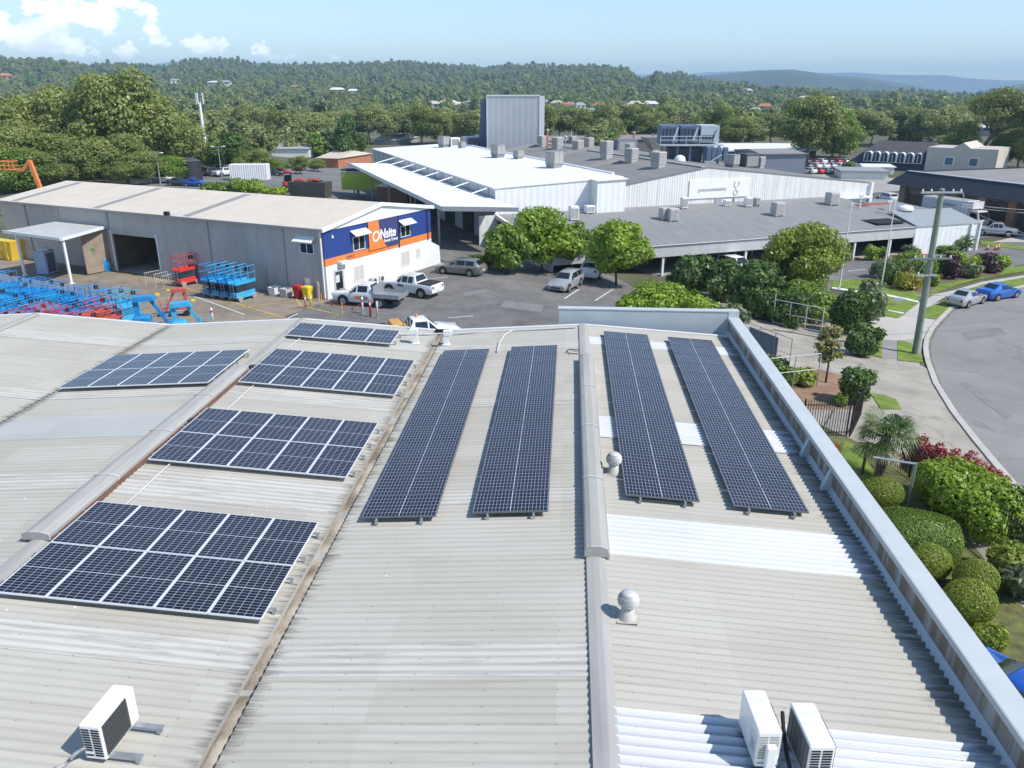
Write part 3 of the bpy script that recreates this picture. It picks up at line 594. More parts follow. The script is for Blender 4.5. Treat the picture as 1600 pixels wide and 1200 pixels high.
# ---------------------------------------------------------------- air conditioner condensers
def condenser(name_label, loc, rz, L=.86, D=.34, H=.62, feet=1, valve=False):
    """local: long side along y, fan face at +x, louvred end at -y"""
    o = thing('air_conditioner', name_label, 'air conditioner', loc, rz, 'condenser units on the roof')
    b = MB(); b.bbox((0, 0, .10+H/2), (D, L, H), .018); b.build('casing', M_white2, o)
    g = MB(); x = D/2+.012
    g.box(D/2, x-.004, -L*.46, L*.22, .14, .07+H)
    gr = g.build('fan_recess', mat('coil_dark', (.035,.037,.04), .6, 0, .2, 20), o)
    q = MB(); n = 13
    for i in range(n+1):
        yy = -L*.46+(L*.68)*i/n; q.box(x, x+.006, yy-.003, yy+.003, .14, .07+H)
    for i in range(10): zz = .14+(H-.07)*i/9; q.box(x+.006, x+.010, -L*.46, L*.22, zz-.003, zz+.003)
    q.build('fan_grille', mat('grille_grey', (.10,.105,.11), .5, 0, 0), gr)
    e = MB()
    for i in range(11):
        zz = .15+i*(H-.10)/11
        for xa, xb in ((-D*.42, -D*.06), (D*.02, D*.40)):
            if i == 1 and xa < 0: continue
            e.box(xa, xb, -L/2-.006, -L/2+.001, zz, zz+.026)
    e.build('end_louvre', M_dark if not valve else M_cap, o)
    if feet == 0:
        if not valve:
            k = MB(); k.box(-D/2-.008, -D/2+.002, -L*.46, L*.40, .15, .06+H); k = k.build('rear_coil', mat('coil_grey', (.17,.175,.18), .6, .1, .15, 30), o)
            for i in range(7): yy = -L*.46+L*.86*i/6; MB().box(-D/2-.014, -D/2-.008, yy-.004, yy+.004, .15, .06+H).build('coil_guard_wire', MATS['grille_grey'], k)
        else:
            k = MB(); k.box(-D/2-.004, -D/2+.002, -L*.46, -L*.14, .16, .05+H*.82); k.build('service_panel', mat('service_panel_grey', (.60,.61,.62), .5, 0, .03), o)  # service panel plate, slightly greyer than the casing
            MB().box(-D/2-.007, -D/2-.004, -L*.40, -L*.22, .26, .44).build('rating_label', mat('label_silver', (.45,.46,.47), .4, .2, .2, 30), o)
        MB().box(-D*.3, D*.3, L*.18, L*.30, .10+H, .103+H).build('top_label', mat('label_pale', (.68,.69,.70), .4, 0, .05), o)
    if valve:
        vc = MB(); vc.bbox((.02, -L/2-.05, .33), (.15, .10, .40), .02); vc.bbox((.10, -L/2-.03, .26), (.06, .06, .12), .01); vc.build('valve_cover', M_white2, o)
    for yy in (-L*.34, L*.34):
        f = MB(); f.box(-D/2-.05, D/2+(.48 if feet == 1 else .1), yy-.045, yy+.045, .075, .082); f.box(-D/2-.05, D/2+(.48 if feet == 1 else .1), yy-.045, yy-.04, .03, .075)
        f.box(-D/2, -D/2+.06, yy-.05, yy+.05, -.02, .03); f.box(D/2+(.38 if feet == 1 else .02), D/2+(.44 if feet == 1 else .08), yy-.05, yy+.05, -.02, .03)
        f.build('mounting_bracket', M_galv, o)
    return o
za = zroof(-6.8)+.02
A1 = condenser('white air conditioner condenser at the lower left, dark fan grille facing right', (-6.80, 8.93, za), rad(-3))
pp = MB(); pp.path([(-6.95,8.5,za+.3),(-7.1,8.45,za+.22),(-7.25,8.4,za+.06),(-7.6,8.1,za+.05),(-8.1,7.7,za+.05)], .028, 8); tag(pp.build('refrigerant_pipe', mat('pipe_lagging', (.62,.62,.6), .6, 0, .4, 8, col2=(.1,.1,.1), thr=(.5,.56))), 'taped white refrigerant pipe running from the lower left condenser', 'pipe')
zb = zroof(3.05)+.02
condenser('white air conditioner condenser at the bottom right, its pipe valve cover facing the camera', (3.03, 9.36, zb), rad(4), feet=0, valve=True)
zc = zroof(3.75)+.02
condenser('white air conditioner condenser nearest the parapet, slotted grille end facing the camera', (3.72, 9.2, zc), rad(4), feet=0, D=.36)
bx = MB(); bx.box(-.02,0,-.3,.22,.16,.6); 
hs = MB(); hs.path([(3.42,9.55,zc+.45),(3.38,9.5,zc+.62),(3.36,9.3,zc+.5),(3.38,9.1,zc+.25),(3.42,8.8,zc+.04),(3.55,8.4,zc+.04)], .03, 8); tag(hs.build('refrigerant_pipe', M_black), 'black lagged pipe looping down between the two right-hand condensers', 'pipe')
hs = MB(); hs.path([(3.15,8.95,zc+.2),(3.2,8.86,zc+.1),(3.3,8.8,zc+.04),(3.6,8.72,zc+.04)], .018, 8); tag(hs.build('drain_hose', M_white), 'thin white drain hose at the foot of the valve-cover condenser', 'hose')
# white vent stacks at the gutter end
for lx, lb in ((-6.02,'white square-headed vent stack left of the valley gutter end'), (-4.78,'white square-headed vent stack right of the valley gutter end')):
    y = 29.75; z = zroof(lx); m = MB(); m.box(-.09,.09,-.09,.09,-.05,.45); m.box(-.24 if lx < -5 else -.09, .09 if lx < -5 else .24, -.11,.11,.42,.60); m.box(-.16,.16,-.16,.16,.02,.03)
    tag(m.build('vent_stack', M_white2, loc=(lx, y, z)), lb, 'vent stack')
m = MB(); m.box(-.28,.28,-.1,.1,0,.1); m.box(-.2,.2,-.12,-.1,.02,.08); tag(m.build('gutter_sump', M_dark, loc=(XV+.02, 31.55, zroof(XV)+.02)), 'dark rainwater sump at the far end of the valley gutter', 'rain head')
m = MB(); m.tube((0,0,0),(0,0,1.1),.018,6); m.tube((0,0,.0),(0,0,.1),.05,8); tag(m.build('aerial', M_galv, loc=(-6.6,31.6,5.9)), 'thin grey aerial rod on the far gable beside the vent stacks', 'aerial')
# ================================================================ HIRE DEPOT BUILDING (left, blue and orange gable)
_C = G(513, 468); _A = rad(65.5); _SK = rad(2.5)
def ON(x, y, z): return (x - y*math.sin(_SK), y*math.cos(_SK), z)
def onw(x, y): 
    lx, ly, _ = ON(x, y, 0); return Vector((_C.x + lx*math.cos(_A) - ly*math.sin(_A), _C.y + lx*math.sin(_A) + ly*math.cos(_A), 0))
M_grey_wall = ribbed('grey_cladding', (.45,.435,.43), .3, 'Y', .5, .5, .06, streak=((.2,1.2,.15), (.15,.13,.11)), dirt=.25)
M_bluewall = ribbed('blue_cladding', (.022,.055,.23), .3, 'X', .45, .6, .06)
M_roofc = ribbed('cream_roof', (.68,.59,.47), .38, 'Y', .45, .5, .05, streak=((.15,.8,1), (.46,.42,.36)), dirt=.3)
OB = thing('depot_building', 'hire depot shed with grey ribbed sides, cream roof and blue, orange and white gable', 'building', _C, _A)
FWD, DEP, EV, RDG = 14.8, 40.0, 5.62, 6.75
def onb(mb_fn, name, m, parent=None, **k):
    mb = MB(ON); mb_fn(mb); return mb.build(name, m, parent or OB, **k)
def rz_(x): return EV + (RDG-EV)*(1-abs(x-FWD/2)/(FWD/2))
# long left wall with door opening 18.7..24.4, rest of the walls
def f(m):
    m.box(.0,.15, .15, 18.7, 0, EV); m.box(0,.15, 18.7, 24.4, 3.75, EV); m.box(0,.15,24.4,DEP,0,EV)
    m.box(FWD-.15,FWD,.15,DEP,0,EV); m.box(.15,FWD-.15,DEP-.15,DEP,0,EV)
wall = onb(f, 'side_wall', M_grey_wall)
def f(m):
    m.box(0,FWD,0,.15,0,2.65)
lower = onb(f, 'front_wall', mat('white_render', (.76,.75,.72), .7, 0, .04, 1))
onb(lambda m: m.box(0,FWD,0,.15,3.22,5.42), 'front_wall', M_bluewall).__setitem__('label', 'blue ribbed upper front wall')
onb(lambda m: m.box(0,FWD,-.012,.15,2.65,3.22), 'front_wall', M_orange).__setitem__('label', 'orange band across the front wall')
def f(m):
    m.loft([[(0,y,5.42),(FWD,y,5.42),(FWD,y,rz_(FWD)),(FWD/2,y,rz_(FWD/2)),(0,y,rz_(0))] for y in (-.06,.15)])
onb(f, 'gable_panel', M_white)
def f(m):
    for a, b in ((-.25, FWD/2), (FWD/2, FWD+.25)):
        z = lambda x: EV + (RDG-EV)*(1-abs(x-FWD/2)/(FWD/2)) + .06
        m.hexa([(a,-.2,z(a)-.05),(b,-.2,z(b)-.05),(b,DEP+.2,z(b)-.05),(a,DEP+.2,z(a)-.05),(a,-.2,z(a)),(b,-.2,z(b)),(b,DEP+.2,z(b)),(a,DEP+.2,z(a))])
roof = onb(f, 'roof', M_roofc)
M_trans = mat('translucent_sheet', (.30,.28,.25), .5, 0, .1, 2)
for y in (37.2, 25.5, 14.1):
    def f(m):
        z = lambda x: EV + (RDG-EV)*(1-abs(x-FWD/2)/(FWD/2)) + .064
        m.quad((-.1,y,z(-.1)),(FWD/2-.3,y,z(FWD/2-.3)),(FWD/2-.3,y+.85,z(FWD/2-.3)),(-.1,y+.85,z(-.1)))
    onb(f, 'translucent_strip', M_trans, roof)
def f(m):
    for a, b in ((-.3, FWD/2), (FWD/2, FWD+.3)):
        z = lambda x: rz_(x)+.10
        m.hexa([(a,-.26,z(a)-.3),(b,-.26,z(b)-.3),(b,-.07,z(b)-.3),(a,-.07,z(a)-.3),(a,-.26,z(a)),(b,-.26,z(b)),(b,-.07,z(b)),(a,-.07,z(a))])
onb(f, 'barge_board', M_white)
onb(lambda m: m.box(-.38,-.14,-.2,DEP+.2,EV-.14,EV+.02), 'eaves_gutter', mat('gutter_grey', (.36,.35,.34), .5, 0, .05))
for y in (.25, 12.2, 24.6, 36.2): onb(lambda m: m.box(-.12,0,y-.05,y+.05,.05,EV-.1), 'downpipe', M_white if y < 1 else MATS['gutter_grey'])
for y in (4.0, 31.3): onb(lambda m: m.box(-.02,0,y-.02,y+.02,.0,EV-.15), 'wall_joint', mat('joint_dark', (.10,.10,.11), .6, 0, 0))
for x in (9.7, 14.2): onb(lambda m: m.box(x-.05,x+.05,-.10,-.013,2.6,5.4), 'downpipe', mat('downpipe_navy', (.02,.035,.14), .5, 0, 0))
# windows with hoods
def window(x0, x1, z0, z1, side=False, hood=True, blinds=False, frame=M_white):
    q = (lambda m, a, b, c, d, e, g: m.box(c, d, a, b, e, g)) if side else (lambda m, a, b, c, d, e, g: m.box(a, b, c, d, e, g))
    def fr_(m):
        q(m, x0, x1, -.05, -.005, z0, z0+.06); q(m, x0, x1, -.05, -.005, z1-.06, z1); q(m, x0, x0+.06, -.05, -.005, z0+.06, z1-.06); q(m, x1-.06, x1, -.05, -.005, z0+.06, z1-.06); q(m, (x0+x1)/2-.03, (x0+x1)/2+.03, -.05, -.005, z0+.06, z1-.06)
    w_ = onb(fr_, 'window', frame)
    onb(lambda m: q(m, x0+.05, x1-.05, -.03, -.004, z0+.05, z1-.05), 'pane', mat('blind_beige', (.55,.52,.47), .6, 0, .06, 6) if blinds else M_glass, w_)
    if hood:
        def hd(m):
            for k in range(2):
                pass
            P = [(x0-.25,-.02,z1+.50),(x1+.25,-.02,z1+.50),(x1+.25,-.62,z1+.12),(x0-.25,-.62,z1+.12)]
            P += [(x0-.25,-.02,z1+.55),(x1+.25,-.02,z1+.55),(x1+.25,-.64,z1+.17),(x0-.25,-.64,z1+.17)]
            if side: P = [(b, a, c) for a, b, c in P]
            m.hexa(P)
        onb(hd, 'window_hood', M_white2, w_)
window(3.45, 5.0, 3.30, 4.45); window(10.0, 11.45, 3.42, 4.42)
window(3.35, 4.6, .75, 2.05, hood=False, blinds=True); window(9.95, 11.2, .85, 2.12, hood=False, blinds=True); window(12.3, 12.85, 1.2, 2.1, hood=False, blinds=True)
window(1.0, 2.4, 3.55, 4.4, side=True)
d = onb(lambda m: m.box(.85,2.05,-.05,-.005,.0,2.2), 'entrance_door', mat('door_frame_grey', (.52,.52,.52), .5, 0, 0))
onb(lambda m: m.box(1.0,1.85,-.065,-.051,.08,2.02), 'door_leaf', M_glass, d); onb(lambda m: m.box(1.02,1.45,-.075,-.066,1.15,1.75), 'door_poster', mat('poster_pale', (.6,.62,.64), .6, 0, .2, 9), d)
# sign
sg = onb(lambda m: m.box(5.45,9.55,-.10,-.02,3.0,5.40), 'sign_board', mat('sign_navy', (.055,.06,.17), .4, 0, 0))
def f(m):   # orange sweep, curved to the navy field
    P = [(5.45,3.0),(7.9,3.0)] + [(7.75-.98*math.sin(PI*.5*t)**1.0+.1*t, 3.0+2.4*t) for t in [i/12 for i in range(1,13)]] + [(5.45,5.40)]
    m.add([(x,-.104,z) for x, z in P], [tuple(range(len(P)))])
onb(f, 'sign_orange', M_orange, sg)
M_letter = mat('letter_white', (.82,.82,.82), .5, 0, 0)
text_mesh('sign_lettering', 'O', 1.25, M_letter, sg, (6.35,-.112,4.05), (PI/2,0,0), .012, shear=.15, weight=.02)
text_mesh('sign_lettering', 'Nsite', 1.12, M_letter, sg, (8.05,-.112,4.12), (PI/2,0,0), .012, shear=.15, weight=.03, xs=.92)
text_mesh('sign_lettering', 'Rental Group', .36, M_letter, sg, (8.45,-.112,3.52), (PI/2,0,0), .01, shear=.1, weight=.006)
text_mesh('band_lettering', 'OFFICE', .34, mat('letter_navy', (.05,.05,.15), .5, 0, 0), OB, (3.05,-.02,2.92), (PI/2,0,0), .006)
onb(lambda m: m.box(1.35,2.35,-.5,-.02,2.62,2.80), 'door_canopy', M_white2)
onb(lambda m: m.box(.9,1.05,-.12,-.01,4.75,4.98), 'wall_lamp', M_white2)
for x in (5.6, 6.6):
    a_ = onb(lambda m: m.bbox((x,-.28,.45),(.82,.32,.66),.02), 'condenser', M_white2); onb(lambda m: m.disc((x-.1,-.445,.45),(0,1,0),.24,.012,18), 'fan_guard', MATS['grille_grey'], a_)
onb(lambda m: m.box(-.14,0,1.65,2.1,.95,1.6), 'meter_box', M_white2)
onb(lambda m: m.box(-.12,0,6.2,6.3,.1,2.0), 'conduit_riser', MATS['gutter_grey'])
fl = onb(lambda m: (m.box(-.5,-.2,16.2,16.65,EV+.05,EV+.36), m.box(-.36,-.3,16.4,16.45,EV-.1,EV+.06)), 'floodlight', M_black)
# door opening interior
onb(lambda m: (m.box(.16,6.0,18.0,25.1,-.02,.02)), 'interior_floor', M_concrete)
onb(lambda m: (m.box(6.0,6.1,18.0,25.1,0,4.4), m.box(.16,6.0,17.9,18.0,0,4.4), m.box(.16,6.0,25.1,25.2,0,4.4)), 'interior_partition', mat('interior_brown', (.16,.12,.08), .8, 0, .2, 1))
dr = onb(lambda m: m.box(.02,.12,18.75,24.35,3.45,3.78), 'roller_door', M_grey_wall)
onb(lambda m: m.box(-.06,.1,18.55,18.7,0,3.8), 'door_jamb', M_white); onb(lambda m: m.box(-.06,.1,24.4,24.6,0,3.8), 'door_jamb', M_white)
# annex at the right front corner
an = onb(lambda m: m.loft([[(FWD+.02,y,-.2),(FWD+1.5,y,-.2),(FWD+1.35,y,1.7),(FWD+.02,y,2.3)] for y in (.02,1.9)]), 'lean_to', M_white)
# carport on the long side
cp = thing('carport', 'open carport with flat grey roof on posts, leaning on the grey depot wall', 'carport', onw(0, 24.2), _A)
def cpl(mb): mb.xf = None; return mb
CR = MB(); z0 = 4.05
CR.slab([(-5.5,7.2,z0-.1),(-5.6,-1.1,z0-.05),(.0,.8,z0+.1),(0,7.2,z0+.12)], .12)
CR.build('roof', mat('carport_sheet', (.50,.50,.48), .5, 0, .08, .8), cp)
fa = MB(); fa.box(-5.7,-5.6,-1.1,7.2,z0-.26,z0-.02); fa.hexa([(-5.6,-1.2,z0-.28),(0,.70,z0-.14),(0,.79,z0-.14),(-5.6,-1.11,z0-.28),(-5.6,-1.2,z0-.03),(0,.70,z0+.12),(0,.79,z0+.12),(-5.6,-1.11,z0-.03)]); fa.build('fascia', M_white, cp)
for y in (-.85, 5.9):
    p_ = MB(); p_.box(-5.40,-5.22,y-.09,y+.09,0,z0-.16); p_.box(-5.5,-5.1,y-.2,y+.2,0,.05); p_.build('post', M_white, cp)
sc_ = MB(); sc_.box(-2.6,-.05,.86,.92,0.1,z0-.2); sc_.build('side_screen', mat('screen_tan', (.30,.24,.18), .8, 0, .2, 1), cp)
MB().disc((-1.7,.85,2.2),(0,1,0),.16,.02,14).build('round_sign', mat('sign_green', (.03,.28,.12), .5, 0, 0), cp)
tk = thing('portable_toilet', 'pale blue-grey portable cabin standing under the carport roof', 'cabin', G(62,430)+Vector((.2,.9,0)), _A+rad(12))
b = MB(); b.bbox((0,0,1.1),(1.25,1.25,2.1),.06); b.build('cabin_body', mat('cabin_blue', (.30,.40,.55), .5, 0, .06), tk)
MB().box(-.42,.42,-.645,-.626,.2,1.9).build('door', mat('cabin_door', (.10,.10,.13), .6, 0, 0), tk); MB().box(-.62,-.2,-.64,-.627,1.7,1.85).build('notice', M_orange, tk)
MB().lathe([(.66,2.15),(.5,2.28),(.1,2.32)], n=4).build('roof_cap', M_white, tk)
# bits along the wall
def barrel(label, x, y, m, h=.75):
    o = thing('gas_cylinder', label, 'cylinder', onw(x, y)); b = MB(); b.lathe([(.14,0),(.15,.04),(.15,h*.85),(.08,h),(.04,h+.02)], n=12); b.build('shell', m, o, smooth=True); MB().lathe([(.03,h),(.03,h+.12)], n=8).build('valve', M_galv, o)
barrel('tall blue gas cylinder on the carport side of the depot roller door', -.7, 25.1, M_blue, 1.2)
barrel('short blue gas cylinder close to the depot roller door jamb', -.45, 24.95, M_blue, .9)
def bin_(label, x, y, m):
    o = thing('wheelie_bin', label, 'bin', onw(x, y), _A); b = MB(); b.loft([[(-.24,-.26,.1),(.24,-.26,.1),(.24,.22,.1),(-.24,.22,.1)],[(-.29,-.34,1.0),(.29,-.34,1.0),(.29,.34,1.0),(-.29,.34,1.0)]]); b.build('bin_body', m, o)
    l = MB(); l.loft([[(-.31,-.37,1.0),(.31,-.37,1.0),(.31,.36,1.0),(-.31,.36,1.0)],[(-.27,-.3,1.09),(.27,-.3,1.09),(.27,.3,1.09),(-.27,.3,1.09)]]); l.build('lid', m, o)
    for x_ in (-.2, .2): MB().disc((x_,.26,.11),(1,0,0),.11,.05,12).build('wheel', M_black, o)
bin_('red wheelie bin against the grey depot wall', -.75, 2.35, mat('bin_red', (.5,.02,.03), .4, 0, 0)); bin_('yellow wheelie bin nearest the depot corner', -.7, 1.45, mat('bin_yellow', (.75,.58,.03), .4, 0, 0))
def crate(label, x, y, m, s=(.9,.75,.7)):
    o = thing('storage_tub', label, 'tub', onw(x, y), _A); b = MB(); b.loft([[(-s[0]/2*k,-s[1]/2*k,z),(s[0]/2*k,-s[1]/2*k,z),(s[0]/2*k,s[1]/2*k,z),(-s[0]/2*k,s[1]/2*k,z)] for k, z in ((.9,0),(1,s[2]),(.9,s[2]+.001),(.85,.1))]); b.build('tub_body', m, o); MB().box(-s[0]*.42,s[0]*.42,-s[1]*.42,s[1]*.42,s[2]*.5,s[2]*.6).build('contents', M_galv, o)
crate('pale grey tub left of the red bin on the depot wall', -.7, 3.6, mat('tub_grey', (.5,.48,.45), .6, 0, .1)); crate('white tub furthest left of the bins on the depot wall', -.7, 4.8, M_white)
# bollards, safety barriers
def bollard(label, p, m, h=1.0):
    o = thing('bollard', label, 'bollard', p, group='bollards in the depot car park'); b = MB(); b.lathe([(.075,0),(.075,h),(.05,h+.03),(.0001,h+.035)], n=12); b.build('post', m, o, smooth=True); MB().lathe([(.15,0),(.15,.04),(.08,.045)], n=12).build('base_plate', M_galv, o); MB().lathe([(.079,h*.72),(.079,h*.88)], n=12).build('reflective_band', M_white if m is not M_white else M_red, o)
for i, (x, y) in enumerate(((567,490),(579,495),(590,497))): bollard(['white bollard behind the tray ute, nearest its tail','red bollard behind the tray ute, middle of three','pale bollard behind the tray ute, last of three'][i], G(x, y), [M_white, M_red, mat('bollard_pink', (.72,.5,.45), .5, 0, 0)][i], 1.25)
bollard('orange-topped bollard left of the tray ute by the depot corner', G(478,482), mat('bollard_rust', (.55,.25,.12), .6, 0, .2), 1.0); bollard('yellow bollard beside the depot bins', G(486,480), M_yellow, .95)
bollard('short white stub post at the yard edge behind the roof', G(333,505), M_white, 1.1)
ch = thing('chain_barrier', 'red plastic chain with flags along the tray ute', 'chain', G(525, 485)); c0, c1, c2 = G(503,478), G(535,492), G(567,490)
mb = MB(); P = []
for a, b in ((c0, c1), (c1, c2)):
    for i in range(9): q = a.lerp(b, i/8); P.append((q.x-ch.location.x, q.y-ch.location.y, .85-.35*math.sin(PI*i/8)))
mb.path(P, .02, 5); mb.build('chain', M_red, ch)
for q in (c0, c1): MB().tube((q.x-ch.location.x,q.y-ch.location.y,0),(q.x-ch.location.x,q.y-ch.location.y,.95),.03,8).build('stanchion', M_yellow, ch)
for k in (4, 13): MB().add([(P[k][0]-.12,P[k][1],P[k][2]),(P[k][0]+.12,P[k][1],P[k][2]),(P[k][0],P[k][1]+.02,P[k][2]-.24)], [(0,1,2)]).build('flag', M_red, ch)
wf = thing('pipe_frame', 'leaning white and pink tubular frame at the depot corner', 'frame', onw(-.5, .3), _A)
mb = MB(); mb.path([(-.3,-.1,0),(-.1,0,1.4),(0,.2,1.5),(.2,.5,0)], .03, 6); mb.build('tube_rail', mat('frame_pink', (.7,.45,.4), .5, 0, 0), wf); MB().tube((-.2,-.05,.7),(.12,.38,.7),.025,6).build('cross_rail', M_white, wf)
# ---------------------------------------------------------------- scissor lifts
def scissor_proto():
    o = thing('scissor_lift', 'x', 'scissor lift', (0,0,0)); m = M_blue
    b = MB(); b.bbox((0,0,.42),(1.75,.62,.36),.04); b.bbox((.1,0,.3),(1.2,.76,.18),.03); b.build('chassis', m, o)
    for sx in (-.62,.62):
        for sy in (-.37,.37): w_ = MB(); w_.disc((sx,sy,.19),(0,1,0),.19,.12,14); w_.build('wheel', mat('wheel_grey', (.32,.31,.30), .7, 0, .2, 6), o)
    s = MB()
    for k in range(4):
        z = .64+.11*k
        for sy in (-.28,.28): s.hexa([(-.8,sy-.03,z),(.8,sy-.03,z+.06),(.8,sy+.03,z+.06),(-.8,sy+.03,z),(-.8,sy-.03,z+.05),(.8,sy-.03,z+.11),(.8,sy+.03,z+.11),(-.8,sy+.03,z+.05)])
    s.build('scissor_stack', m, o)
    p = MB(); p.box(-.9,.9,-.37,.37,1.12,1.22); p.box(-.9,.9,-.375,-.355,1.22,1.36); p.box(-.9,.9,.355,.375,1.22,1.36); p.box(.88,.9,-.35,.35,1.22,1.36); p.build('platform', m, o)
    r = MB()
    for z in (1.78, 2.25): r.path([(-.88,-.36,z),(.88,-.36,z),(.88,.36,z),(-.88,.36,z),(-.88,-.35,z)], .022, 5)
    for x in (-.88,-.3,.3,.88):
        for y in (-.36,.36): r.tube((x,y,1.2),(x,y,2.25),.022,5)
    r.build('guard_rail', m, o)
    c = MB(); c.bbox((.74,.2,1.98),(.2,.3,.3),.03); c.build('control_box', M_black, o)
    l = MB()
    for x in (-.9,): 
        for y in (-.16,.16): l.tube((x-.03,y,.3),(x-.03,y,1.2),.018,5)
    for k in range(4): l.tube((-.93,-.16,.42+.2*k),(-.93,.16,.42+.2*k),.016,5)
    l.build('ladder', M_galv, o)
    return o
SCP = scissor_proto()
M_red2 = mat('machine_red_faded', (.50,.10,.07), .5, 0, .2, 3); M_bl2 = mat('machine_blue_light', (.05,.36,.60), .45, 0, .2, 3); M_steel = mat('stack_dark', (.05,.07,.10), .6, .2, .2, 5)
_used = False
def lift(label, p, rz, col, sc=1, grp='scissor lifts parked in the yard', stack=None):
    global _used
    if not _used: o = SCP; _used = True; o.location = p; o.rotation_euler = (0,0,rz); o['label'] = label; o['group'] = grp; o.scale = (sc,)*3
    else: o = dup(SCP, p, rz, label, grp, sc)
    recolor(o, {k: col for k in ('chassis','platform','guard_rail')} | {'scissor_stack': stack or col})
    return o
random.seed(11)
ex = Vector((math.cos(rad(158)), math.sin(rad(158)), 0)); ey = Vector((-ex.y, ex.x, 0))   # ey points to the camera side
O0 = G(204, 503); rows = 4
rowname = ['back row','second row','third row','front row']
for r in range(rows):
    for k in range(13):
        p = O0 + ex*(k*1.28 - 1.6*r*0 + random.uniform(-.12,.12)) + ey*(2.45*r) + ex*(-1.1*r)
        q = p - CO; 
        if p.y < 33.4: continue
        red = (r == 1 and k < 2) or (r >= 2 and k < 5)
        col = random.choice([M_red, M_red2]) if red else random.choice([M_blue, M_blue, M_bl2])
        hs_ = random.choice([.86,.92,.95,1.02])
        lift('%s scissor lift, %s from the right in the %s of the yard' % ('red' if red else 'blue', nth(k), rowname[r]), p, rad(68)+random.uniform(-.05,.05)+(PI if random.random()<.4 else 0), col, hs_, 'scissor lifts packed in the left yard')
for k in range(4):
    p = G(372, 470) + ex*(k*.98) ; p.z = 0
    lift(['blue scissor lift at the right end of the four by the grey wall','blue scissor lift second from right of the four by the wall','blue scissor lift third from right of the four by the wall','blue scissor lift at the left end of the four by the wall'][k], p + Vector((math.cos(rad(66)), math.sin(rad(66)),0))*.6, rad(66), M_blue if k % 2 else M_bl2, 1.18, 'blue scissor lifts by the depot wall', M_steel)
lift('red scissor lift parked alone beside the depot roller door', G(283, 447)+Vector((.3,.6,0)), rad(66), M_red, 1.15, 'scissor lifts by the depot wall', M_steel)
# white mesh barriers next to the red lift
for i, (x, y) in enumerate(((240,444),(254,446),(266,449))):
    o = thing('crowd_barrier', ['white tubular barrier nearest the depot roller door','white tubular barrier in the middle beside the red lift','white tubular barrier closest to the red lift'][i], 'barrier', G(x, y), rad(60+8*i), 'barriers beside the red lift')
    mb = MB(); mb.path([(-.7,0,0),(-.7,0,1.1),(.7,0,1.1),(.7,0,0)], .025, 6); mb.build('frame', mat('barrier_cream', (.62,.58,.48), .6, 0, .1), o); b2 = MB()
    for j in range(6): b2.tube((-.5+.2*j,0,.2),(-.5+.2*j,0,1.1),.012,5)
    b2.build('infill_bars', MATS['barrier_cream'], o); MB().box(-.72,-.68,-.3,.3,0,.04).build('foot', MATS['barrier_cream'], o); MB().box(.68,.72,-.3,.3,0,.04).build('foot', MATS['barrier_cream'], o)
# folded boom lifts
def boom(label, p, rz, col, s=1):
    o = thing('boom_lift', label, 'boom lift', p, rz, 'folded boom lifts at the yard edge'); o.scale = (s,)*3
    b = MB(); b.bbox((0,0,.55),(2.2,1.3,.45),.08); b.build('chassis', mat('boom_grey', (.3,.3,.3), .6, 0, .1), o)
    for sx in (-.8,.8):
        for sy in (-.7,.7): MB().disc((sx,sy,.38),(0,1,0),.38,.26,16).build('wheel', M_black, o)
    t = MB(); t.bbox((-.4,0,1.2),(1.4,1.1,.9),.15); t.build('turret', col, o)
    a = MB(); a.hexa([(-.9,-.16,1.5),(-.5,-.16,1.5),(-.5,.16,1.5),(-.9,.16,1.5),(-1.0,-.16,3.15),(-.6,-.16,3.3),(-.6,.16,3.3),(-1.0,.16,3.15)]); a.build('lower_boom', col, o)
    a = MB(); a.hexa([(-.95,-.42,2.9),(.9,-.42,2.95),(.9,.42,2.95),(-.95,.42,2.9),(-.95,-.42,3.3),(.6,-.42,3.35),(.6,.42,3.35),(-.95,.42,3.3)]); a.build('boom_hood', col, o)
    a = MB(); a.hexa([(.3,-.12,2.95),(.6,-.12,2.95),(.6,.12,2.95),(.3,.12,2.95),(1.4,-.12,.9),(1.65,-.12,1.0),(1.65,.12,1.0),(1.4,.12,.9)][4:]+[(.3,-.12,2.95),(.6,-.12,2.95),(.6,.12,2.95),(.3,.12,2.95)]); a.build('upper_boom', col, o)
    k = MB(); k.box(1.4,2.3,-.7,.7,.75,.82)
    for z in (1.3,1.85): k.path([(1.4,-.7,z),(2.3,-.7,z),(2.3,.7,z),(1.4,.7,z),(1.4,-.68,z)], .025, 5)
    for x, y in ((1.4,-.7),(2.3,-.7),(2.3,.7),(1.4,.7)): k.tube((x,y,.8),(x,y,1.85),.025,5)
    k.build('basket', col, o); MB().bbox((1.0,.35,3.3),(.35,.3,.2),.03).build('beacon_box', M_yellow, o)
boom('tall blue folded boom lift beside the red lifts at the yard edge', G(246, 511)+Vector((.3,-1.6,0)), rad(20), M_blue, .80)
boom('shorter blue folded boom lift nearest the white stub post', G(303, 514)+Vector((.4,-2.0,0)), rad(25), M_bl2, .74)
boom('red folded lift basket machine between the two blue boom lifts', G(283, 492), rad(200), M_red2, .6)
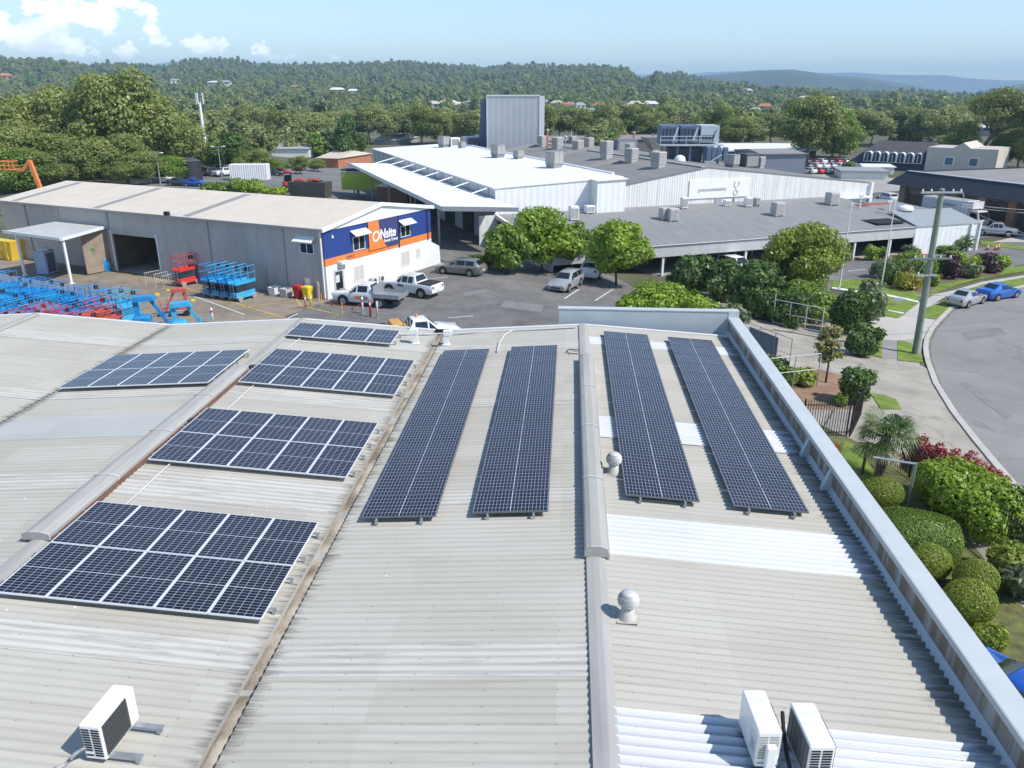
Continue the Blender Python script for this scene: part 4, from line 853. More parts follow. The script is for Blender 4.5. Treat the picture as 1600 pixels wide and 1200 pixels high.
# mast of an orange boom lift raised behind the depot roof
ob = thing('boom_lift', 'orange boom lift raised above the far left corner of the depot roof', 'boom lift', atY(68,300,100)*1.0, 0); ob.location.z = 0
B0 = ob.location; T1, T2, T3 = (atY(x, y, B0.y) - B0 for x, y in ((46,251),(35,262),(10,268)))
M_or2 = mat('boom_orange', (.72,.22,.07), .45, 0, .1)
def beam(a, b, w, n, m=M_or2):
    mb = MB(); a, b = Vector(a), Vector(b); d = (b-a).normalized(); s = Vector((0,1,0))*w; u = d.cross(Vector((0,1,0)))*w
    mb.loft([[p+s+u, p+s-u, p-s-u, p-s+u] for p in (a, b)]); mb.build(n, m, ob)
beam((0,0,2.2), T1, .22, 'main_boom'); T4 = T2 - Vector((0,0,.4)); beam(T1, T4, .17, 'jib_arm'); beam(T4, T4+Vector((-1.0,0,.2)), .14, 'basket_arm')
MB().bbox((0,0,1.1),(4.5,2.4,1.4),.2).build('chassis', M_or2, ob)
for sx in (-1.6,1.6):
    for sy in (-1.2,1.2): MB().disc((sx,sy,.5),(0,1,0),.5,.35,14).build('wheel', M_black, ob)
bk = MB(); bq = T4+Vector((-1.75,0,.1)); bk.box(bq.x-.9,bq.x+.9,bq.y-.5,bq.y+.5,bq.z,bq.z+.08)
for z in (.55,1.1): bk.path([(bq.x-.9,bq.y-.5,bq.z+z),(bq.x+.9,bq.y-.5,bq.z+z),(bq.x+.9,bq.y+.5,bq.z+z),(bq.x-.9,bq.y+.5,bq.z+z),(bq.x-.9,bq.y-.45,bq.z+z)], .05, 5)
for dx in (-.9,-.3,.3,.9): bk.tube((bq.x+dx,bq.y-.5,bq.z),(bq.x+dx,bq.y-.5,bq.z+1.1),.05,5)
bk.build('basket', M_or2, ob)
# yellow hoarding at the far left of the yard
yb = thing('skip_bin', 'yellow skip bin at the far left edge by the depot', 'skip bin', G(4, 408)+Vector((0,1.5,0)), rad(-22)); mb = MB(); mb.loft([[(-1.3,-.9,0),(1.3,-.9,0),(1.3,.9,0),(-1.3,.9,0)],[(-1.7,-1,1.9),(1.7,-1,1.9),(1.7,1,1.9),(-1.7,1,1.9)]]); mb.build('skip_body', M_yellow, yb)
for k in (-.9,0,.9): MB().box(k-.06,k+.06,-1.06,-.93,.1,1.9).build('rib', M_yellow, yb)
# ================================================================ FACTORY ACROSS THE CAR PARK
FA = rad(24.5); FZ = -2.4
def FWp(u, v, z=0): return Vector((u*math.cos(FA)-v*math.sin(FA), u*math.sin(FA)+v*math.cos(FA), z))
M_fwhite = ribbed('factory_white_cladding', (.74,.73,.71), .35, 'X', .6, .4, .04, streak=((2.2,2.2,.10), (.42,.40,.37)), dirt=.55)
M_fwhite2 = ribbed('factory_white_smooth', (.76,.765,.77), .8, 'X', .5, .15, .03)
M_fdark = ribbed('factory_grey_roof', (.20,.195,.182), .35, 'X', .8, .35, .1, streak=((2.5,.12,1), (.27,.265,.25)), dirt=.8)
M_fdark2 = ribbed('front_wing_roof', (.22,.22,.215), .35, 'X', .75, .35, .1, streak=((2.5,.12,1), (.29,.29,.285)), dirt=.7)
M_fwroof = ribbed('white_roof_sheet', (.80,.80,.79), .4, 'Y', .5, .3, .03)
M_shadewall = ribbed('side_wall_shade_blue', (.46,.47,.50), 1.1, 'Y', .5, .3, .05)  # bluish shade of the left side wall put into its colour
M_col = mat('column_white', (.72,.72,.70), .5, 0, .05)
F_ = thing('factory', 'long white and grey factory with low dark front roof, white gable wall and loading canopy', 'factory', (0,0,0), FA)
def fb(fn, name, m, parent=None, **k):
    mb = MB(); fn(mb); return mb.build(name, m, parent or F_, **k)
U0, U1, V0, V1 = 30.0, 86.0, 69.6, 86.0       # front wing
ze, zw = .85, 2.4
# front wing roof with the right-hand hip dropping away
fr_ = fb(lambda m: m.slab([(U0,V0,ze),(79.0,V0,ze),(79.0,V1,zw),(U0,V1,zw)], .12), 'front_roof', M_fdark2)
fb(lambda m: m.slab([(79.02,V0+6,1.2),(89.5,V0+6,.75),(93.3,V1+5,.75),(79.02,V1+5,1.9)], .15), 'front_roof', M_fdark2)
fb(lambda m: m.slab([(76.2,V0-.3,ze+.1),(86.3,V0-.3,ze+.05),(88.0,V0+6,ze+.9),(78.0,V0+6,ze+1.0)], .15), 'end_block_roof', ribbed('end_roof', (.30,.32,.33), .35, 'X', .6, .3, .05))
fb(lambda m: m.box(72,76.2,V0+1.5,V0+5.2,ze+.3,ze+.42), 'roof_well', M_dark); 
fas = fb(lambda m: m.hexa([(U0,V0-.12,-.32),(76,V0-.12,-.32),(76,V0,-.32),(U0,V0,-.32),(U0,V0-.35,ze+.03),(76,V0-.35,ze+.03),(76,V0,ze+.03),(U0,V0,ze+.03)]), 'fascia', mat('fascia_white', (.66,.66,.65), .6, 0, .08, .5, stretch=(3,1,.3)))
fb(lambda m: m.box(U0,76,V0-.40,V0-.36,ze-.05,ze+.05), 'fascia_gutter', mat('gutter_dark', (.12,.12,.13), .5, 0, 0), fas)
for u in (42.6,47.7,52.8,57.8,62.8,67.6,72.8): fb(lambda m: m.box(u-.12,u+.12,V0+.0,V0+.24,FZ,-.3), 'column', M_col)
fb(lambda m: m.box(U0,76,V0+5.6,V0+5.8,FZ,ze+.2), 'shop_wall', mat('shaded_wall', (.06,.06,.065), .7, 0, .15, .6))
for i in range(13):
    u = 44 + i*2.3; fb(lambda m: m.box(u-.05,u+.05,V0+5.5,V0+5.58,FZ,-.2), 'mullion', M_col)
fb(lambda m: m.box(U0,76,V0+.3,V0+5.6,FZ+.0,FZ+.12), 'veranda_slab', M_concrete)
fb(lambda m: (m.box(76.0,86.2,V0-.25,V0-.05,FZ,ze+.06)), 'end_wall', M_fwhite2)
fb(lambda m: (m.box(86.2,86.4,V0-.25,V1+5,FZ,ze+.0)), 'end_wall', M_fwhite2)
for u in (84.6, 86.0): fb(lambda m: m.box(u-.12,u+.12,V0-.5,V0-.26,FZ,ze), 'downpipe', M_col)
fb(lambda m: m.box(U0,U0+.2,V0,V1,FZ,1.4), 'end_wall', M_fwhite)
fb(lambda m: m.hexa([(U0-.2,V0-.3,ze-.3),(U0+.1,V0-.3,ze-.3),(U0+.1,V1,zw-.3),(U0-.2,V1,zw-.3),(U0-.2,V0-.3,ze+.12),(U0+.1,V0-.3,ze+.12),(U0+.1,V1,zw+.12),(U0-.2,V1,zw+.12)]), 'barge_board', M_white)
# white block (left)
wb_ = fb(lambda m: m.loft([[(30,v,1.5),(46.2,v,1.5),(46.2,v,6.0),(30,v,5.35)] for v in (V1+.02, V1+.22)]), 'front_wall', M_fwhite2)
fb(lambda m: m.loft([[(42.0,v,1.5),(45.7,v,1.5),(45.7,v,6.02),(42.0,v,5.9)] for v in (V1-1.8, V1+.0)]), 'front_bay', M_fwhite2)
wr = fb(lambda m: m.slab([(29.7,V1-.1,5.42),(46.3,V1-.1,6.12),(46.3,158,6.12),(29.7,158,5.42)], .12), 'white_roof', M_fwroof)
fb(lambda m: m.slab([(41.8,V1-2.0,5.98),(45.9,V1-2.0,6.10),(45.9,V1-.12,6.10),(41.8,V1-.12,5.98)], .1), 'bay_roof', M_fwroof)
fb(lambda m: m.box(46.31,46.7,V1+3,158,6.06,6.30), 'roof_curb', M_fwhite2)
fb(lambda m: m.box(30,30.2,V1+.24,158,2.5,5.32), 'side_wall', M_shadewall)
for i in range(18): 
    v = V1+2.5+i*4; fb(lambda m: m.box(29.9,29.99,v-.09,v+.09,2.6,5.3), 'wall_mullion', mat('mullion_pale', (.5,.51,.53), .5, 0, 0))
fb(lambda m: m.box(30.22,30.4,V1+.24,158,FZ,2.48), 'dock_wall', mat('dock_wall_grey', (.44,.44,.46), .7, 0, .08, .5))
for i in range(8): fb(lambda m: m.box(30.1,30.21,V1+9+i*8.5,V1+13.5+i*8.5,FZ,1.6), 'dock_door', mat('dock_dark', (.03,.032,.035), .7, 0, .2))
fb(lambda m: (m.box(30,30.2,V1+.24,V1+.4,FZ,2.4), m.box(27.8,30.0,V1-.6,V1-.4,FZ,2.4)), 'screen_wall', M_fwhite2)
fb(lambda m: m.slab([(21.9,79.6,4.5),(29.6,77.6,4.25),(29.6,140,4.0),(21.9,140,4.25)], .16), 'loading_canopy', M_fwroof)
fb(lambda m: m.box(21.8,21.9,79.5,140,4.05,4.52), 'canopy_fascia', M_white); fb(lambda m: m.hexa([(21.8,79.45,4.05),(29.6,77.45,3.85),(29.6,77.58,3.85),(21.8,79.58,4.05),(21.8,79.45,4.53),(29.6,77.45,4.30),(29.6,77.58,4.30),(21.8,79.58,4.53)]), 'canopy_fascia', mat('canopy_edge_grey', (.3,.31,.33), .5, 0, 0))
for i in range(8):
    v = 88+i*7; fb(lambda m: m.tube((24.5,v-2.4,4.25),(29.95,v,5.25),.07,6), 'tie_rod', M_white)
for i in range(5): fb(lambda m: m.box(22.6,22.8,84+i*13,84.2+i*13,FZ,4.2), 'canopy_post', M_galv)
# gable wall and the big dark roofs behind
gw = fb(lambda m: m.loft([[(46.0,v,1.6),(84.5,v,1.6),(84.5,v,3.95),(58.2,v,6.75),(45.75,v,4.9)] for v in (V1+.02, V1+.25)]), 'gable_wall', M_fwhite)
fb(lambda m: m.box(84.4,84.8,V1-.4,V1+.3,1.4,4.05), 'gable_wall', M_fwhite2)
for a, b in (((45.75,4.9),(58.2,6.75)), ((58.2,6.75),(84.6,3.95))):
    fb(lambda m: m.hexa([(a[0],V1-.04,a[1]-.02),(b[0],V1-.04,b[1]-.02),(b[0],V1+.40,b[1]-.02),(a[0],V1+.40,a[1]-.02),(a[0],V1-.04,a[1]+.10),(b[0],V1-.04,b[1]+.10),(b[0],V1+.40,b[1]+.10),(a[0],V1+.40,a[1]+.10)]), 'coping', mat('coping_dark', (.18,.18,.19), .5, 0, .05))
fb(lambda m: m.slab([(46.75,V1+.42,4.95),(58.2,V1+.42,6.72),(58.2,160,6.72),(46.75,160,5.2)], .1), 'main_roof', M_fdark)
fb(lambda m: m.slab([(58.22,V1+.42,6.72),(84.4,V1+.42,3.92),(84.4,160,4.2),(58.22,160,6.72)], .1), 'main_roof', M_fdark)
for v in (104, 121, 139): fb(lambda m: m.loft([[(47.5,v+d,5.15+h),(58.2,v+d,6.75+h),(58.2,v+d,6.6),(47.5,v+d,5.0)] for d, h in ((-.9,.02),(-.2,.42),(.4,.42),(1.2,.02))]), 'roof_monitor', M_fdark)
fb(lambda m: m.box(57.9,58.5,V1+1,160,6.72,6.84), 'ridge_cap', M_cap)
sgn = fb(lambda m: m.box(55.6,64.6,V1-.12,V1+.0,3.05,5.35), 'sign_board', M_white2); sgn.scale = (1,1,1)
sgn2 = sgn
M_gl = mat('faint_letter', (.45,.45,.46), .6, 0, 0)
text_mesh('sign_lettering', 'greatermachinebuilder', 0.62, M_gl, sgn, (59.0,V1-.14,4.1), (PI/2,0,0), .01, xs=.75, weight=.008)
mb = MB(); mb.path([(62.3,V1-.15,5.0),(62.2,V1-.15,4.5),(62.5,V1-.15,4.1),(62.9,V1-.15,4.5),(62.9,V1-.15,5.0)], .05, 5); mb.path([(62.5+.32*math.cos(a),V1-.15,3.6+.3*math.sin(a)) for a in [i*PI/6 for i in range(13)]], .05, 5); mb.build('sign_emblem', M_gl, sgn)
fb(lambda m: m.box(59.6,60.6,V1-.10,V1+.0,2.2,3.9-1.0), 'wall_door', mat('door_blue_grey', (.35,.37,.45), .5, 0, 0))
for u in (62.4, 65.2): fb(lambda m: m.box(u-.06,u+.06,V1-.12,V1+.0,2.1,2.94), 'wall_seam', M_galv)
fb(lambda m: m.box(76,84.4,V1-.9,V1-.02,2.05,2.30), 'eaves_flashing', M_fwhite2)
fb(lambda m: m.slab([(77.5,V1-6,1.93),(83,V1-6,1.95),(83,V1-5.1,2.03),(77.5,V1-5.1,2.01)], .03), 'rust_patch', mat('roof_rust', (.30,.10,.05), .8, 0, .3, .8))
# grey box tower behind
tb = atY(803, 217, 152); tw = thing('plant_tower', 'tall windowless pale grey box tower rising behind the factory roof', 'tower', (tb.x, tb.y, 0))
p0, p1, p2 = atY(761,150,152)-tb, atY(843,150,152)-tb, atY(750,160,165)-tb
zt = atY(800,150,152).z
b = MB(); b.loft([[(p0.x,0,FZ),(p1.x,0,FZ),(p1.x+.5,14,FZ),(p0.x-1.2,14,FZ)],[(p0.x,0,zt),(p1.x,0,zt),(p1.x+.5,14,zt),(p0.x-1.2,14,zt)]]); b.build('cladding', ribbed('tower_grey', (.40,.42,.45), 1.1, 'X', .5, .1, .05), tw)
b = MB(); b.box(p0.x-.1,p1.x+.1,-.12,.0,zt-.02,zt+.2); b.box(p0.x-.12,p0.x,-.12,.2,FZ,zt); b.box(p1.x,p1.x+.12,-.12,.2,FZ,zt); b.build('corner_trim', mat('trim_pale', (.6,.62,.64), .5, 0, 0), tw)
b = MB(); b.hexa([(p0.x-3.0,5,FZ),(p0.x-.3,5,FZ),(p0.x-.8,12,FZ),(p0.x-3.0,12,FZ),(p0.x-1.6,5,zt-.6),(p0.x-.3,5,zt-.1),(p0.x-.8,12,zt-.1),(p0.x-1.9,12,zt-1.0)]); b.build('side_bay', mat('tower_navy', (.07,.09,.19), .5, 0, .05), tw)
# ---------------------------------------------------------------- evaporative coolers and flues on the roof
M_cool = mat('cooler_beige', (.46,.45,.43), .6, 0, .08, 2); M_lou = ribbed('cooler_louvre', (.36,.355,.34), .14, 'Z', .6, .9, .05)
def cooler_proto():
    o = thing('evaporative_cooler', 'x', 'rooftop cooler', (0,0,0)); s = .62
    b = MB(); b.bbox((0,0,.95),(1.3,1.3,1.15),.05); b.build('casing', M_cool, o)
    for k in range(4):
        a = k*PI/2; c_, s_ = math.cos(a), math.sin(a)
        for h in (-.30,.30):
            q = MB(); q.cbox((c_*.655-s_*h, s_*.655+c_*h, .95), (.03,.52,.95), a); q.build('louvre_panel', M_lou, o)
    d = MB(); d.loft([[(-.45,-.45,-.4),(.45,-.45,-.4),(.45,.45,-.4),(-.45,.45,-.4)],[(-.6,-.6,.38),(.6,-.6,.38),(.6,.6,.38),(-.6,.6,.38)]]); d.build('duct_base', M_cool, o)
    return o
CLP = cooler_proto(); _cu = False
M_cpur = mat('cooler_dark', (.22,.215,.24), .6, 0, .08, 2); M_cgrn = mat('cooler_grey_green', (.27,.28,.265), .6, 0, .08, 2)
def roofz(u, v):
    if u < 46.3: return 5.42+(u-29.7)/16.6*.7
    return 5.0+(u-46.75)/11.45*1.75 if u < 58.2 else 6.72-(u-58.2)*.107
def on_roof(x, y):
    z = 6.0
    for _ in range(15):
        p = at(x, y, z); u = p.x*math.cos(FA)+p.y*math.sin(FA); v = -p.x*math.sin(FA)+p.y*math.cos(FA); z = roofz(u, v)
    return Vector((p.x, p.y, z))
def cooler(label, x, y, wpx, m=M_cool, hs=1.0):
    global _cu
    p = on_roof(x, y); d = (p-CO).length; s = wpx/FPX*d/1.95
    if not _cu: o = CLP; _cu = True; o.location = p; o.rotation_euler = (0,0,FA+rad(20)); o['label'] = label; o['group'] = 'coolers on the factory roof'; o.scale = (s,s,s*hs)
    else: o = dup(CLP, p, FA+rad(20), label, 'coolers on the factory roof', (s,s,s*hs))
    recolor(o, {'casing': m, 'duct_base': m})
for lb, x, y, wpx, m, hs in (
 ('purple-grey cooler at the far left on the white roof edge',694,230,20,M_cpur,1), ('dark cooler in the middle of the white roof edge',778,246,24,M_cpur,1),
 ('large grey-green cooler at the front end of the white roof edge',866,262,30,M_cgrn,1), ('small dark frame cooler behind the white roof edge',722,231,14,M_cgrn,.8), ('low slatted cooler between the two dark white-edge coolers',810,248,18,M_cgrn,.9),
 ('pale cooler right in front of the grey tower foot',823,226,17,M_cool,1),('pale cooler right of the tower foot',847,228,17,M_cool,1.1),('pale cooler beside the orange flue pipe',871,232,19,M_cool,1.05),
 ('pale cooler behind the left pair past the flue pipe',894,226,13,M_cool,1.2),('pale cooler in the left front of the dark roof',903,238,19,M_cool,1.05),('pale cooler behind, between two front coolers',920,231,17,M_cool,1.1),
 ('tall stacked cooler with a white top hood',947,249,22,M_cool,1.45),('small pale cooler in front of the orange stack',983,240,15,M_cool,1.2),('pale cooler in the front row under the orange stack',986,255,23,M_cool,1.1),
 ('large cooler nearest the white gable wall, left of its peak',1028,263,26,M_cool,1.1),('pale cooler tucked behind the gable-side cooler',1048,248,18,M_cool,1.1),
 ('purple-grey cooler beyond the gable peak',1143,262,24,M_cpur,1.0),('small beige cooler right of the dark metal box',1186,262,18,M_cool,1.1),('small pale cooler at the roof edge by the tower',768,222,12,M_cool,1.4)): cooler(lb, x, y, wpx, m, hs)
def rbox(label, x, y, wpx, hpx, m, cat='duct box', name='duct_box', depth=1.0):
    p = on_roof(x, y); d = (p-CO).length/FPX; o = thing(name, label, cat, p, FA); b = MB(); b.bbox((0,0,hpx*d/2-.1),(wpx*d,wpx*d*depth,hpx*d+.2),.06); b.build('casing', m, o); MB().box(-wpx*d*.4,wpx*d*.4,-wpx*d*depth/2-.03,-wpx*d*depth/2+.01,hpx*d*.15,hpx*d*.85).build('panel', M_cgrn, o); return o
rbox('dark open-fronted metal box between two coolers beyond the gable peak', 1167, 262, 24, 20, mat('box_dark', (.06,.062,.07), .5, 0, .05))
rbox('navy louvred plant box behind the tall stacked cooler', 975, 237, 34, 18, mat('plant_purple', (.15,.145,.19), .6, 0, .1), depth=.6)
rbox('long pale duct housing left of the tower', 742, 226, 34, 12, M_fwhite2, depth=.5)
rbox('white cube housing at the rear left of the white roof', 710, 229, 14, 13, M_white2)
def flue(label, x, y, hpx, m, capm=None, r=.16):
    p = on_roof(x, y); h = hpx*(p-CO).length/FPX; o = thing('flue_pipe', label, 'flue', p, 0, 'flues on the factory roof'); b = MB(); b.tube((0,0,-.2),(0,0,h),r,10); b.build('pipe', m, o, smooth=False); MB().lathe([(r*1.1,h-.05),(r*2.1,h+.12),(r*1.6,h+.22),(.001,h+.4)], n=10).build('cowl', capm or M_galv, o)
M_of = mat('flue_orange', (.50,.18,.08), .6, 0, .2, 2)
flue('orange flue pipe beside the pale cooler right of the tower', 855, 235, 27, M_of); flue('slim grey flue pipe in front of the cooler row', 883, 240, 22, M_galv, r=.11)
flue('orange flue stack behind the front row of coolers', 989, 238, 27, M_of, r=.18); flue('brown flue with flared cowl near the cooling plant', 1019, 232, 20, mat('flue_brown', (.17,.14,.12), .7, 0, .2), r=.2)
flue('thin white mast-like flue at the rear of the dark roof', 892, 224, 16, M_white, r=.07)
# inverted cone hood
p = on_roof(1022, 245); hd = thing('exhaust_hood', 'grey funnel-shaped exhaust hood behind the gable-side cooler', 'exhaust hood', p, FA); b = MB(); b.loft([[(-.6,-.6,1.2),(.6,-.6,1.2),(.6,.6,1.2),(-.6,.6,1.2)],[(-2.2,-1.2,3.2),(2.2,-1.2,3.2),(2.2,1.2,3.2),(-2.2,1.2,3.2)]]); b.build('hood', M_cgrn, hd); MB().box(-.6,.6,-.6,.6,-.2,1.2).build('duct', M_cool, hd)
p = on_roof(1062, 252); pd = thing('white_dome', 'small white domed cover in front of the cooling plant', 'dome', p, FA); MB().lathe([(.9,-.3),(.9,.1),(.75,.6),(.42,.85),(.001,.95)], n=14).build('dome', M_white2, pd, smooth=True); MB().lathe([(.96,-.3),(.96,.0)], n=14).build('rim', M_galv, pd)
# cooling tower plant
Yc = 128; q = lambda x, y, Y=Yc: atY(x, y, Y); cp0 = q(1078, 252); ct = thing('cooling_plant', 'blue-grey louvred cooling tower plant with stairs on the factory roof', 'cooling tower', (cp0.x, cp0.y, cp0.z))
def rel(x, y, Y=Yc): return q(x, y, Y) - cp0
M_ctb = mat('cooling_blue', (.10,.15,.23), .55, 0, .1, 1); M_ctl = ribbed('cooling_louvre', (.045,.06,.10), .55, 'X', .5, 1.0, .05); M_ctp = mat('cooling_pale', (.42,.48,.52), .5, 0, .06)
for k, (xa, xb) in enumerate(((1033,1061),(1062,1092),(1094,1125))):
    a, c2 = rel(xa, 223), rel(xb, 196.5)
    b = MB(); b.box(a.x, c2.x, .0, 6.5, a.z, c2.z); b.build('tower_cell', M_ctb if k < 2 else M_ctp, ct)
    b = MB(); b.box(a.x+.25, c2.x-.6, -.12, .0, a.z+.25, c2.z-.4 if k < 2 else c2.z-1.4); b.build('louvre', M_ctl, ct)
    b = MB(); b.hexa([(c2.x-.9,-.2,a.z+.3),(c2.x-.55,-.2,a.z+.3),(c2.x-.55,-.125,a.z+.3),(c2.x-.9,-.125,a.z+.3),(c2.x-.25,-.2,c2.z-.2),(c2.x+.0,-.2,c2.z-.2),(c2.x+.0,-.125,c2.z-.2),(c2.x-.25,-.125,c2.z-.2)]); b.build('cell_brace', M_ctp, ct)
a, c2 = rel(1030, 226), rel(1128, 223); b = MB(); b.box(a.x,c2.x,-1.4,7,a.z-.1,a.z+.1); b.build('deck', M_ctp, ct)
for x in (1034,1058,1078,1100,1122): 
    a = rel(x, 225); b = MB(); b.box(a.x-.15,a.x+.15,-1,-.7,-.3,a.z-.1); b.build('leg', M_ctb, ct)
for x in (1030,1050,1070,1090): 
    a, c2 = rel(x, 224), rel(x+20, 224); b = MB()
    for h in (.55,1.1): b.path([(a.x,-1.35,a.z+h),(c2.x,-1.35,a.z+h)], .05, 4)
    b.tube((a.x,-1.35,a.z),(a.x,-1.35,a.z+1.1),.05,4); b.build('handrail', M_ctp, ct)
for i, x in enumerate((1104,1112,1120,1130)):
    a = rel(x, 249); b = MB(); b.bbox((a.x,-1.2,a.z+.9),(.75,1.0,2.0),.1); b.build('pump_unit', M_ctb, ct)
a, c2 = rel(1100, 254), rel(1122, 240); b = MB(); b.hexa([(a.x,-2.4,a.z),(a.x+.3,-2.4,a.z),(a.x+.3,-1.9,a.z),(a.x,-1.9,a.z),(c2.x,-2.4,c2.z),(c2.x+.3,-2.4,c2.z),(c2.x+.3,-1.9,c2.z),(c2.x,-1.9,c2.z)]); b.build('stair', M_ctp, ct)
b = MB(); a, c2 = rel(1045, 247), rel(1098, 232); b.box(a.x,c2.x,.2,5,a.z-1,c2.z); b.build('plant_body', mat('plant_dark', (.06,.075,.11), .6, 0, .2, .6), ct)
# small things on the front wing roof
def wing_pt(x, y):
    z = 1.5
    for _ in range(15):
        p = at(x, y, z); v = -p.x*math.sin(FA)+p.y*math.cos(FA); z = .85+(v-V0)/(V1-V0)*(zw-.85)
    return Vector((p.x, p.y, z))
def wing_box(label, x, y, w, d, h, m, name='condenser_unit', cat='air conditioner'):
    p = wing_pt(x, y); o = thing(name, label, cat, p, FA, 'units on the low front roof'); b = MB(); b.bbox((0,0,h/2+.1),(w,d,h),.04); b.build('casing', m, o); g = MB(); g.box(-w*.4,-w*.04,-d/2-.03,-d/2+.005,.25,h*.92); g.build('grille', M_lou, o); g = MB(); g.box(w*.04,w*.4,-d/2-.03,-d/2+.005,.25,h*.92); g.build('grille', M_lou, o)
    for s in (-1,1): MB().box(s*w*.4-.05,s*w*.4+.05,-d*.5,d*.5,-.05,.1).build('foot', M_galv, o)
wing_box('tall white condenser at the left end of the low front roof', 896, 344, 1.0, .8, 1.5, M_white2); wing_box('small white condenser by the projecting white bay', 921, 333, 1.1, .8, .8, M_white2)
wing_box('left of the paired beige condensers in the middle of the low roof', 1038, 343, 1.1, 1.0, 1.25, M_cool); wing_box('right of the paired beige condensers in the middle of the low roof', 1050, 345, 1.2, 1.0, 1.35, M_cool)
wing_box('small condenser standing against the white gable wall, left of the sign', 1068, 326, .8, .7, 1.3, M_white); wing_box('pale condenser below the right end of the sign', 1168, 323, .9, .8, 1.1, M_white); wing_box('grey condenser right below the sign end', 1181, 322, .7, .8, .9, M_cgrn)
wing_box('beige condenser in the middle right of the low front roof', 1214, 337, 1.3, 1.1, 1.5, M_cool); wing_box('beige condenser in the right rear of the low front roof', 1299, 320, 1.4, 1.2, 1.5, M_cool)
wing_box('low round-fan unit on the wall side under the sign', 1135, 322, .8, .6, .7, M_white)
p = wing_pt(1413, 334); ml = thing('mushroom_vent', 'white mushroom vent at the right end of the low front roof', 'roof vent', p); MB().lathe([(.5,-.2),(.5,.5)], n=12).build('throat', M_white, ml); MB().lathe([(1.0,.45),(1.05,.6),(.8,.95),(.001,1.1)], n=14).build('cowl', M_white2, ml, smooth=True)
for i, (x, y) in enumerate(((1343,325),(1388,334))):
    p = wing_pt(x, y); o = thing('vent_pipe', ['white vent pipe left of the flagpoles on the low roof','white vent pipe between flagpole and mushroom vent'][i], 'vent pipe', p); MB().tube((0,0,-.1),(0,0,1.5),.1,8).build('pipe', M_white, o); MB().box(-.3,.3,-.1,.1,1.4,1.6).build('tee', M_white, o)
# ================================================================ VEHICLES
M_tyre = M_black; M_rim = mat('alloy_rim', (.38,.39,.40), .35, .6, .05); M_cglass = mat('car_glass', (.012,.014,.017), .06, 0, 0, spec=.9)
M_lamp = mat('lamp_clear', (.55,.56,.57), .15, .2, 0); M_tail = mat('lamp_red', (.35,.01,.012), .25, 0, 0); M_trim = mat('car_trim', (.025,.025,.027), .6, 0, 0); M_plate = mat('number_plate', (.6,.6,.55), .5, 0, 0)
def paint(n, c, metal=.0): return mat('paint_'+n, c, .28, metal, 0, coat=.7)
P_white = paint('white', (.74,.74,.73)); P_silver = paint('silver', (.46,.47,.48), .4); P_green = paint('grey_green', (.22,.24,.21), .4); P_blue = paint('blue', (.01,.13,.50), .15); P_red = paint('red', (.45,.02,.025)); P_dark = paint('charcoal', (.05,.053,.06), .2); P_bluedk = paint('deep_blue', (.015,.09,.42), .15); P_maroon = paint('maroon', (.18,.015,.02))
P_beige = paint('beige', (.42,.38,.33), .3)
STY = {
 'sedan': [(2.32,.36,.60,.64,.66,.5),(2.18,.22,.70,.74,.84,.7),(1.3,.2,.86,.93,.89,.75),(.95,.2,.91,.97,.9,.74),(.22,.2,.94,1.40,.9,.60),(-.85,.2,.95,1.43,.9,.61),(-1.6,.2,.97,1.05,.88,.68),(-2.15,.25,.95,1.01,.84,.66),(-2.3,.42,.80,.84,.76,.6)],
 'wagon': [(2.32,.36,.60,.64,.66,.5),(2.18,.22,.70,.74,.84,.7),(1.3,.2,.86,.93,.89,.75),(.95,.2,.91,.97,.9,.74),(.22,.2,.94,1.42,.9,.60),(-.85,.2,.95,1.47,.9,.62),(-1.75,.2,.96,1.43,.88,.60),(-2.2,.25,.95,1.02,.84,.68),(-2.34,.42,.78,.84,.78,.64)],
 'suv': [(2.32,.42,.75,.80,.72,.6),(2.2,.30,.86,.92,.88,.74),(1.35,.28,1.02,1.10,.93,.8),(1.0,.28,1.06,1.13,.93,.78),(.35,.28,1.10,1.68,.93,.66),(-.9,.28,1.10,1.73,.93,.68),(-1.95,.28,1.10,1.68,.92,.66),(-2.25,.32,1.08,1.16,.88,.74),(-2.36,.5,.9,.95,.82,.7)],
 'ute': [(2.62,.48,.82,.87,.74,.6),(2.48,.36,.93,1.0,.90,.76),(1.5,.34,1.06,1.14,.93,.8),(1.1,.34,1.10,1.17,.93,.78),(.45,.34,1.12,1.72,.93,.66),(-.75,.34,1.12,1.76,.93,.68),(-1.02,.34,1.12,1.19,.93,.86),(-2.45,.42,1.10,1.15,.92,.86),(-2.55,.5,1.02,1.06,.88,.82)],
 'cab': [(2.62,.48,.82,.87,.74,.6),(2.48,.36,.93,1.0,.90,.76),(1.5,.34,1.06,1.14,.93,.8),(1.1,.34,1.10,1.17,.93,.78),(.45,.34,1.12,1.70,.93,.66),(-.55,.34,1.12,1.73,.93,.68),(-.85,.34,1.12,1.20,.92,.84),(-.95,.4,1.0,1.05,.9,.82)],
}
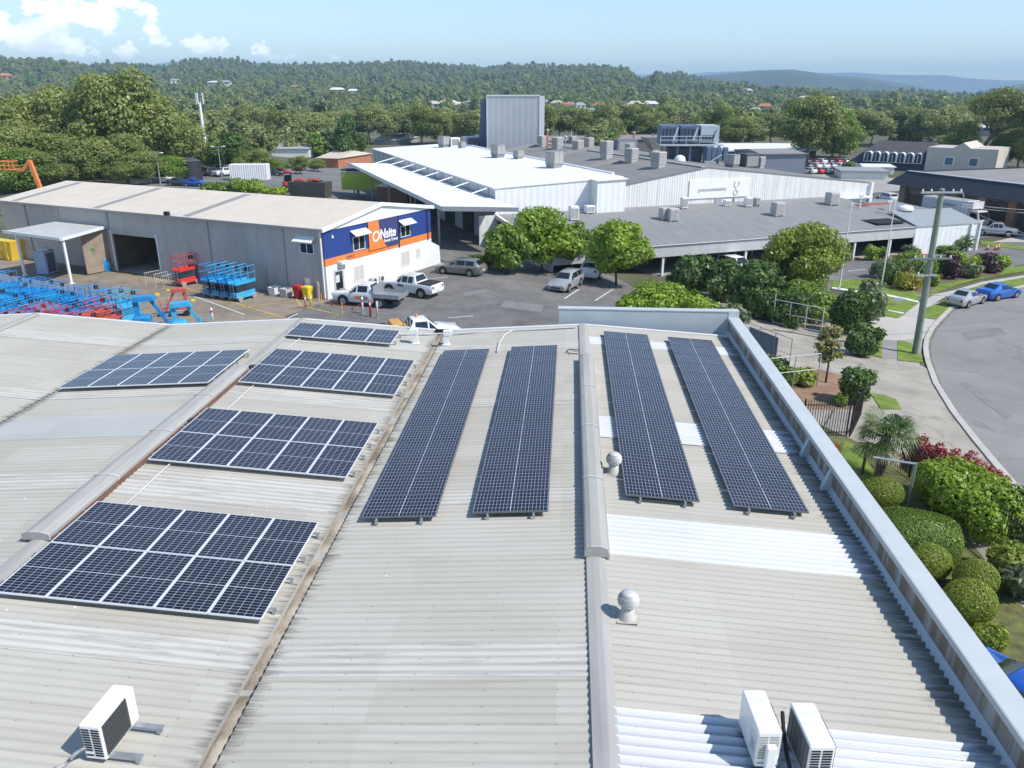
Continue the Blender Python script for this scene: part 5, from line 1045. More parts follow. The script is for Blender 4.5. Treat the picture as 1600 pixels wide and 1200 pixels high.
def car(style, name, label, cat, loc, rz, pm, group=None, detail=True, sc=1.0, model_only=False):
    S = STY[style]; o = thing(name, label, cat, loc, rz, group); o.scale = (sc,)*3
    b = MB(); R = []
    for x, z0, zb, zr, wb, wr in S:
        h = [(wb*.90, z0), (wb, z0+.16), (wb, zb-.14), (wb*.965, zb), (wr, zr-.05), (wr*.80, zr)]
        R.append([(x, y, z) for y, z in h] + [(x, -y, z) for y, z in reversed(h)])
    b.loft(R); b.build('body', pm, o, sharp=38)
    ci = [i for i, s in enumerate(S) if s[3]-s[2] > .3]; a, z = ci[0], ci[-1]
    def side(i, j, sg, ya, yb, nm='side_window'):     # glass between stations i and j
        def P(t, h):
            s0, s1 = S[i], S[j]; x = s0[0]+(s1[0]-s0[0])*t; zb = s0[2]+(s1[2]-s0[2])*t; zr = s0[3]-.05+(s1[3]-s0[3])*t; wb = (s0[4]+(s1[4]-s0[4])*t)*.965; wr = s0[5]+(s1[5]-s0[5])*t
            return (x, sg*(wb+(wr-wb)*h+.012), zb+(zr-zb)*h)
        MB().quad(P(ya,.10),P(yb,.10),P(yb,.92),P(ya,.92)).build(nm, M_cglass, o)
    def tri(i, j, sg, lo):
        s0, s1 = S[i], S[j]; f = lambda s, h: (s[0], sg*(s[4]*.965+(s[5]-s[4]*.965)*h+.012), s[2]+(s[3]-.05-s[2])*h)
    for sg in (1, -1):
        for i, j in zip(ci, ci[1:]):
            t = .5 if style in ('ute','sedan','wagon') and j == ci[1] else None
            if style in ('ute',): side(i, j, sg, .05, .50); side(i, j, sg, .56, .94)
            elif style == 'cab': side(i, j, sg, .08, .90)
            else: side(i, j, sg, .05, .95)
        # quarter lights in the sloping pillars
        s0, s1 = S[a-1], S[a]
        MB().add([(s0[0]-.18, sg*(s0[4]*.962+.012), s0[2]+.06), (s1[0]+.03, sg*(s1[4]*.96+.012), s1[2]+.06), (s1[0]+.03, sg*(s1[5]+.03), s1[3]-.12)], [(0,1,2)]).build('quarter_light', M_cglass, o)
    def scr(i, j, nm, lo=.08, hi=.92):
        s0, s1 = S[i], S[j]
        def P(t, sg):
            w = s0[5]*.86+(s1[5]*.80-s0[5]*.86)*t; d = .016 if s0[0] > s1[0] else -.016
            return (s0[0]+(s1[0]-s0[0])*t + (d if i < j else d), sg*w, s0[3]+(s1[3]-s0[3])*t+.018)
        MB().quad(P(lo,1),P(lo,-1),P(hi,-1),P(hi,1)).build(nm, M_cglass, o)
    scr(a-1, a, 'windscreen')
    s0, s1 = S[z], S[z+1]
    f = lambda t, sg: (s0[0]+(s1[0]-s0[0])*t-.014, sg*(s0[5]*.8+(s1[5]*.86-s0[5]*.8)*t), s0[3]+(s1[3]-s0[3])*t+.016)
    MB().quad(f(.1,1),f(.1,-1),f(.85,-1),f(.85,1)).build('rear_window', M_cglass, o)
    wr_ = .39 if style in ('ute','cab') else (.36 if style == 'suv' else .32); xs = (1.62,-1.48) if style in ('ute','cab') else (1.38,-1.32)
    for x in xs:
        for sg in (1,-1):
            w = S[2][4]; ar = MB(); ar.disc((x, sg*(w+.002), wr_+.03), (0,1,0), wr_+.09, .012, 20); ar.build('wheel_arch', M_trim, o)
            k = MB(); k.disc((x, sg*(w-.08), wr_), (0,1,0), wr_, .22, 20); k = k.build('wheel', M_tyre, o)
            r = MB(); r.disc((x, sg*(w+.035), wr_), (0,1,0), wr_*.62, .02, 12); r.build('rim', M_rim, k)
    f0, f1 = S[0], S[1]
    for sg in (1,-1):
        MB().bbox(((f0[0]+f1[0])/2+.02, sg*f1[4]*.70, f1[2]-.06), (.16,.34,.14), .03).build('headlight', M_lamp, o)
        e = S[-1]; MB().bbox((e[0]+.05, sg*e[4]*.80, e[2]-.06 if style not in ('suv','wagon') else e[2]+.02), (.14,.22,.20), .03).build('tail_light', M_tail, o)
        m0 = S[a-1]; MB().bbox((m0[0]-.25, sg*(m0[4]+.09), m0[2]+.06), (.12,.18,.12), .03).build('mirror', pm if style != 'cab' else M_trim, o)
    MB().box(f0[0]-.01, f0[0]+.025, -.42,.42, f0[1]+.04, f0[1]+.16).build('grille', M_trim, o)
    MB().box(S[-1][0]-.03, S[-1][0]+.01, -.22,.22, S[-1][1]+.10, S[-1][1]+.21).build('number_plate', M_plate, o)
    return o
def heading(a, b): 
    d = G(*b)-G(*a); return math.atan2(d.y, d.x)
# dual cab ute
h2 = rad(-40); c2_ = G(636, 463)
ute2 = car('ute', 'dual_cab_ute', 'white dual-cab ute with black tray cover, parked at the depot front', 'ute', c2_+Vector((.3,.7,0)), PI+h2*1.0+rad(16), P_white)
MB().box(-2.46,-1.06,-.84,.84,1.185,1.20).build('tonneau_cover', M_trim, ute2)
b = MB(); b.box(-1.12,-1.05,-.6,.6,1.2,1.55); 
for sg in (1,-1): MB().box(.2,.75,sg*.945-.008,sg*.945+.008,.82,.98).build('door_sign', mat('ute_sign', (.06,.06,.12), .4, 0, 0), ute2)
# tray ute
c1_ = G(566, 480)
ute1 = car('cab', 'tray_ute', 'white single-cab ute with open galvanised tray, nose to the depot corner', 'ute', c1_+Vector((.2,.9,0)), PI+rad(-12), P_white)
tr = MB(); tr.box(-3.05,-.98,-.92,.92,.80,.87); tr.build('tray_floor', M_galv, ute1)
for nm, a in (('tray_side',(-3.05,-1.0,-.95,-.92,.80,1.12)),('tray_side',(-3.05,-1.0,.92,.95,.80,1.12)),('tailgate',(-3.09,-3.05,-.95,.95,.76,1.12)),('headboard',(-1.0,-.96,-.95,.95,.82,1.70))):
    MB().box(*a).build(nm, M_galv, ute1)
MB().box(-2.9,-.9,-.45,.45,.45,.78).build('chassis_rail', M_trim, ute1)
for sg in (1,-1): 
    d_ = MB(); d_.box(-.45,.55,sg*.945-.008,sg*.945+.008,.62,.86); d_ = d_.build('door_sign', MATS['ute_sign'], ute1); MB().box(.15,.55,sg*.957-.006,sg*.957+.006,.63,.85).build('sign_panel', M_orange, d_)
    text_mesh('sign_lettering', 'Onsite', .17, M_letter, d_, (-.15, sg*.957, .74), (PI/2, 0, 0 if sg < 0 else PI), .004)
car('wagon', 'station_wagon', 'grey-green station wagon parked past the depot annex', 'car', G(718,431)+Vector((0,.9,0)), PI+rad(-20), P_green)
car('wagon', 'station_wagon', 'silver station wagon facing the camera in front of the car park trees', 'car', G(873,456)+Vector((.6,1.6,0)), rad(180+68), P_silver)
car('suv', 'parked_car', 'white car half hidden behind the silver station wagon', 'car', G(914,444)+Vector((.9,3.6,0)), rad(75), P_white)
car('sedan', 'sedan', 'silver sedan parked at the kerb, tail toward the camera', 'car', G(1503,484)+Vector((1.2,2.0,0)), rad(40), P_silver, sc=.97)
car('sedan', 'sedan', 'bright blue sedan parked at the kerb ahead of the silver one', 'car', G(1558,470)+Vector((.6,1.2,0)), rad(30), P_blue)
car('suv', 'parked_car', 'white four-wheel drive parked under the factory veranda', 'car', FWp(51.0, V0-1.0, FZ+.02), FA+rad(-80), P_white)
bc = car('sedan', 'sedan', 'vivid blue car at the bottom right corner below the parapet', 'car', (12.5, 16.6, 0), rad(-58), P_bluedk)
car('ute', 'parked_car', 'silver four-wheel drive outside the dark-roofed shops at the right edge', 'car', G(1553,372)+Vector((1,2,0)), rad(160), P_silver)
FAR = 'cars parked in the distance'
for lb, x, y, st, pm, rz in (
 ('bright red car in front of the brown shopfronts',1443,328,'wagon',P_red,200),('white car left of the red one by the shopfronts',1417,326,'wagon',P_white,195),('white van-like car behind the low roof end',1385,316,'suv',P_white,100),
 ('white four-wheel drive beside the black water tank',262,286,'suv',P_white,-20),('deep blue car in front of the black water tank',306,291,'sedan',P_bluedk,-10),('dark car by the light pole beyond the depot',333,274,'suv',P_dark,70),
 ('white ute right of the light pole beyond the depot',352,275,'ute',P_white,60),('maroon car in the street beyond the depot roof',441,274,'wagon',P_red,10),('dark grey car left of the maroon car beyond the depot roof',424,274,'sedan',P_dark,10),
 ('charcoal car behind the depot roof, left of the blue one',281,290,'sedan',P_dark,-10),('silver car furthest back by the black tank',345,268,'wagon',P_silver,60)):
    car(st, 'parked_car', lb, 'car', G(x, y), rad(rz), pm, FAR)
PK = None; i = 0; kk = []
for r, (y, n) in enumerate(((256,6),(263,6),(271,6))):
    for k in range(n):
        x = 1256+k*12+r*3; pm = random.choice([P_white, P_white, P_silver, P_maroon, P_dark, P_red]); lb = 'small %s car, %s from the left in the %s row of the car yard' % ({P_white:'white',P_silver:'silver',P_maroon:'maroon',P_dark:'dark',P_red:'red'}[pm], nth(k), ('back','middle','front')[r])
        if PK is None: PK = car('wagon', 'parked_car', lb, 'car', G(x, y), rad(120), pm, 'cars in the car yard beyond the factory')
        else: o = dup(PK, G(x, y), rad(120+random.uniform(-6,6)), lb, 'cars in the car yard beyond the factory'); recolor(o, {'body': pm, 'mirror': pm})
# service ute just behind the roof edge
su = thing('service_truck', 'white service ute with orange load, half hidden behind the far roof edge', 'ute', G(676,520)+Vector((-.3,1.9,0)), rad(200))
su2 = car('cab', 'service_truck', 'white service ute with orange load, half hidden behind the far roof edge', 'ute', (-9.6, 48.9, 0), rad(25), P_white); bpy.data.objects.remove(su)
MB().box(-3.0,-.98,-.95,.95,.8,.9).build('tray_floor', M_white, su2); MB().bbox((-1.5,.1,1.25),(.9,1.5,.7),.08).build('tool_crate', mat('crate_ochre', (.55,.30,.08), .7, 0, .15), su2); MB().bbox((-2.5,-.2,1.2),(.7,1.2,.6),.06).build('tool_crate', M_dark, su2)
r = MB(); r.path([(-1.0,-.9,.9),(-1.0,-.9,1.85),(-1.0,.9,1.85),(-1.0,.9,.9)],.04,6); r.build('ladder_rack', M_galv, su2); MB().lathe([(.09,1.73),(.09,1.86),(.03,1.92)], (-.1,.3,0), 10).build('beacon', M_orange, su2)
# box truck
tq = G(1535, 359); tk = thing('box_truck', 'white removal truck with long box body and blue lettering outside the shops', 'truck', tq+Vector((-1.2,-.4,0)), rad(-62))
b = MB(); b.bbox((-4.6,0,2.55),(7.4,2.4,2.7),.08); b.build('box_body', P_white, tk); b = MB(); b.box(-.9,-.2,-1.1,1.1,2.9,3.85); b.build('luton_peak', P_white, tk)
c = MB(); c.loft([[(-.75,-1.08,.55),(1.0,-1.08,.55),(1.0,1.08,.55),(-.75,1.08,.55)],[(-.75,-1.1,1.6),(1.05,-1.1,1.5),(1.05,1.1,1.5),(-.75,1.1,1.6)],[(-.7,-1.0,2.7),(.62,-1.0,2.7),(.62,1.0,2.7),(-.7,1.0,2.7)]]); c.build('cab', P_white, tk)
MB().quad((1.055,-.95,1.6),(1.055,.95,1.6),(.70,.9,2.55),(.70,-.9,2.55)).build('windscreen', M_cglass, tk)
for sg in (1,-1): MB().quad((-.5,sg*1.10,1.65),(.75,sg*1.10,1.65),(.5,sg*1.02,2.5),(-.5,sg*1.02,2.5)).build('side_window', M_cglass, tk)
MB().box(.98,1.12,-1.05,1.05,.45,.75).build('bumper', M_trim, tk)
MB().box(-8.2,-.8,-.5,.5,.7,1.15).build('chassis', M_trim, tk)
for x in (.1,-5.6,-6.7):
    for sg in (1,-1): w_ = MB().disc((x,sg*.98,.5),(0,1,0),.5,.32,16).build('wheel', M_tyre, tk); MB().disc((x,sg*1.15,.5),(0,1,0),.28,.02,12).build('rim', M_rim, w_)
M_tb = mat('truck_blue', (.03,.08,.25), .5, 0, 0)
for sg in (1,-1):
    rr = (PI/2,0,0 if sg < 0 else PI)
    text_mesh('side_lettering', 'Transolution', .62, M_tb, tk, (-4.4,sg*1.212,3.15), rr, .006, shear=.2); text_mesh('side_lettering', 'removals & storage', .34, mat('truck_teal', (.05,.2,.3), .5, 0, 0), tk, (-5.0,sg*1.212,2.5), rr, .006)
# lime curtain-side trailer behind the depot
p = G(575, 318); lt = thing('curtain_trailer', 'lime and dark green curtain-side trailer behind the depot roof', 'trailer', p+Vector((1.5,9,0)), rad(-8))
b = MB(); b.box(-8,8,-1.25,1.25,1.1,4.0); b.build('trailer_body', mat('trailer_grey', (.3,.31,.3), .6, 0, .1), lt)
MB().box(-7.9,1.0,-1.29,-1.252,1.2,3.85).build('side_curtain', mat('curtain_lime', (.42,.55,.06), .6, 0, .06), lt); MB().hexa([(1.02,-1.29,1.2),(7.9,-1.29,1.2),(7.9,-1.252,1.2),(1.02,-1.252,1.2),(2.2,-1.29,3.85),(7.9,-1.29,3.85),(7.9,-1.252,3.85),(2.2,-1.252,3.85)]).build('side_curtain', mat('curtain_green', (.05,.09,.035), .6, 0, .06), lt)
MB().box(-8.1,8.1,-1.35,1.35,4.0,4.12).build('roof', M_white, lt); MB().box(-8,-2,-1.2,1.2,4.13,4.4).build('tarpaulin', mat('tarp_navy', (.02,.025,.05), .6, 0, .1), lt)
for x in (4.2,5.5,6.8):
    for sg in (1,-1): MB().disc((x,sg*1.0,.5),(0,1,0),.5,.3,14).build('wheel', M_tyre, lt)
b = MB(); b.box(-6,-5.8,-1,-.8,0,1.1); b.build('landing_leg', M_galv, lt); b = MB(); b.box(-6,-5.8,.8,1,0,1.1); b.build('landing_leg', M_galv, lt)
# red tractor-like machines and skip
for i, (x, y, lb) in enumerate(((456,300,'red compact loader standing beyond the depot roof'),(500,309,'red tipped loader bucket machine behind the depot ridge'))):
    o = thing('red_loader', lb, 'loader', G(x, y), rad(30+60*i), 'red machines behind the depot'); MB().bbox((0,0,1.3),(2.6,1.3,1.1),.15).build('hood', M_red, o); MB().bbox((-.5,0,2.3),(1.2,1.2,1.2),.15).build('cab', M_cglass, o); MB().hexa([(1.4,-.8,.2),(2.2,-.8,.1),(2.2,.8,.1),(1.4,.8,.2),(1.5,-.8,1.6),(1.7,-.8,1.6),(1.7,.8,1.6),(1.5,.8,1.6)]).build('bucket', M_red, o)
    for x_ in (-.9,.9):
        for sg in (1,-1): MB().disc((x_,sg*.75,.6),(0,1,0),.6,.35,14).build('wheel', M_tyre, o)
o = thing('scrap_skip', 'dark open skip piled with scrap behind the depot ridge', 'skip bin', G(480,310)+Vector((0,2,0)), rad(-10)); MB().loft([[(-3,-1.2,0),(3,-1.2,0),(3,1.2,0),(-3,1.2,0)],[(-3.2,-1.3,2.4),(3.2,-1.3,2.4),(3.2,1.3,2.4),(-3.2,1.3,2.4)]]).build('skip_body', mat('skip_dark', (.07,.075,.06), .7, 0, .2), o)
b = MB(); random.seed(5)
for k in range(14): b.cbox((random.uniform(-2.6,2.6),random.uniform(-.9,.9),2.4+random.uniform(0,.4)), (random.uniform(.5,1.6),random.uniform(.1,.5),random.uniform(.1,.3)), random.uniform(0,3))
b.build('scrap_pile', M_red2, o)
o = thing('brick_hut', 'small brick hut with white gable roof behind the depot ridge', 'hut', G(610,322)+Vector((0,7,0)), rad(-25)); MB().box(-3,3,-2,2,0,2.3).build('wall', mat('hut_brick', (.28,.15,.10), .8, 0, .2, 3), o); MB().loft([[(-3.2,y,2.3),(3.2,y,2.3),(3.2,y,2.42),(0,y,3.3),(-3.2,y,2.42)] for y in (-2.3,2.3)]).build('roof', M_white, o)
o = thing('site_container', 'white shipping-style container beyond the depot roof', 'container', G(392,281), rad(8)); MB().bbox((0,0,1.5),(7,2.5,2.9),.06).build('container_body', ribbed('container_white', (.74,.74,.73), .4, 'X', .5, .5), o); MB().box(3.5,3.54,-1.1,1.1,.2,2.8).build('door', M_white2, o)
# water tank, mast, lights
tp = G(300, 282); o = thing('water_tank', 'large black ribbed rainwater tank behind the depot roof', 'water tank', tp); b = MB(); R0 = 15*(tp-CO).length/FPX
prof = [(R0,0)]
for k in range(9): prof += [(R0, .05+k*.38), (R0*.985, .2+k*.38), (R0, .36+k*.38)]
b.lathe(prof+[(R0,3.6)], n=28); b.build('tank_wall', mat('tank_black', (.025,.026,.03), .6, 0, .1), o); MB().lathe([(R0*1.03,3.55),(R0*.6,4.0),(.3,4.2),(.001,4.2)], n=28).build('tank_lid', mat('tank_lid', (.06,.062,.068), .6, 0, .1), o)
mp_ = G(323, 246); o = thing('radio_mast', 'tall white mobile phone mast with antenna panels above the trees', 'mast', mp_); ht = hgt(310, 143, mp_)
MB().path([(0,0,-1),(0,0,ht-2.6)], [.55,.30], 10).build('pole', M_white, o)
for k in range(3):
    a = 2*PI*k/3+.4; b = MB(); b.cbox((.95*math.cos(a),.95*math.sin(a),ht-1.6),(.22,.6,2.6),a); b.build('antenna_panel', M_white2, o); b = MB(); b.tube((0,0,ht-2.4),(.95*math.cos(a),.95*math.sin(a),ht-2.4),.07,5); b.tube((0,0,ht-.9),(.95*math.cos(a),.95*math.sin(a),ht-.9),.07,5); b.build('bracket', M_galv, o)
MB().tube((0,0,ht-2.6),(0,0,ht-.5),.2,8).build('headframe', mat('mast_dark', (.08,.08,.1), .5, 0, 0), o)
def lamp(label, x, y, xt, yt, m=M_galv, grp='light poles beyond the depot'):
    p = G(x, y); o = thing('light_pole', label, 'light pole', p, 0, grp); h = hgt(xt, yt, p); MB().path([(0,0,0),(0,0,h)], [.14,.08], 8).build('pole', m, o); MB().box(-1.3,1.3,-.06,.06,h-.1,h).build('cross_arm', m, o)
    for s in (-1,1): MB().bbox((s*1.1,-.15,h+.05),(.5,.5,.14),.03).build('lamp_head', M_white, o)
lamp('light pole with twin heads left of the black water tank', 251, 288, 244, 239); lamp('light pole with twin heads right of the black water tank', 347, 280, 341, 229)
# flagpoles
for i, ((x, y), (xt, yt)) in enumerate((((1311,452),(1333,320)),((1377,446),(1393,316)))):
    p = G(x, y); o = thing('flagpole', ['tall white flagpole, left of the pair on the factory lawn','tall white flagpole, right of the pair on the factory lawn'][i], 'flagpole', p, 0, 'flagpoles on the lawn'); h = hgt(xt, yt, p)
    MB().path([(0,0,0),(0,0,h)], [.075,.045], 10).build('pole', M_white, o); MB().lathe([(.04,h),(.09,h+.06),(.06,h+.14),(.001,h+.17)], n=10).build('finial', M_white2, o); MB().lathe([(.2,0),(.2,.06),(.1,.1)], n=10).build('base_plate', M_galv, o)
# power pole with wires
pb = G(1430, 553); o = thing('power_pole', 'weathered green-grey timber power pole with two crossarms beside the kerb', 'power pole', pb); top = atY(1472, 296, pb.y) - pb; hP = top.z
lean = Vector((top.x, 0, hP)); lean.x = max(-.3, min(.5, top.x))
M_pole = mat('pole_timber', (.20,.235,.18), .85, 0, .3, 3, .4, 14, stretch=(1,1,.15)); MB().path([(0,0,-.1), lean*.5, lean], [.25,.22,.17], 12).build('pole', M_pole, o)
def pz(f): return lean*f
adir = Vector((math.cos(rad(6)), math.sin(rad(6)), 0))
def arm(f, L0, L1, m=M_galv, off=-.18, t=.06):
    c = pz(f)+Vector((0,off,0)); b = MB(); a_, b_ = c-adir*L0, c+adir*L1; b.hexa([a_+Vector((0,-t,-t)),b_+Vector((0,-t,-t)),b_+Vector((0,t,-t)),a_+Vector((0,t,-t)),a_+Vector((0,-t,t)),b_+Vector((0,-t,t)),b_+Vector((0,t,t)),a_+Vector((0,t,t))]); return b.build('crossarm', m, o), c
u_arm, uc = arm(.985, 1.5, 1.35); l_arm, lc = arm(.60, 1.3, 1.45, mat('arm_grey', (.2,.2,.2), .7, .2, .1)); l2, lc2 = arm(.50, .95, .55, M_galv)
MB().path([uc+adir*1.35, uc+adir*1.5+Vector((0,0,-.25)), uc+adir*1.5+Vector((0,0,-.8))], .035, 5).build('drop_bracket', M_galv, o)
ins = []
for a_, c_, ds in ((u_arm, uc, (-1.4,-.8,.7,1.25)), (l_arm, lc, (-1.2,-.6,.6,1.3)), (l2, lc2, (-.8,))):
    for d in ds: q_ = c_+adir*d; MB().lathe([(.03,.05),(.07,.1),(.04,.16),(.06,.2),(.001,.24)], tuple(q_), 8).build('insulator', M_white2, a_); ins.append(pb+q_+Vector((0,0,.22)))
MB().tube(pz(.0)+Vector((.0,-.19,.3)), pz(.55)+Vector((0,-.19,0)), .03, 6).build('cable_guard', M_galv, o)
MB().lathe([(.16,hP),(.15,hP+.06),(.001,hP+.08)], (lean.x,0,0), 10).build('cap', M_galv, o)
M_wire = mat('wire_grey', (.30,.30,.31), .5, .3, 0)
def wire(label, a, b, sag, r=.012, m=M_wire):
    a, b = Vector(a), Vector(b); P = [a.lerp(b, i/14) - Vector((0,0,sag*4*(i/14)*(1-i/14))) for i in range(15)]; return tag(MB().path(P, r, 5).build('power_line', m), label, 'power line', 'wires from the power pole')
wire('upper wire from the timber pole to the right edge', pb+uc+adir*1.5+Vector((0,0,-.8)), pb+Vector((38,10,9.0)), .6); wire('second wire from the timber pole to the right edge', pb+uc+adir*1.5+Vector((0,0,-.95)), pb+Vector((38,11,8.3)), .6)
wire('third lower wire from the timber pole to the right edge', pb+lc+adir*1.3+Vector((0,0,2.1)), pb+Vector((36,14,6.6)), .6); wire('steep service wire running down right from the timber pole', pb+uc+adir*1.5+Vector((0,0,-1.0)), pb+Vector((26,14,3.0)), .4)
wire('service wire from the lower crossarm to the factory end wall', pb+lc2+adir*-.9, FWp(80,V0-.3,.6), .5)
# ---------------------------------------------------------------- fences, gates, posts near the street
M_picket = mat('picket_black', (.02,.02,.022), .5, .2, 0)
def picket(label, A, B, h=1.8, step=.14):
    A, B = Vector(A), Vector(B); L = (B-A).length; o = thing('picket_fence', label, 'fence', A, math.atan2(B.y-A.y, B.x-A.x), 'black picket fencing'); 
    dz = (B.z-A.z)
    for z in (.25, h-.25): MB().hexa([(0,-.02,z),(L,-.02,z+dz),(L,.02,z+dz),(0,.02,z),(0,-.02,z+.04),(L,-.02,z+.04+dz),(L,.02,z+.04+dz),(0,.02,z+.04)]).build('rail', M_picket, o)
    p = MB(); n = int(L/step)
    for i in range(n+1): x = i*step; zz = dz*x/L; p.box(x-.012,x+.012,-.012,.012,zz+.08,zz+h)
    p.build('pickets', M_picket, o)
    for i in range(int(L/2.4)+1): x = min(L, i*2.4); zz = dz*x/L; MB().box(x-.03,x+.03,.021,.081,zz-.05,zz+h+.05).build('post', M_picket, o)
picket('black picket fence panel across the driveway beyond the parapet', G(1252,683), G(1326,683), 1.9)
picket('short black picket fence return beside the palm', G(1329,683), G(1345,650), 1.9)
picket('long black picket fence behind the clipped hedges', G(1372,712), (16.6,21.0,0), 1.7)
picket('black picket fence running past the round bushes to the blue car', (16.5,20.8,0), (14.9,9.0,0), 1.7)
gp = [G(1207,506), G(1282,524)]; L = (gp[1]-gp[0]).length; o = thing('chain_gate', 'white-framed chain-link gate of six panes in front of dark bushes', 'gate', gp[0], math.atan2(gp[1].y-gp[0].y, gp[1].x-gp[0].x))
H_ = 2.0; M_gf = mat('gate_frame_white', (.6,.6,.58), .5, .2, .05)
for k in range(4): MB().tube((L*k/3,0,.1),(L*k/3,0,H_+(.5 if k == 0 else 0)),.035,6).build('upright', M_gf, o)
for z in (.15, H_/2, H_): MB().tube((0,0,z),(L,0,z),.03,6).build('rail', M_gf, o)
m = MB(); random.seed(2)
for k in range(int(L/.22)*2): 
    x = k*.11
    m.tube((x,.0,.15),(min(L,x+H_*.5),0,min(H_,.15+(min(L,x+H_*.5)-x)*2)),.005,3)
m.build('mesh_infill', mat('mesh_grey', (.12,.12,.12), .5, .4, 0), o)
fp = [G(1160,548), G(1232,578)]; L = (fp[1]-fp[0]).length; o = thing('wire_fence', 'chain-link fence with blue-grey shade cloth beyond the parapet corner', 'fence', fp[0], math.atan2(fp[1].y-fp[0].y, fp[1].x-fp[0].x))
for k in range(4): MB().tube((L*k/3,0,0),(L*k/3,0,2.1),.03,6).build('post', M_galv, o)
MB().tube((0,0,2.05),(L,0,2.05),.025,6).build('rail', M_galv, o); MB().tube((0,0,1.0),(L,0,1.0),.015,6).build('rail', M_galv, o); MB().box(.4,L*.72,.03,.05,.25,1.8).build('shade_cloth', mat('shade_cloth', (.16,.18,.22), .9, 0, .15, 2), o)
fp = [G(1198,612), G(1274,612)]; L = (fp[1]-fp[0]).length; o = thing('wire_fence', 'low galvanised post and rail fence beside the garden bed', 'fence', fp[0], math.atan2(fp[1].y-fp[0].y, fp[1].x-fp[0].x))
for k in range(3): MB().tube((L*k/2,0,0),(L*k/2,0,2.0),.028,6).build('post', M_galv, o)
for z in (1.05, 1.98): MB().tube((0,0,z),(L,0,z),.024,6).build('rail', M_galv, o)
o = thing('gate_post', 'pale tubular cantilever post by the palm and black fence', 'post', G(1418,790)); MB().path([(0,0,0),(0,0,1.9)],.06,8).build('post', M_galv, o); MB().path([(0,0,1.85),(-1.5,.4,1.9)],.05,8).build('arm', M_galv, o)
o = thing('real_estate_sign', 'orange sign panel half hidden behind the parapet', 'sign', G(1290,728), rad(-30)); MB().box(-.5,.5,-.03,.03,.35,1.15).build('panel', M_orange, o)
for s in (-.4,.4): MB().tube((s,.05,0),(s,.05,1.15),.03,6).build('post', M_galv, o)
for i, (x, y) in enumerate(((1528,397),(1538,398),(1533,394))):
    p = FWp(87.2+i*.9, V0-1.0-.4*(i == 1), FZ); o = thing('traffic_cone', ['orange traffic cone nearest the white end wall','orange traffic cone set in front of the other two','orange traffic cone furthest from the white end wall'][i], 'traffic cone', p, 0, 'traffic cones at the factory corner'); MB().lathe([(.2,.04),(.05,.75),(.001,.76)], n=12).build('cone_body', M_orange, o, smooth=True); MB().box(-.24,.24,-.24,.24,0,.04).build('base', M_black, o); MB().lathe([(.135,.36),(.10,.55)], n=12).build('reflective_band', M_white, o)
o = thing('standing_sign', 'orange roadside stand near the silver four-wheel drive', 'sign', G(1557,366)); MB().hexa([(-.35,-.3,0),(.35,-.3,0),(.35,.3,0),(-.35,.3,0),(-.3,-.03,1.7),(.3,-.03,1.7),(.3,.03,1.7),(-.3,.03,1.7)]).build('board', M_orange, o); MB().box(-.4,.4,-.35,.35,-.02,.03).build('foot', M_black, o)
for i, (x, y) in enumerate(((1403,567),(1355,530))):
    pass
# ================================================================ OTHER BUILDINGS
M_brownw = mat('brown_block', (.20,.14,.09), .8, 0, .2, .8); M_mans = ribbed('mansard_navy', (.032,.032,.047), .45, 'X', .6, .4, .1); M_gsteel = mat('brown_roof', (.25,.235,.215), .8, 0, .12, .3)
A_ = G(1375, 331); B_ = G(1610, 375); dirS = (B_-A_).normalized(); A_ = A_ + Vector((-dirS.y, dirS.x, 0))*3.5; LS = 46.0; SH = thing('shop_row', 'row of shops with navy mansard fascia and flat brown roof at the right', 'building', A_, math.atan2(dirS.y, dirS.x))
def sb(n, m, *a): return MB().box(*a).build(n, m, SH)
sb('wall', M_brownw, 0, LS, 0, .3, 0, 4.6); sb('wall', M_brownw, 0,.3,.31,34,0,4.6)
MB().hexa([(-1.4,-1.9,4.25),(LS,-1.9,4.25),(LS,-.2,4.25),(-1.4,-.2,4.25),(.2,.3,6.25),(LS,.3,6.25),(LS,.7,6.25),(.2,.7,6.25)]).build('mansard_fascia', M_mans, SH)
MB().hexa([(-1.4,-.19,4.2),(-.2,-.19,4.2),(-.2,34,4.2),(-1.4,34,4.2),(.0,.75,6.25),(.9,.75,6.25),(.9,34,6.25),(.0,34,6.25)]).build('mansard_fascia', M_mans, SH)
sb('roof', M_gsteel, .9, LS, .72, 34, 6.0, 6.15); sb('roof_curb', M_dark, 14, 34, 22, 22.6, 6.15, 6.5)
sb('roof_fascia', MATS['parapet_paint'], .3, LS, .2, .9, 6.27, 6.38)
for i in range(9):
    x = 1.6+i*5.0
    if i in (0,1): sb('window', mat('shop_glass_brown', (.30,.27,.22), .3, 0, .2, 1), x, x+4.2, -.06, -.005, 3.0, 4.0)
    else:
        w_ = sb('shop_door', mat('shop_dark', (.05,.052,.055), .5, 0, .15, .5), x, x+3.8, -.06, -.005, 0.05, 3.7)
        MB().box(x+.1,x+3.7,-.09,-.065,2.7,2.78).build('transom', M_galv, w_)
for i in range(9): sb('pier', mat('pier_brick', (.33,.17,.11), .8, 0, .2, 2) if i in (4,5) else mat('pier_tan', (.36,.30,.22), .8, 0, .15, 1), .2+i*5.0, 1.4+i*5.0, -.55, -.01, 0, 4.2)
MB().lathe([(.3,0),(.34,.12),(.2,.3),(.001,.36)], (24,-1.9,4.9), 12).build('flood_lamp', M_white, SH)
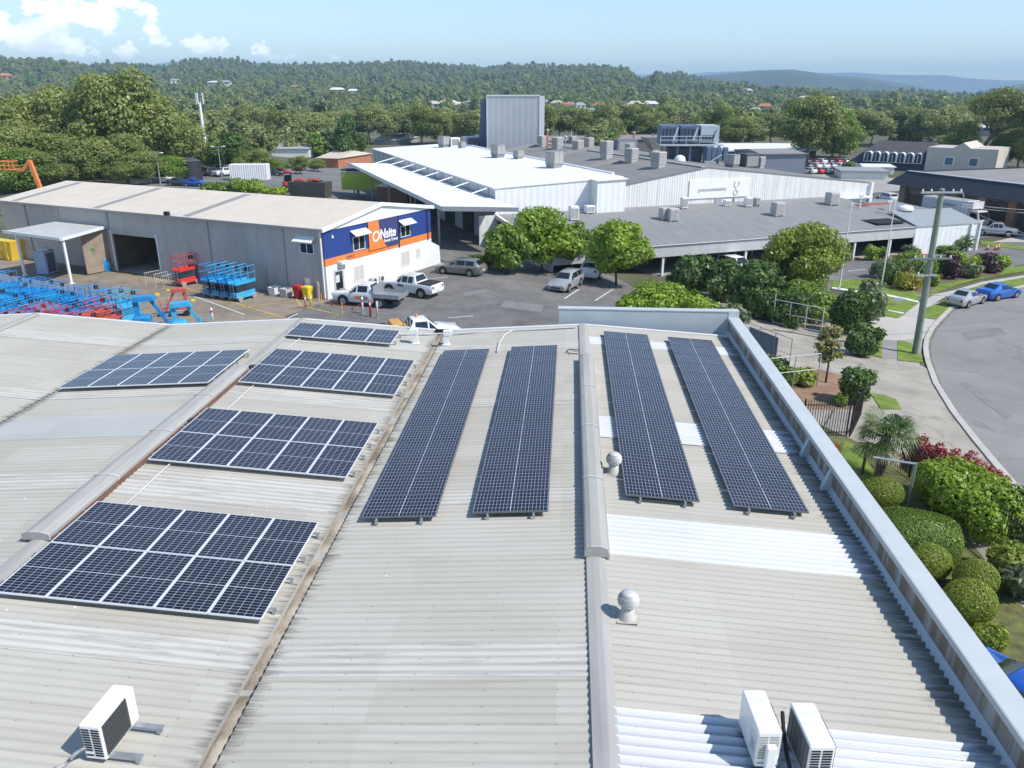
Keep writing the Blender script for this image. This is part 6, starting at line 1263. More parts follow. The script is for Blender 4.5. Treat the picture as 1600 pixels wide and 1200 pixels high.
# navy mansard cottage-style block
A_ = G(1338, 262); B_ = G(1444, 268); NB = thing('mansard_building', 'navy two-storey block with row of arched dormers and cream gable end', 'building', A_, math.atan2((B_-A_).y, (B_-A_).x)); L = (B_-A_).length; k_ = (A_-CO).length/FPX
hw = 34*k_; M_navy = mat('navy_tiles', (.022,.034,.075), .6, 0, .1, 2)
MB().box(0,L,.0,14,0,1.6).build('wall', mat('navy_wall', (.05,.06,.09), .7, 0, .1), NB)
MB().hexa([(-2.2,-.6,1.4),(L,-.6,1.4),(L,14,1.4),(-2.2,14,1.4),(1.0,.6,hw*.62),(L,.6,hw*.62),(L,14,hw*.62),(1.0,14,hw*.62)]).build('mansard', M_navy, NB)
MB().hexa([(.7,.3,hw*.625),(L+.02,.3,hw*.625),(L+.02,14,hw*.625),(.7,14,hw*.625),(3.0,6,hw*1.02),(L+.02,6,hw*1.02),(L+.02,8,hw*1.02),(3.0,8,hw*1.02)]).build('roof', mat('roof_charcoal', (.075,.068,.075), .75, 0, .12, .6), NB)
for i in range(7):
    x = 2.6+i*(L-4.4)/6; z0 = 1.75; dm = MB()
    P = [(x-.95,z0),(x+.95,z0),(x+.95,z0+1.7)]+[(x+.95*math.cos(a),z0+1.7+.8*math.sin(a)) for a in [PI*j/8 for j in range(1,8)]]+[(x-.95,z0+1.7)]
    dm.loft([[(px,y,pz_) for px,pz_ in P] for y in (-.75,1.2)]); d_ = dm.build('dormer', M_white, NB)
    Q = [(x-.8,z0+.12),(x+.8,z0+.12),(x+.8,z0+1.68)]+[(x+.8*math.cos(a),z0+1.68+.66*math.sin(a)) for a in [PI*j/6 for j in range(1,6)]]+[(x-.62,z0+1.65)]
    MB().poly([(px,-.77,pz_) for px,pz_ in Q]).build('arched_pane', M_navy, d_)
    MB().box(x-.06,x+.06,-.82,-.775,z0+.15,z0+2.1).build('glazing_bar', M_white, d_)
gx = L+.1; gw_ = 15.0
MB().loft([[(gx,y,0),(gx+gw_,y,0),(gx+gw_,y,hw*.92),(gx+gw_*.62,y,hw*.92),(gx+gw_*.5,y,hw*1.12),(gx+gw_*.36,y,hw*.92),(gx,y,hw*.92)] for y in (-.9,13)]).build('gable_end', mat('cream_render', (.55,.50,.44), .7, 0, .06, .6), NB)
for x in (gx+4.0, gx+9.2): w_ = MB().box(x,x+2.2,-.98,-.905,hw*.28,hw*.60).build('window', M_white, NB); MB().box(x+.25,x+1.95,-1.02,-.985,hw*.31,hw*.57).build('pane', mat('pane_blue', (.08,.16,.24), .2, 0, .1), w_)
def shed(name, label, x, y, wpx, hpx, dep, rz, wm, rm, rise=.25, cat='building', grp=None, wins=0, flat=False):
    p = G(x, y); k = (p-CO).length/FPX; w, h = wpx*k, hpx*k; o = thing(name, label, cat, p, rad(rz), grp)
    MB().box(-w/2,w/2,0,dep,-.2,h).build('wall', wm, o); r = h*rise
    if flat: MB().box(-w/2-.4,w/2+.4,-.4,dep+.4,h,h+.35).build('roof', rm, o)
    else: MB().hexa([(-w/2-.4,-.5,h-.1),(w/2+.4,-.5,h-.1),(w/2+.4,dep+.5,h-.1),(-w/2-.4,dep+.5,h-.1),(-w/2+.2*w*0,dep/2-.1,h+r),(w/2,dep/2-.1,h+r),(w/2,dep/2+.1,h+r),(-w/2,dep/2+.1,h+r)]).build('roof', rm, o)
    for i in range(wins): xx = -w/2+w*(i+.5)/wins; MB().box(xx-w*.12/wins*2,xx+w*.12/wins*2,-.06,-.005,h*.35,h*.75).build('window', M_glass, o)
    return o
M_wht = mat('far_white', (.72,.71,.68), .6, 0, .05); M_terr = mat('terracotta', (.42,.17,.09), .75, 0, .2, 1); M_grr = mat('far_grey_roof', (.30,.30,.30), .7, 0, .12, .5); M_crm = mat('far_cream', (.55,.49,.40), .7, 0, .1); M_pink = mat('far_pink', (.45,.30,.26), .7, 0, .1)
shed('workshop', 'blue-grey shed with brown roof behind the factory coolers', 1222, 274, 66, 30, 16, 12, mat('shed_bluegrey', (.16,.18,.23), .6, 0, .06), M_gsteel, .12)
shed('workshop', 'long low white-roofed warehouse behind the factory cooling plant', 1205, 246, 130, 9, 40, 8, mat('shed_dark', (.08,.075,.08), .7, 0, .1), M_wht, .5)
shed('workshop', 'brown-roofed low building behind the factory flues', 960, 236, 230, 16, 30, 20, mat('shed_purple', (.14,.12,.15), .7, 0, .1), mat('roof_mauve', (.26,.22,.21), .8, 0, .1), .15)
shed('workshop', 'white gable roof between trees beyond the white canopy', 603, 226, 38, 7, 22, -10, M_grr, M_wht, .9)
shed('workshop', 'terracotta-sided shed with pale roof left of the tall fig tree', 513, 262, 34, 14, 18, -14, M_terr, M_crm, .5)
shed('workshop', 'white long shed among trees beyond the depot, left', 440, 245, 80, 12, 30, 4, M_wht, M_grr, .3)
shed('workshop', 'white and dark panelled building among trees beyond the depot, right', 467, 236, 60, 12, 20, 6, M_wht, M_wht, .25, wins=3)
shed('workshop', 'pale low roof beside the mast foot', 308, 242, 42, 6, 20, 0, M_crm, M_crm, .4)
shed('workshop', 'small white portable building by the far car row', 1372, 272, 40, 10, 8, -5, M_wht, M_wht, .2)
shed('workshop', 'white flat-roofed annex in front of the navy mansard block', 1350, 280, 60, 9, 10, -8, M_wht, M_grr, .1, flat=True)
shed('workshop', 'grey yard shed behind the depot roof at left', 190, 286, 60, 8, 8, -18, M_wht, M_grr, .15, flat=True)
o = shed('workshop', 'long white wall panels at the depot street frontage', 612, 283, 100, 9, .4, 8, M_wht, M_wht, .0, cat='hoarding', flat=True)
# ================================================================ VEGETATION
RNG = np.random.default_rng(7)
def leafcloud(blobs, n, leaf, seed, up=.35, shell=.55, droop=0.0, asp=1.6, core=0.0):
    """leaf quads spread through a set of ellipsoid clumps; returns verts, faces, tint"""
    r = np.random.default_rng(seed); B = np.array(blobs, float); vol = (B[:,3]*B[:,4]*B[:,5])**.72; pick = r.choice(len(B), n, p=vol/vol.sum()); b = B[pick]
    d = r.normal(size=(n,3)); d /= np.linalg.norm(d, axis=1)[:,None]; rad_ = shell + (1-shell)*r.random(n)**.6
    lump = 1 + .14*np.sin(d[:,0]*7+pick*1.7)*np.sin(d[:,1]*6+pick) + .10*np.sin(d[:,2]*9+pick*2.3)
    c = b[:,:3] + d*b[:,3:6]*(rad_*lump)[:,None]
    nr = d + r.normal(size=(n,3))*.55 + np.array([0,0,up]); nr /= np.linalg.norm(nr, axis=1)[:,None]
    t = np.cross(nr, r.normal(size=(n,3))); t /= np.linalg.norm(t, axis=1)[:,None]
    if droop: t = t*(1-droop) + np.array([0,0,-1.0])*droop; t /= np.linalg.norm(t, axis=1)[:,None]
    s = np.cross(nr, t); s /= np.maximum(np.linalg.norm(s, axis=1), 1e-6)[:,None]
    L = leaf*(.6+.8*r.random(n)); t = t*(L*asp/2)[:,None]; s = s*(L/2)[:,None]
    V = np.stack([c-t, c-s*.9+t*.1, c+t, c+s*.9+t*.1], 1).reshape(-1,3); F = np.arange(4*n).reshape(n,4)
    tint = np.clip(.5 + .28*(r.random(len(B))[pick]-.5)*2*.9 + r.normal(size=n)*.16, 0, 1)
    return V, F, np.repeat(tint, 4)
L_dark = leafmat('leaf_dark_green', (.032,.062,.016), (.10,.155,.035)); L_mid = leafmat('leaf_mid_green', (.055,.10,.013), (.18,.25,.038)); L_lime = leafmat('leaf_lime', (.085,.145,.010), (.28,.36,.04))
L_gum = leafmat('leaf_gum', (.10,.122,.038), (.25,.27,.10)); L_gum2 = leafmat('leaf_gum_olive', (.085,.108,.028), (.22,.25,.068)); L_red = leafmat('leaf_red', (.12,.012,.016), (.30,.035,.04)); L_olive = leafmat('leaf_olive', (.085,.12,.014), (.23,.27,.04)); L_grey = leafmat('leaf_grey_green', (.065,.088,.042), (.18,.205,.105)); L_yel = leafmat('leaf_yellow', (.15,.15,.02), (.38,.33,.05)); L_pur = leafmat('leaf_purple', (.03,.015,.02), (.09,.05,.05)); L_thin = leafmat('leaf_dry', (.10,.11,.03), (.30,.27,.09))
def limbs(h, r0, ends, seed=0, mb=None):
    m = mb or MB(); random.seed(seed); fork = h*.45
    m.path([(0,0,-.3),(.03*h*random.uniform(-1,1),.03*h*random.uniform(-1,1),fork*.6),(.0,.0,fork)], [r0*1.15, r0*.85, r0*.7], 8)
    for e in ends: m.path([(0,0,fork*.75),(e[0]*.35,e[1]*.35,fork+(e[2]-fork)*.5),(e[0]*.85,e[1]*.85,e[2])], [r0*.5, r0*.32, r0*.1], 6)
    return m
def crown_blobs(h, w, base, n, seed, round_=1.0):
    r = random.Random(seed); B = []
    for i in range(n):
        f = (i+.5)/n; z = base + (h-base)*(.15+.75*f); ring = w/2*(1-abs(f-.42)*1.1)*r.uniform(.30,1.05); a = i*2.4+r.uniform(-.6,.6); s = w*r.uniform(.14,.28)
        B.append((ring*math.cos(a), ring*math.sin(a), z, s, s*r.uniform(.85,1.15), s*r.uniform(.6,.85)*round_))
    return B
def tree(name, label, loc, h, w, lm, seed, n=3500, leaf=.28, base=.28, nb=14, trunk=True, bark=None, cat='tree', group=None, droop=0, shell=.55, asp=1.6):
    o = thing(name, label, cat, loc, seed*1.3, group); B = crown_blobs(h, w, h*base, nb, seed)
    V, F, T = leafcloud(B, n, leaf, seed, droop=droop, shell=shell, asp=asp); npmesh('crown', V, F, lm, o, T)
    if trunk: limbs(h, max(.07, h*.018), [b[:3] for b in B[::3]], seed).build('trunk', bark or M_bark, o, smooth=True)
    return o
def bush(name, label, loc, rx, ry, rz, lm, seed, n=1500, leaf=.12, cat='bush', group=None, clip=False, rot=0, flat=False, asp=1.4):
    """rounded or clipped shrub sitting on the ground; clip = smooth topiary outline"""
    o = thing(name, label, cat, loc, rot, group); r = random.Random(seed)
    if clip:
        q = np.random.default_rng(seed); d = q.normal(size=(n,3)); d /= np.linalg.norm(d,axis=1)[:,None]
        if flat: e = d/((np.abs(d)**3.4).sum(1)[:,None]**(1/3.4))
        else: e = d
        c = e*np.array([rx,ry,rz])*(1-.07*q.random((n,1))) + np.array([0,0,rz*.95]); k = c[:,2] > .02; c = c[k]; d = d[k]; m = len(c)
        nr = d + q.normal(size=(m,3))*.45; nr /= np.linalg.norm(nr,axis=1)[:,None]; t = np.cross(nr, q.normal(size=(m,3))); t /= np.linalg.norm(t,axis=1)[:,None]; s = np.cross(nr,t); L = leaf*(.6+.8*q.random(m))[:,None]
        V = np.stack([c-t*L*.7, c-s*L*.5, c+t*L*.7, c+s*L*.5],1).reshape(-1,3); F = np.arange(4*m).reshape(m,4); T = np.repeat(np.clip(.62+q.normal(size=m)*.13+.12*np.sin(d[:,0]*5+d[:,1]*4),0,1),4)
        npmesh('foliage', V, F, lm, o, T)
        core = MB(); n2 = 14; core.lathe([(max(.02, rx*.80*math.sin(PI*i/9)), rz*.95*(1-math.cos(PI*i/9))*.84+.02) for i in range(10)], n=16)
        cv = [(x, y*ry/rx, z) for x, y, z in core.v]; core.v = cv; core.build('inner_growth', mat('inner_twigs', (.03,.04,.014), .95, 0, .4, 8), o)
    else:
        B = [(0,0,rz*.8,rx*.75,ry*.75,rz*.8)]
        for i in range(9): a = i*.7+r.uniform(0,.5); k = r.uniform(.35,.68); s = r.uniform(.30,.48); B.append((rx*k*math.cos(a), ry*k*math.sin(a), rz*r.uniform(.35,1.45), rx*s, ry*s, rz*s*.85))
        V, F, T = leafcloud(B, n, leaf, seed, shell=.6, asp=asp); V[:,2] = np.maximum(V[:,2], .0); npmesh('foliage', V, F, lm, o, T)
        tr = MB(); 
        for i in range(4): a = i*1.6; tr.path([(.05*math.cos(a),.05*math.sin(a),-.05),(rx*.4*math.cos(a),ry*.4*math.sin(a),rz*.9)],[.035,.012],5)
        tr.build('stem', M_bark, o)
    return o
def px_scale(p): return FPX/((p-CO).dot(FW))
# ---- car park trees
def ptree(label, xb, yb, wpx, hpx, lm, seed, **k):
    p = G(xb, yb); s = px_scale(p); wpx *= .94; hpx *= .96; return tree(k.pop('name','tree'), label, p, hpx/s/.95, wpx/s, lm, seed, **k)
ptree('left tree of the bright green clump in the car park, smallest', 793, 428, 78, 72, L_mid, 3, n=5200, leaf=.24, base=.12)
ptree('tallest tree of the bright green car park clump', 848, 426, 112, 98, L_lime, 4, n=8000, leaf=.24, base=.15, nb=20)
ptree('right tree of the bright green clump, behind the silver wagon', 893, 424, 74, 78, L_mid, 5, n=5200, leaf=.24, base=.2)
ptree('rounded bright green tree standing alone right of the silver wagon', 963, 446, 96, 96, L_lime, 6, n=8000, leaf=.23, base=.28, nb=20)
bush('hedge', 'low clipped hedge between the grey-green wagon and the tree clump', G(752,420)+Vector((.5,1.5,0)), 2.6, .9, .65, L_mid, 8, n=2600, leaf=.13, cat='hedge')
for i, (lb, x, y, w, h, lm) in enumerate((('big yellow-green shrub at the corner of the far parapet',1015,508,120,72,L_lime),('yellow-green shrub in the middle behind the far parapet',1070,512,110,66,L_lime),('grey-green shrub at the right behind the parapet corner',1130,520,76,52,L_grey),('low yellow-green shrub at the car park edge behind the parapet',985,500,60,50,L_lime))):
    p = G(x, y); s = px_scale(p); bush('shrub', lb, p, w/s/2, w/s/2*.9, h/s*.52, lm, 20+i, n=5200, leaf=.17, group='yellow-green shrubs behind the far parapet')
for i, (lb, x, y, w, h, lm) in enumerate((('dark green round tree left of the veranda car',1085,462,80,60,L_dark),('dark green round tree in front of the veranda car',1128,470,82,60,L_dark),('dark green tree right of the dark pair, over the dark driveway',1180,494,82,84,L_dark),('small dark tree against the veranda columns',1210,462,50,52,L_dark))):
    ptree(lb, x, y, w, h, lm, 30+i, name='tree', n=5200, leaf=.26, base=.06, nb=16, group='dark green trees in front of the veranda')
ptree('large soft-leaved weeping tree in front of the factory veranda', 1246, 462, 112, 104, L_olive, 41, n=17000, leaf=.17, base=.12, nb=26, droop=.35, asp=2.0, name='weeping_tree')
for i, (lb, x, y, w, h, lm) in enumerate((('leafy bush right under the weeping tree',1262,498,96,72,L_mid),('dark bush in the middle of the gate hedge',1322,522,66,88,L_dark),('tall grey-green bush on the right of the dark gate bush',1356,505,62,84,L_grey),('round dark bush at the lawn corner below the gate hedge',1345,556,62,60,L_dark),('dark bush behind the white-framed gate',1238,508,84,64,L_dark),('bush on the left of the white-framed gate',1196,500,50,60,L_dark))):
    p = G(x, y); s = px_scale(p); bush('bush', lb, p, w/s/2, w/s/2*.85, h/s*.50, lm, 50+i, n=4200, leaf=.20, group='bushes around the white-framed gate')
ptree('thin sparse yellowish sapling in the bare garden bed', 1290, 598, 52, 92, L_thin, 61, n=1500, leaf=.15, base=.35, nb=12, shell=.2, name='sapling')
for i, (lb, x, y, w, h, lm) in enumerate((('glossy dark bush beside the thin sapling',1332,630,66,72,L_dark),('small bush at the foot of the glossy dark bush',1312,634,24,22,L_mid),('low rounded bush nearest the low rail fence, left',1222,606,46,40,L_mid),('low rounded bush nearest the low rail fence, right',1255,602,46,34,L_olive),('dark low bush just above the rail fence',1210,582,52,32,L_dark))):
    p = G(x, y); s = px_scale(p); bush('bush', lb, p, w/s/2, w/s/2*.9, h/s*.52, lm, 70+i, n=3000, leaf=.15, group='bushes in the bare garden bed')
# ---- clipped hedges and topiary along the parapet
def topi(label, x0, x1, y0, y1, lm, seed, zc, flat=False, ky=.85, name='topiary_bush', n=12000, leaf=.042, rot=0):
    """picture box of the crown; zc = height of its widest level"""
    c = at((x0+x1)/2, (y0+y1)/2, zc); s = px_scale(c); rx = (x1-x0)/2/s; hv = (y1-y0)/s
    rz = max(.35, (hv/2)*1.02 if not flat else hv*.36); c.z = 0
    return bush(name, label, c, rx, rx*ky, rz, lm, seed, n=n, leaf=leaf, clip=True, flat=flat, rot=rot, cat='topiary', group='clipped bushes along the parapet')
topi('small clipped dome bush under the palm', 1346, 1412, 742, 790, L_olive, 81, .7, name='topiary_bush')
topi('largest clipped block hedge with a flat rounded top', 1372, 1498, 786, 872, L_mid, 82, .9, flat=True, n=26000, rot=rad(-20))
topi('round clipped bush behind the large block hedge', 1420, 1486, 846, 906, L_olive, 83, .7)
topi('small round clipped bush by the picket fence', 1492, 1560, 870, 930, L_olive, 84, .7)
topi('most prominent round clipped ball closest to the coping', 1474, 1556, 900, 975, L_olive, 85, .8, n=15000)
def hedge_block(label, pts, h, lm, seed, n, leaf, name='hedge'):
    """long hedge along a ground polyline: (x, y, halfwidth)"""
    o = thing(name, label, 'hedge', Vector((pts[0][0], pts[0][1], ter(pts[0][0], pts[0][1])))); B = []; r = random.Random(seed)
    for a, b in zip(pts, pts[1:]):
        k = max(2, int(math.dist(a[:2], b[:2])/.55))
        for i in range(k):
            t = i/k; x = a[0]+(b[0]-a[0])*t; y = a[1]+(b[1]-a[1])*t; w = a[2]+(b[2]-a[2])*t
            for sx in (-.5, .1, .6): B.append((x+w*sx-pts[0][0]+r.uniform(-.15,.15), y+w*sx*.35-pts[0][1]+r.uniform(-.15,.15), ter(x,y)-o.location.z+h*r.uniform(.5,.62), w*.55, w*.55, h*r.uniform(.42,.5)))
    V, F, T = leafcloud(B, n, leaf, seed, shell=.72); V[:,2] = np.maximum(V[:,2], -.3); npmesh('foliage', V, F, lm, o, T); st = MB()
    for i in range(0, len(B), 4): st.tube((B[i][0],B[i][1],0),(B[i][0],B[i][1],h*.6),.03,5)
    st.build('stem', M_bark, o); return o
g1, g2, g3 = G(1450,775), G(1510,815), G(1585,868)
hedge_block('wide bright green hedge along the street footpath', [(g1.x+.2,g1.y-.2,1.0),(g2.x+.1,g2.y,1.25),(g3.x,g3.y+.3,1.1)], 1.75, L_lime, 91, 26000, .085)
r1, r2 = G(1425,728), G(1512,722); hedge_block('dark red-leaved hedge behind the bright green hedge', [(r1.x,r1.y,.55),(16.9,31.2,.6),(17.6,28.8,.4)], 1.35, L_red, 92, 9000, .08)
for i, (lb, x0, x1, y0, y1, lm, k) in enumerate((('loose grey-green shrub at the right edge beyond the green hedge',1560,1640,740,850,L_mid,1.1),('yellow-flecked shrub outside the picket fence',1540,1612,828,905,L_olive,.8),('pale shrub outside the picket fence at the right edge',1566,1640,860,940,L_grey,.8),('wispy grassy shrub between the clipped ball and the blue car',1508,1580,962,1014,L_olive,.5))):
    c = at((x0+x1)/2, (y0+y1)/2, k); s = px_scale(c); c.z = ter(c.x, c.y); bush('shrub', lb, c, (x1-x0)/2/s, (x1-x0)/2/s*.9, (y1-y0)/s*.42, lm, 100+i, n=3400, leaf=.10, asp=2.2)
# ---- palm with fan leaves
pp_ = at(1374, 742, .2); pp_.z = 0; pm = thing('fan_palm', 'fan palm with drooping dry skirt beside the clipped bushes', 'palm', pp_); pm.scale = (1.22,)*3; th_ = 1.6
b = MB(); R = [];
for k in range(9): z = th_*k/8; R += [(.17+.02*(k % 2), z), (.155, z+.1)]
b.lathe(R, n=12); b.build('trunk', M_bark, pm)
def fan(mb, base, dirv, L, spread, nseg, droop):
    d = Vector(dirv).normalized(); side = d.cross(Vector((0,0,1))).normalized(); tip0 = Vector(base)+d*L*.45
    up = side.cross(d)
    for j in range(nseg):
        a = spread*(j/(nseg-1)-.5)+random.uniform(-.05,.05); v = d*math.cos(a)+side*math.sin(a); ll = L*.62*(1-.25*abs(a)/spread); w = .021; s = v.cross(up).normalized()*w
        p1 = tip0+v*ll*.6; p2 = tip0+v*ll-Vector((0,0,droop*ll)); mb.add([tip0, p1+s, p2, p1-s], [(0,1,2,3)])
    mb.tube(base, tip0, .014, 4)
random.seed(9); fr_ = MB(); dry = MB()
for k in range(42):
    a = k*2.4; el_ = random.uniform(-.55, 1.5); fan(fr_, (0,0,th_+.05), (math.cos(a), math.sin(a), el_), random.uniform(1.0,1.35), 2.5, 14, .38)
for k in range(16):
    a = k*2.4+.5; fan(dry, (.1*math.cos(a),.1*math.sin(a),th_-.05), (math.cos(a)*.55, math.sin(a)*.55, -.8), random.uniform(.7,.95), 1.3, 9, .25)
fr_.build('frond', leafmat('leaf_palm', (.06,.10,.025), (.18,.24,.06)), pm); dry.build('dry_skirt', mat('dry_frond', (.34,.29,.19), .9, 0, .25, 3), pm)
p2_ = at(1346, 742, .0); p2_.z = 0; o = thing('fan_palm', 'slim second palm stem just left of the fan palm', 'palm', p2_); MB().path([(0,0,0),(.1,.1,1.5)],[.07,.05],8).build('trunk', M_bark, o); f2 = MB()
for k in range(10): fan(f2, (.1,.1,1.5), (math.cos(k*2.4)*.8, math.sin(k*2.4)*.8, -.35), .7, 1.3, 8, .3)
f2.build('dry_skirt', MATS['dry_frond'], o)
# ---- garden bed across the street and factory frontage
def bedpt(x, y): p = G(x, y); return p, px_scale(p)
for i, (lb, x, y, w, h, lm) in enumerate((
 ('grey-green shrub at the left end of the street garden bed',1376,434,44,36,L_grey),('dark green shrub under the right flagpole',1392,444,40,42,L_dark),('bright green shrub behind the orange-tipped one',1415,425,50,40,L_mid),('orange-tipped yellow shrub in the street garden bed front',1418,452,56,34,L_yel),
 ('wide green shrub right beside the power pole',1444,442,40,46,L_mid),('clipped lime shrub low behind the power pole',1458,447,24,24,L_lime),('deep green upright shrub right of the power pole',1468,430,36,44,L_mid),('purple spiky shrub in the street garden bed',1486,436,32,48,L_pur),
 ('bright yellow-green grass clump at the back of the bed',1494,418,38,30,L_lime),('low green shrub in the middle right of the bed',1504,430,40,30,L_olive),('grey low shrub at the front right of the bed',1518,434,34,26,L_grey),('bright leafy shrub toward the right end of the bed',1524,420,34,26,L_lime),
 ('purple cordyline crown near the right end of the bed',1538,420,34,30,L_pur),('dull low shrub below the purple cordyline',1548,426,34,24,L_pur),('lime green end shrub of the street garden bed',1560,424,30,30,L_lime),('small purple tuft at the back left of the bed',1385,420,20,18,L_pur))):
    p, s = bedpt(x, y); bush('garden_shrub', lb, p, w/s/2, w/s/2*.9, h/s*.5, lm, 120+i, n=1500, leaf=.16, group='shrubs in the street garden bed', asp=2.4 if 'spiky' in lb or 'grass' in lb else 1.4)
for i, (lb, x, y, w, h, lm) in enumerate((('round lime shrub by the left veranda column',1360,407,28,28,L_lime),('darker shrub right beside the lime veranda shrub',1376,406,22,26,L_mid),('striped green shrub in the middle of the veranda bed',1422,402,32,24,L_grey),('dark leafy shrub at the right end of the veranda bed',1500,392,44,30,L_dark),('low shrub line left of the end wall',1478,396,40,16,L_mid),('green shrub behind the left flagpole',1316,408,30,36,L_mid))):
    p, s = bedpt(x, y); bush('garden_shrub', lb, p, w/s/2, w/s/2*.7, h/s*.5, lm, 140+i, n=1300, leaf=.16, group='shrubs along the factory veranda')
# ================================================================ TREES BEYOND (individuals)
def proto(kind, seed):
    """far tree at unit height 10 m, width ~9 m"""
    o = thing('tree', 'x', 'tree', (0,0,0))
    if kind == 'gum':   B = crown_blobs(10, 8.5, 2.6, 19, seed, .9); n, lf, lm, bk = 11000, .27, L_gum, M_gumbark
    elif kind == 'olive': B = crown_blobs(10, 9.5, 1.6, 22, seed, 1.0); n, lf, lm, bk = 14000, .26, L_gum2, M_gumbark
    elif kind == 'round': B = crown_blobs(10, 10.5, .6, 24, seed, 1.0); n, lf, lm, bk = 14000, .26, L_mid, M_bark
    else: B = crown_blobs(10, 7.0, 1.2, 18, seed, 1.3); n, lf, lm, bk = 10000, .28, L_dark, M_bark
    V, F, T = leafcloud(B, n, lf, seed, shell=.5); npmesh('crown', V, F, lm, o, T); limbs(10, .2, [b[:3] for b in B[::4]], seed).build('trunk', bk, o, smooth=True); return o
PROTO = {}; 
def far_tree(kind, v, loc, h, label, group, wk=1.0, lm=None):
    key = (kind, v)
    if key not in PROTO:
        PROTO[key] = o = proto(kind, 200+v*7+len(kind)); o.location = loc; o['label'] = label; o['group'] = group; o.rotation_euler = (0,0,random.uniform(0,6.28)); o.scale = (h/10*wk, h/10*wk, h/10)
    else: o = dup(PROTO[key], loc, random.uniform(0,6.28), label, group, (h/10*wk, h/10*wk, h/10))
    if lm: recolor(o, {'crown': lm})
    return o
random.seed(21)
# the dense wood behind the depot, left: named by picture order inside each belt
def belt(name, group, specs, kinds):
    specs = sorted(specs); 
    for i, (x, ytop, ybase, wpx) in enumerate(specs):
        p = G(x, ybase); s = px_scale(p); h = (ybase-ytop)/s/.98; k = random.choice(kinds)
        far_tree(k, random.randrange(3), p, h, '%s tree, %s from left %s' % ({'gum':'gum','olive':'olive green','round':'leafy','tall':'dark'}[k], nth(i), name), group, (wpx/s)/(h*.92))
belt('in the tall wood left of the mast', 'trees of the tall wood behind the depot', [(8,162,275,110),(60,165,272,120),(112,150,272,110),(160,150,275,110),(206,132,278,135),(255,160,274,96),(28,205,292,110),(92,215,290,110),(150,222,290,100),(285,185,268,80),(-20,190,290,100),(200,215,287,80)], ['olive'])
belt('along the depot back fence', 'trees along the depot back fence', [(20,236,300,90),(70,240,296,84),(125,236,293,80),(228,240,288,60),(270,246,284,50),(190,250,290,50)], ['olive','round'])
belt('around the yard beyond the depot roof', 'trees around the yard beyond the depot', [(368,212,268,84),(405,236,272,50),(330,225,264,50),(428,250,272,34),(470,246,272,36),(300,228,262,50),(545,188,256,66),(497,250,268,30)], ['round','olive','tall'])
belt('in the mid belt left of the tower', 'trees of the mid belt behind the yard', [(x, random.uniform(168,186), random.uniform(222,232), random.uniform(48,66)) for x in range(335,760,27)], ['gum','olive','gum'])
belt('in the belt between the tower and the cooling plant', 'trees of the belt behind the factory', [(x, random.uniform(166,182), random.uniform(216,226), random.uniform(46,62)) for x in range(850,1045,24)], ['olive','gum'])
belt('in the belt right of the cooling plant', 'trees of the belt behind the shops', [(x, random.uniform(166,190), random.uniform(222,232), random.uniform(50,70)) for x in list(range(1120,1215,28))+list(range(1305,1500,27))], ['olive','gum','gum'])
belt('in the back belt at the far right', 'trees at the far right', [(1500,196,262,50),(1590,205,262,70),(1560,215,262,50),(1470,215,250,40),(1600,180,240,80),(1620,200,270,60)], ['gum','olive'])
far_tree('olive', 0, G(1262,256), 1, 'large rounded gum with pale trunk behind the blue-grey shed', 'single trees by the shops'); _t = [o for o in COL.objects if o.get('label') == 'large rounded gum with pale trunk behind the blue-grey shed'][0]
p = G(1262, 250); s = px_scale(p); _t.location = p; _t.scale = ((100/s)/9.5, (100/s)/9.5, (92/s)/10)
far_tree('round', 1, G(1300,246), (70)/px_scale(G(1300,246)), 'dark rounded tree right of the large pale-trunked gum', 'single trees by the shops', 1.1)
for i, (x, y, w, h) in enumerate(((390,306,60,28),(430,312,46,22),(355,304,40,20),(330,300,36,16),(1324,270,24,18))):
    p = G(x, y); s = px_scale(p); bush('bush', ['yellow-green bush right behind the depot ridge','low bush at the right behind the depot ridge','small bush left behind the depot ridge','tiny bush near the blue car behind the depot','small palm-like bush by the far car yard'][i], p, w/s/2, w/s/2, h/s*.55, L_lime if i < 2 else L_mid, 160+i, n=1200, leaf=.35)
# tall leaning eucalypt at the right
p = G(1524, 264); s = px_scale(p); H_ = 112/s; o = thing('gum_tree', 'tall leaning eucalypt with dark bare trunk at the far right', 'tree', p); X = lambda dx: dx/s
Bm = [(X(24),0,H_*.93,X(34),X(30),X(15)),(X(4),2,H_*.86,X(30),X(26),X(14)),(X(48),-1,H_*.84,X(30),X(28),X(15)),(X(64),1,H_*.74,X(24),X(24),X(14)),(X(12),-2,H_*.74,X(20),X(20),X(11)),(X(40),2,H_*.70,X(20),X(22),X(11)),(X(22),0,H_*.60,X(22),X(20),X(9)),(X(70),0,H_*.60,X(18),X(16),X(9)),(X(-10),0,H_*.78,X(14),X(14),X(8))]
V, F, T = leafcloud(Bm, 15000, .36, 301, shell=.3); npmesh('crown', V, F, L_gum, o, T); m = MB(); m.path([(0,0,-.3),(X(6),0,H_*.3),(X(20),0,H_*.55),(X(26),0,H_*.85)],[.6,.45,.32,.12],8)
for b in Bm: m.path([(X(16),0,H_*.45),(b[0]*.7+X(5),b[1],b[2]*.8),(b[0],b[1],b[2])],[.25,.14,.05],6)
m.build('trunk', mat('gum_dark_bark', (.10,.075,.06), .9, 0, .3, 2), o, smooth=True)
p = G(1500, 258); s = px_scale(p); 
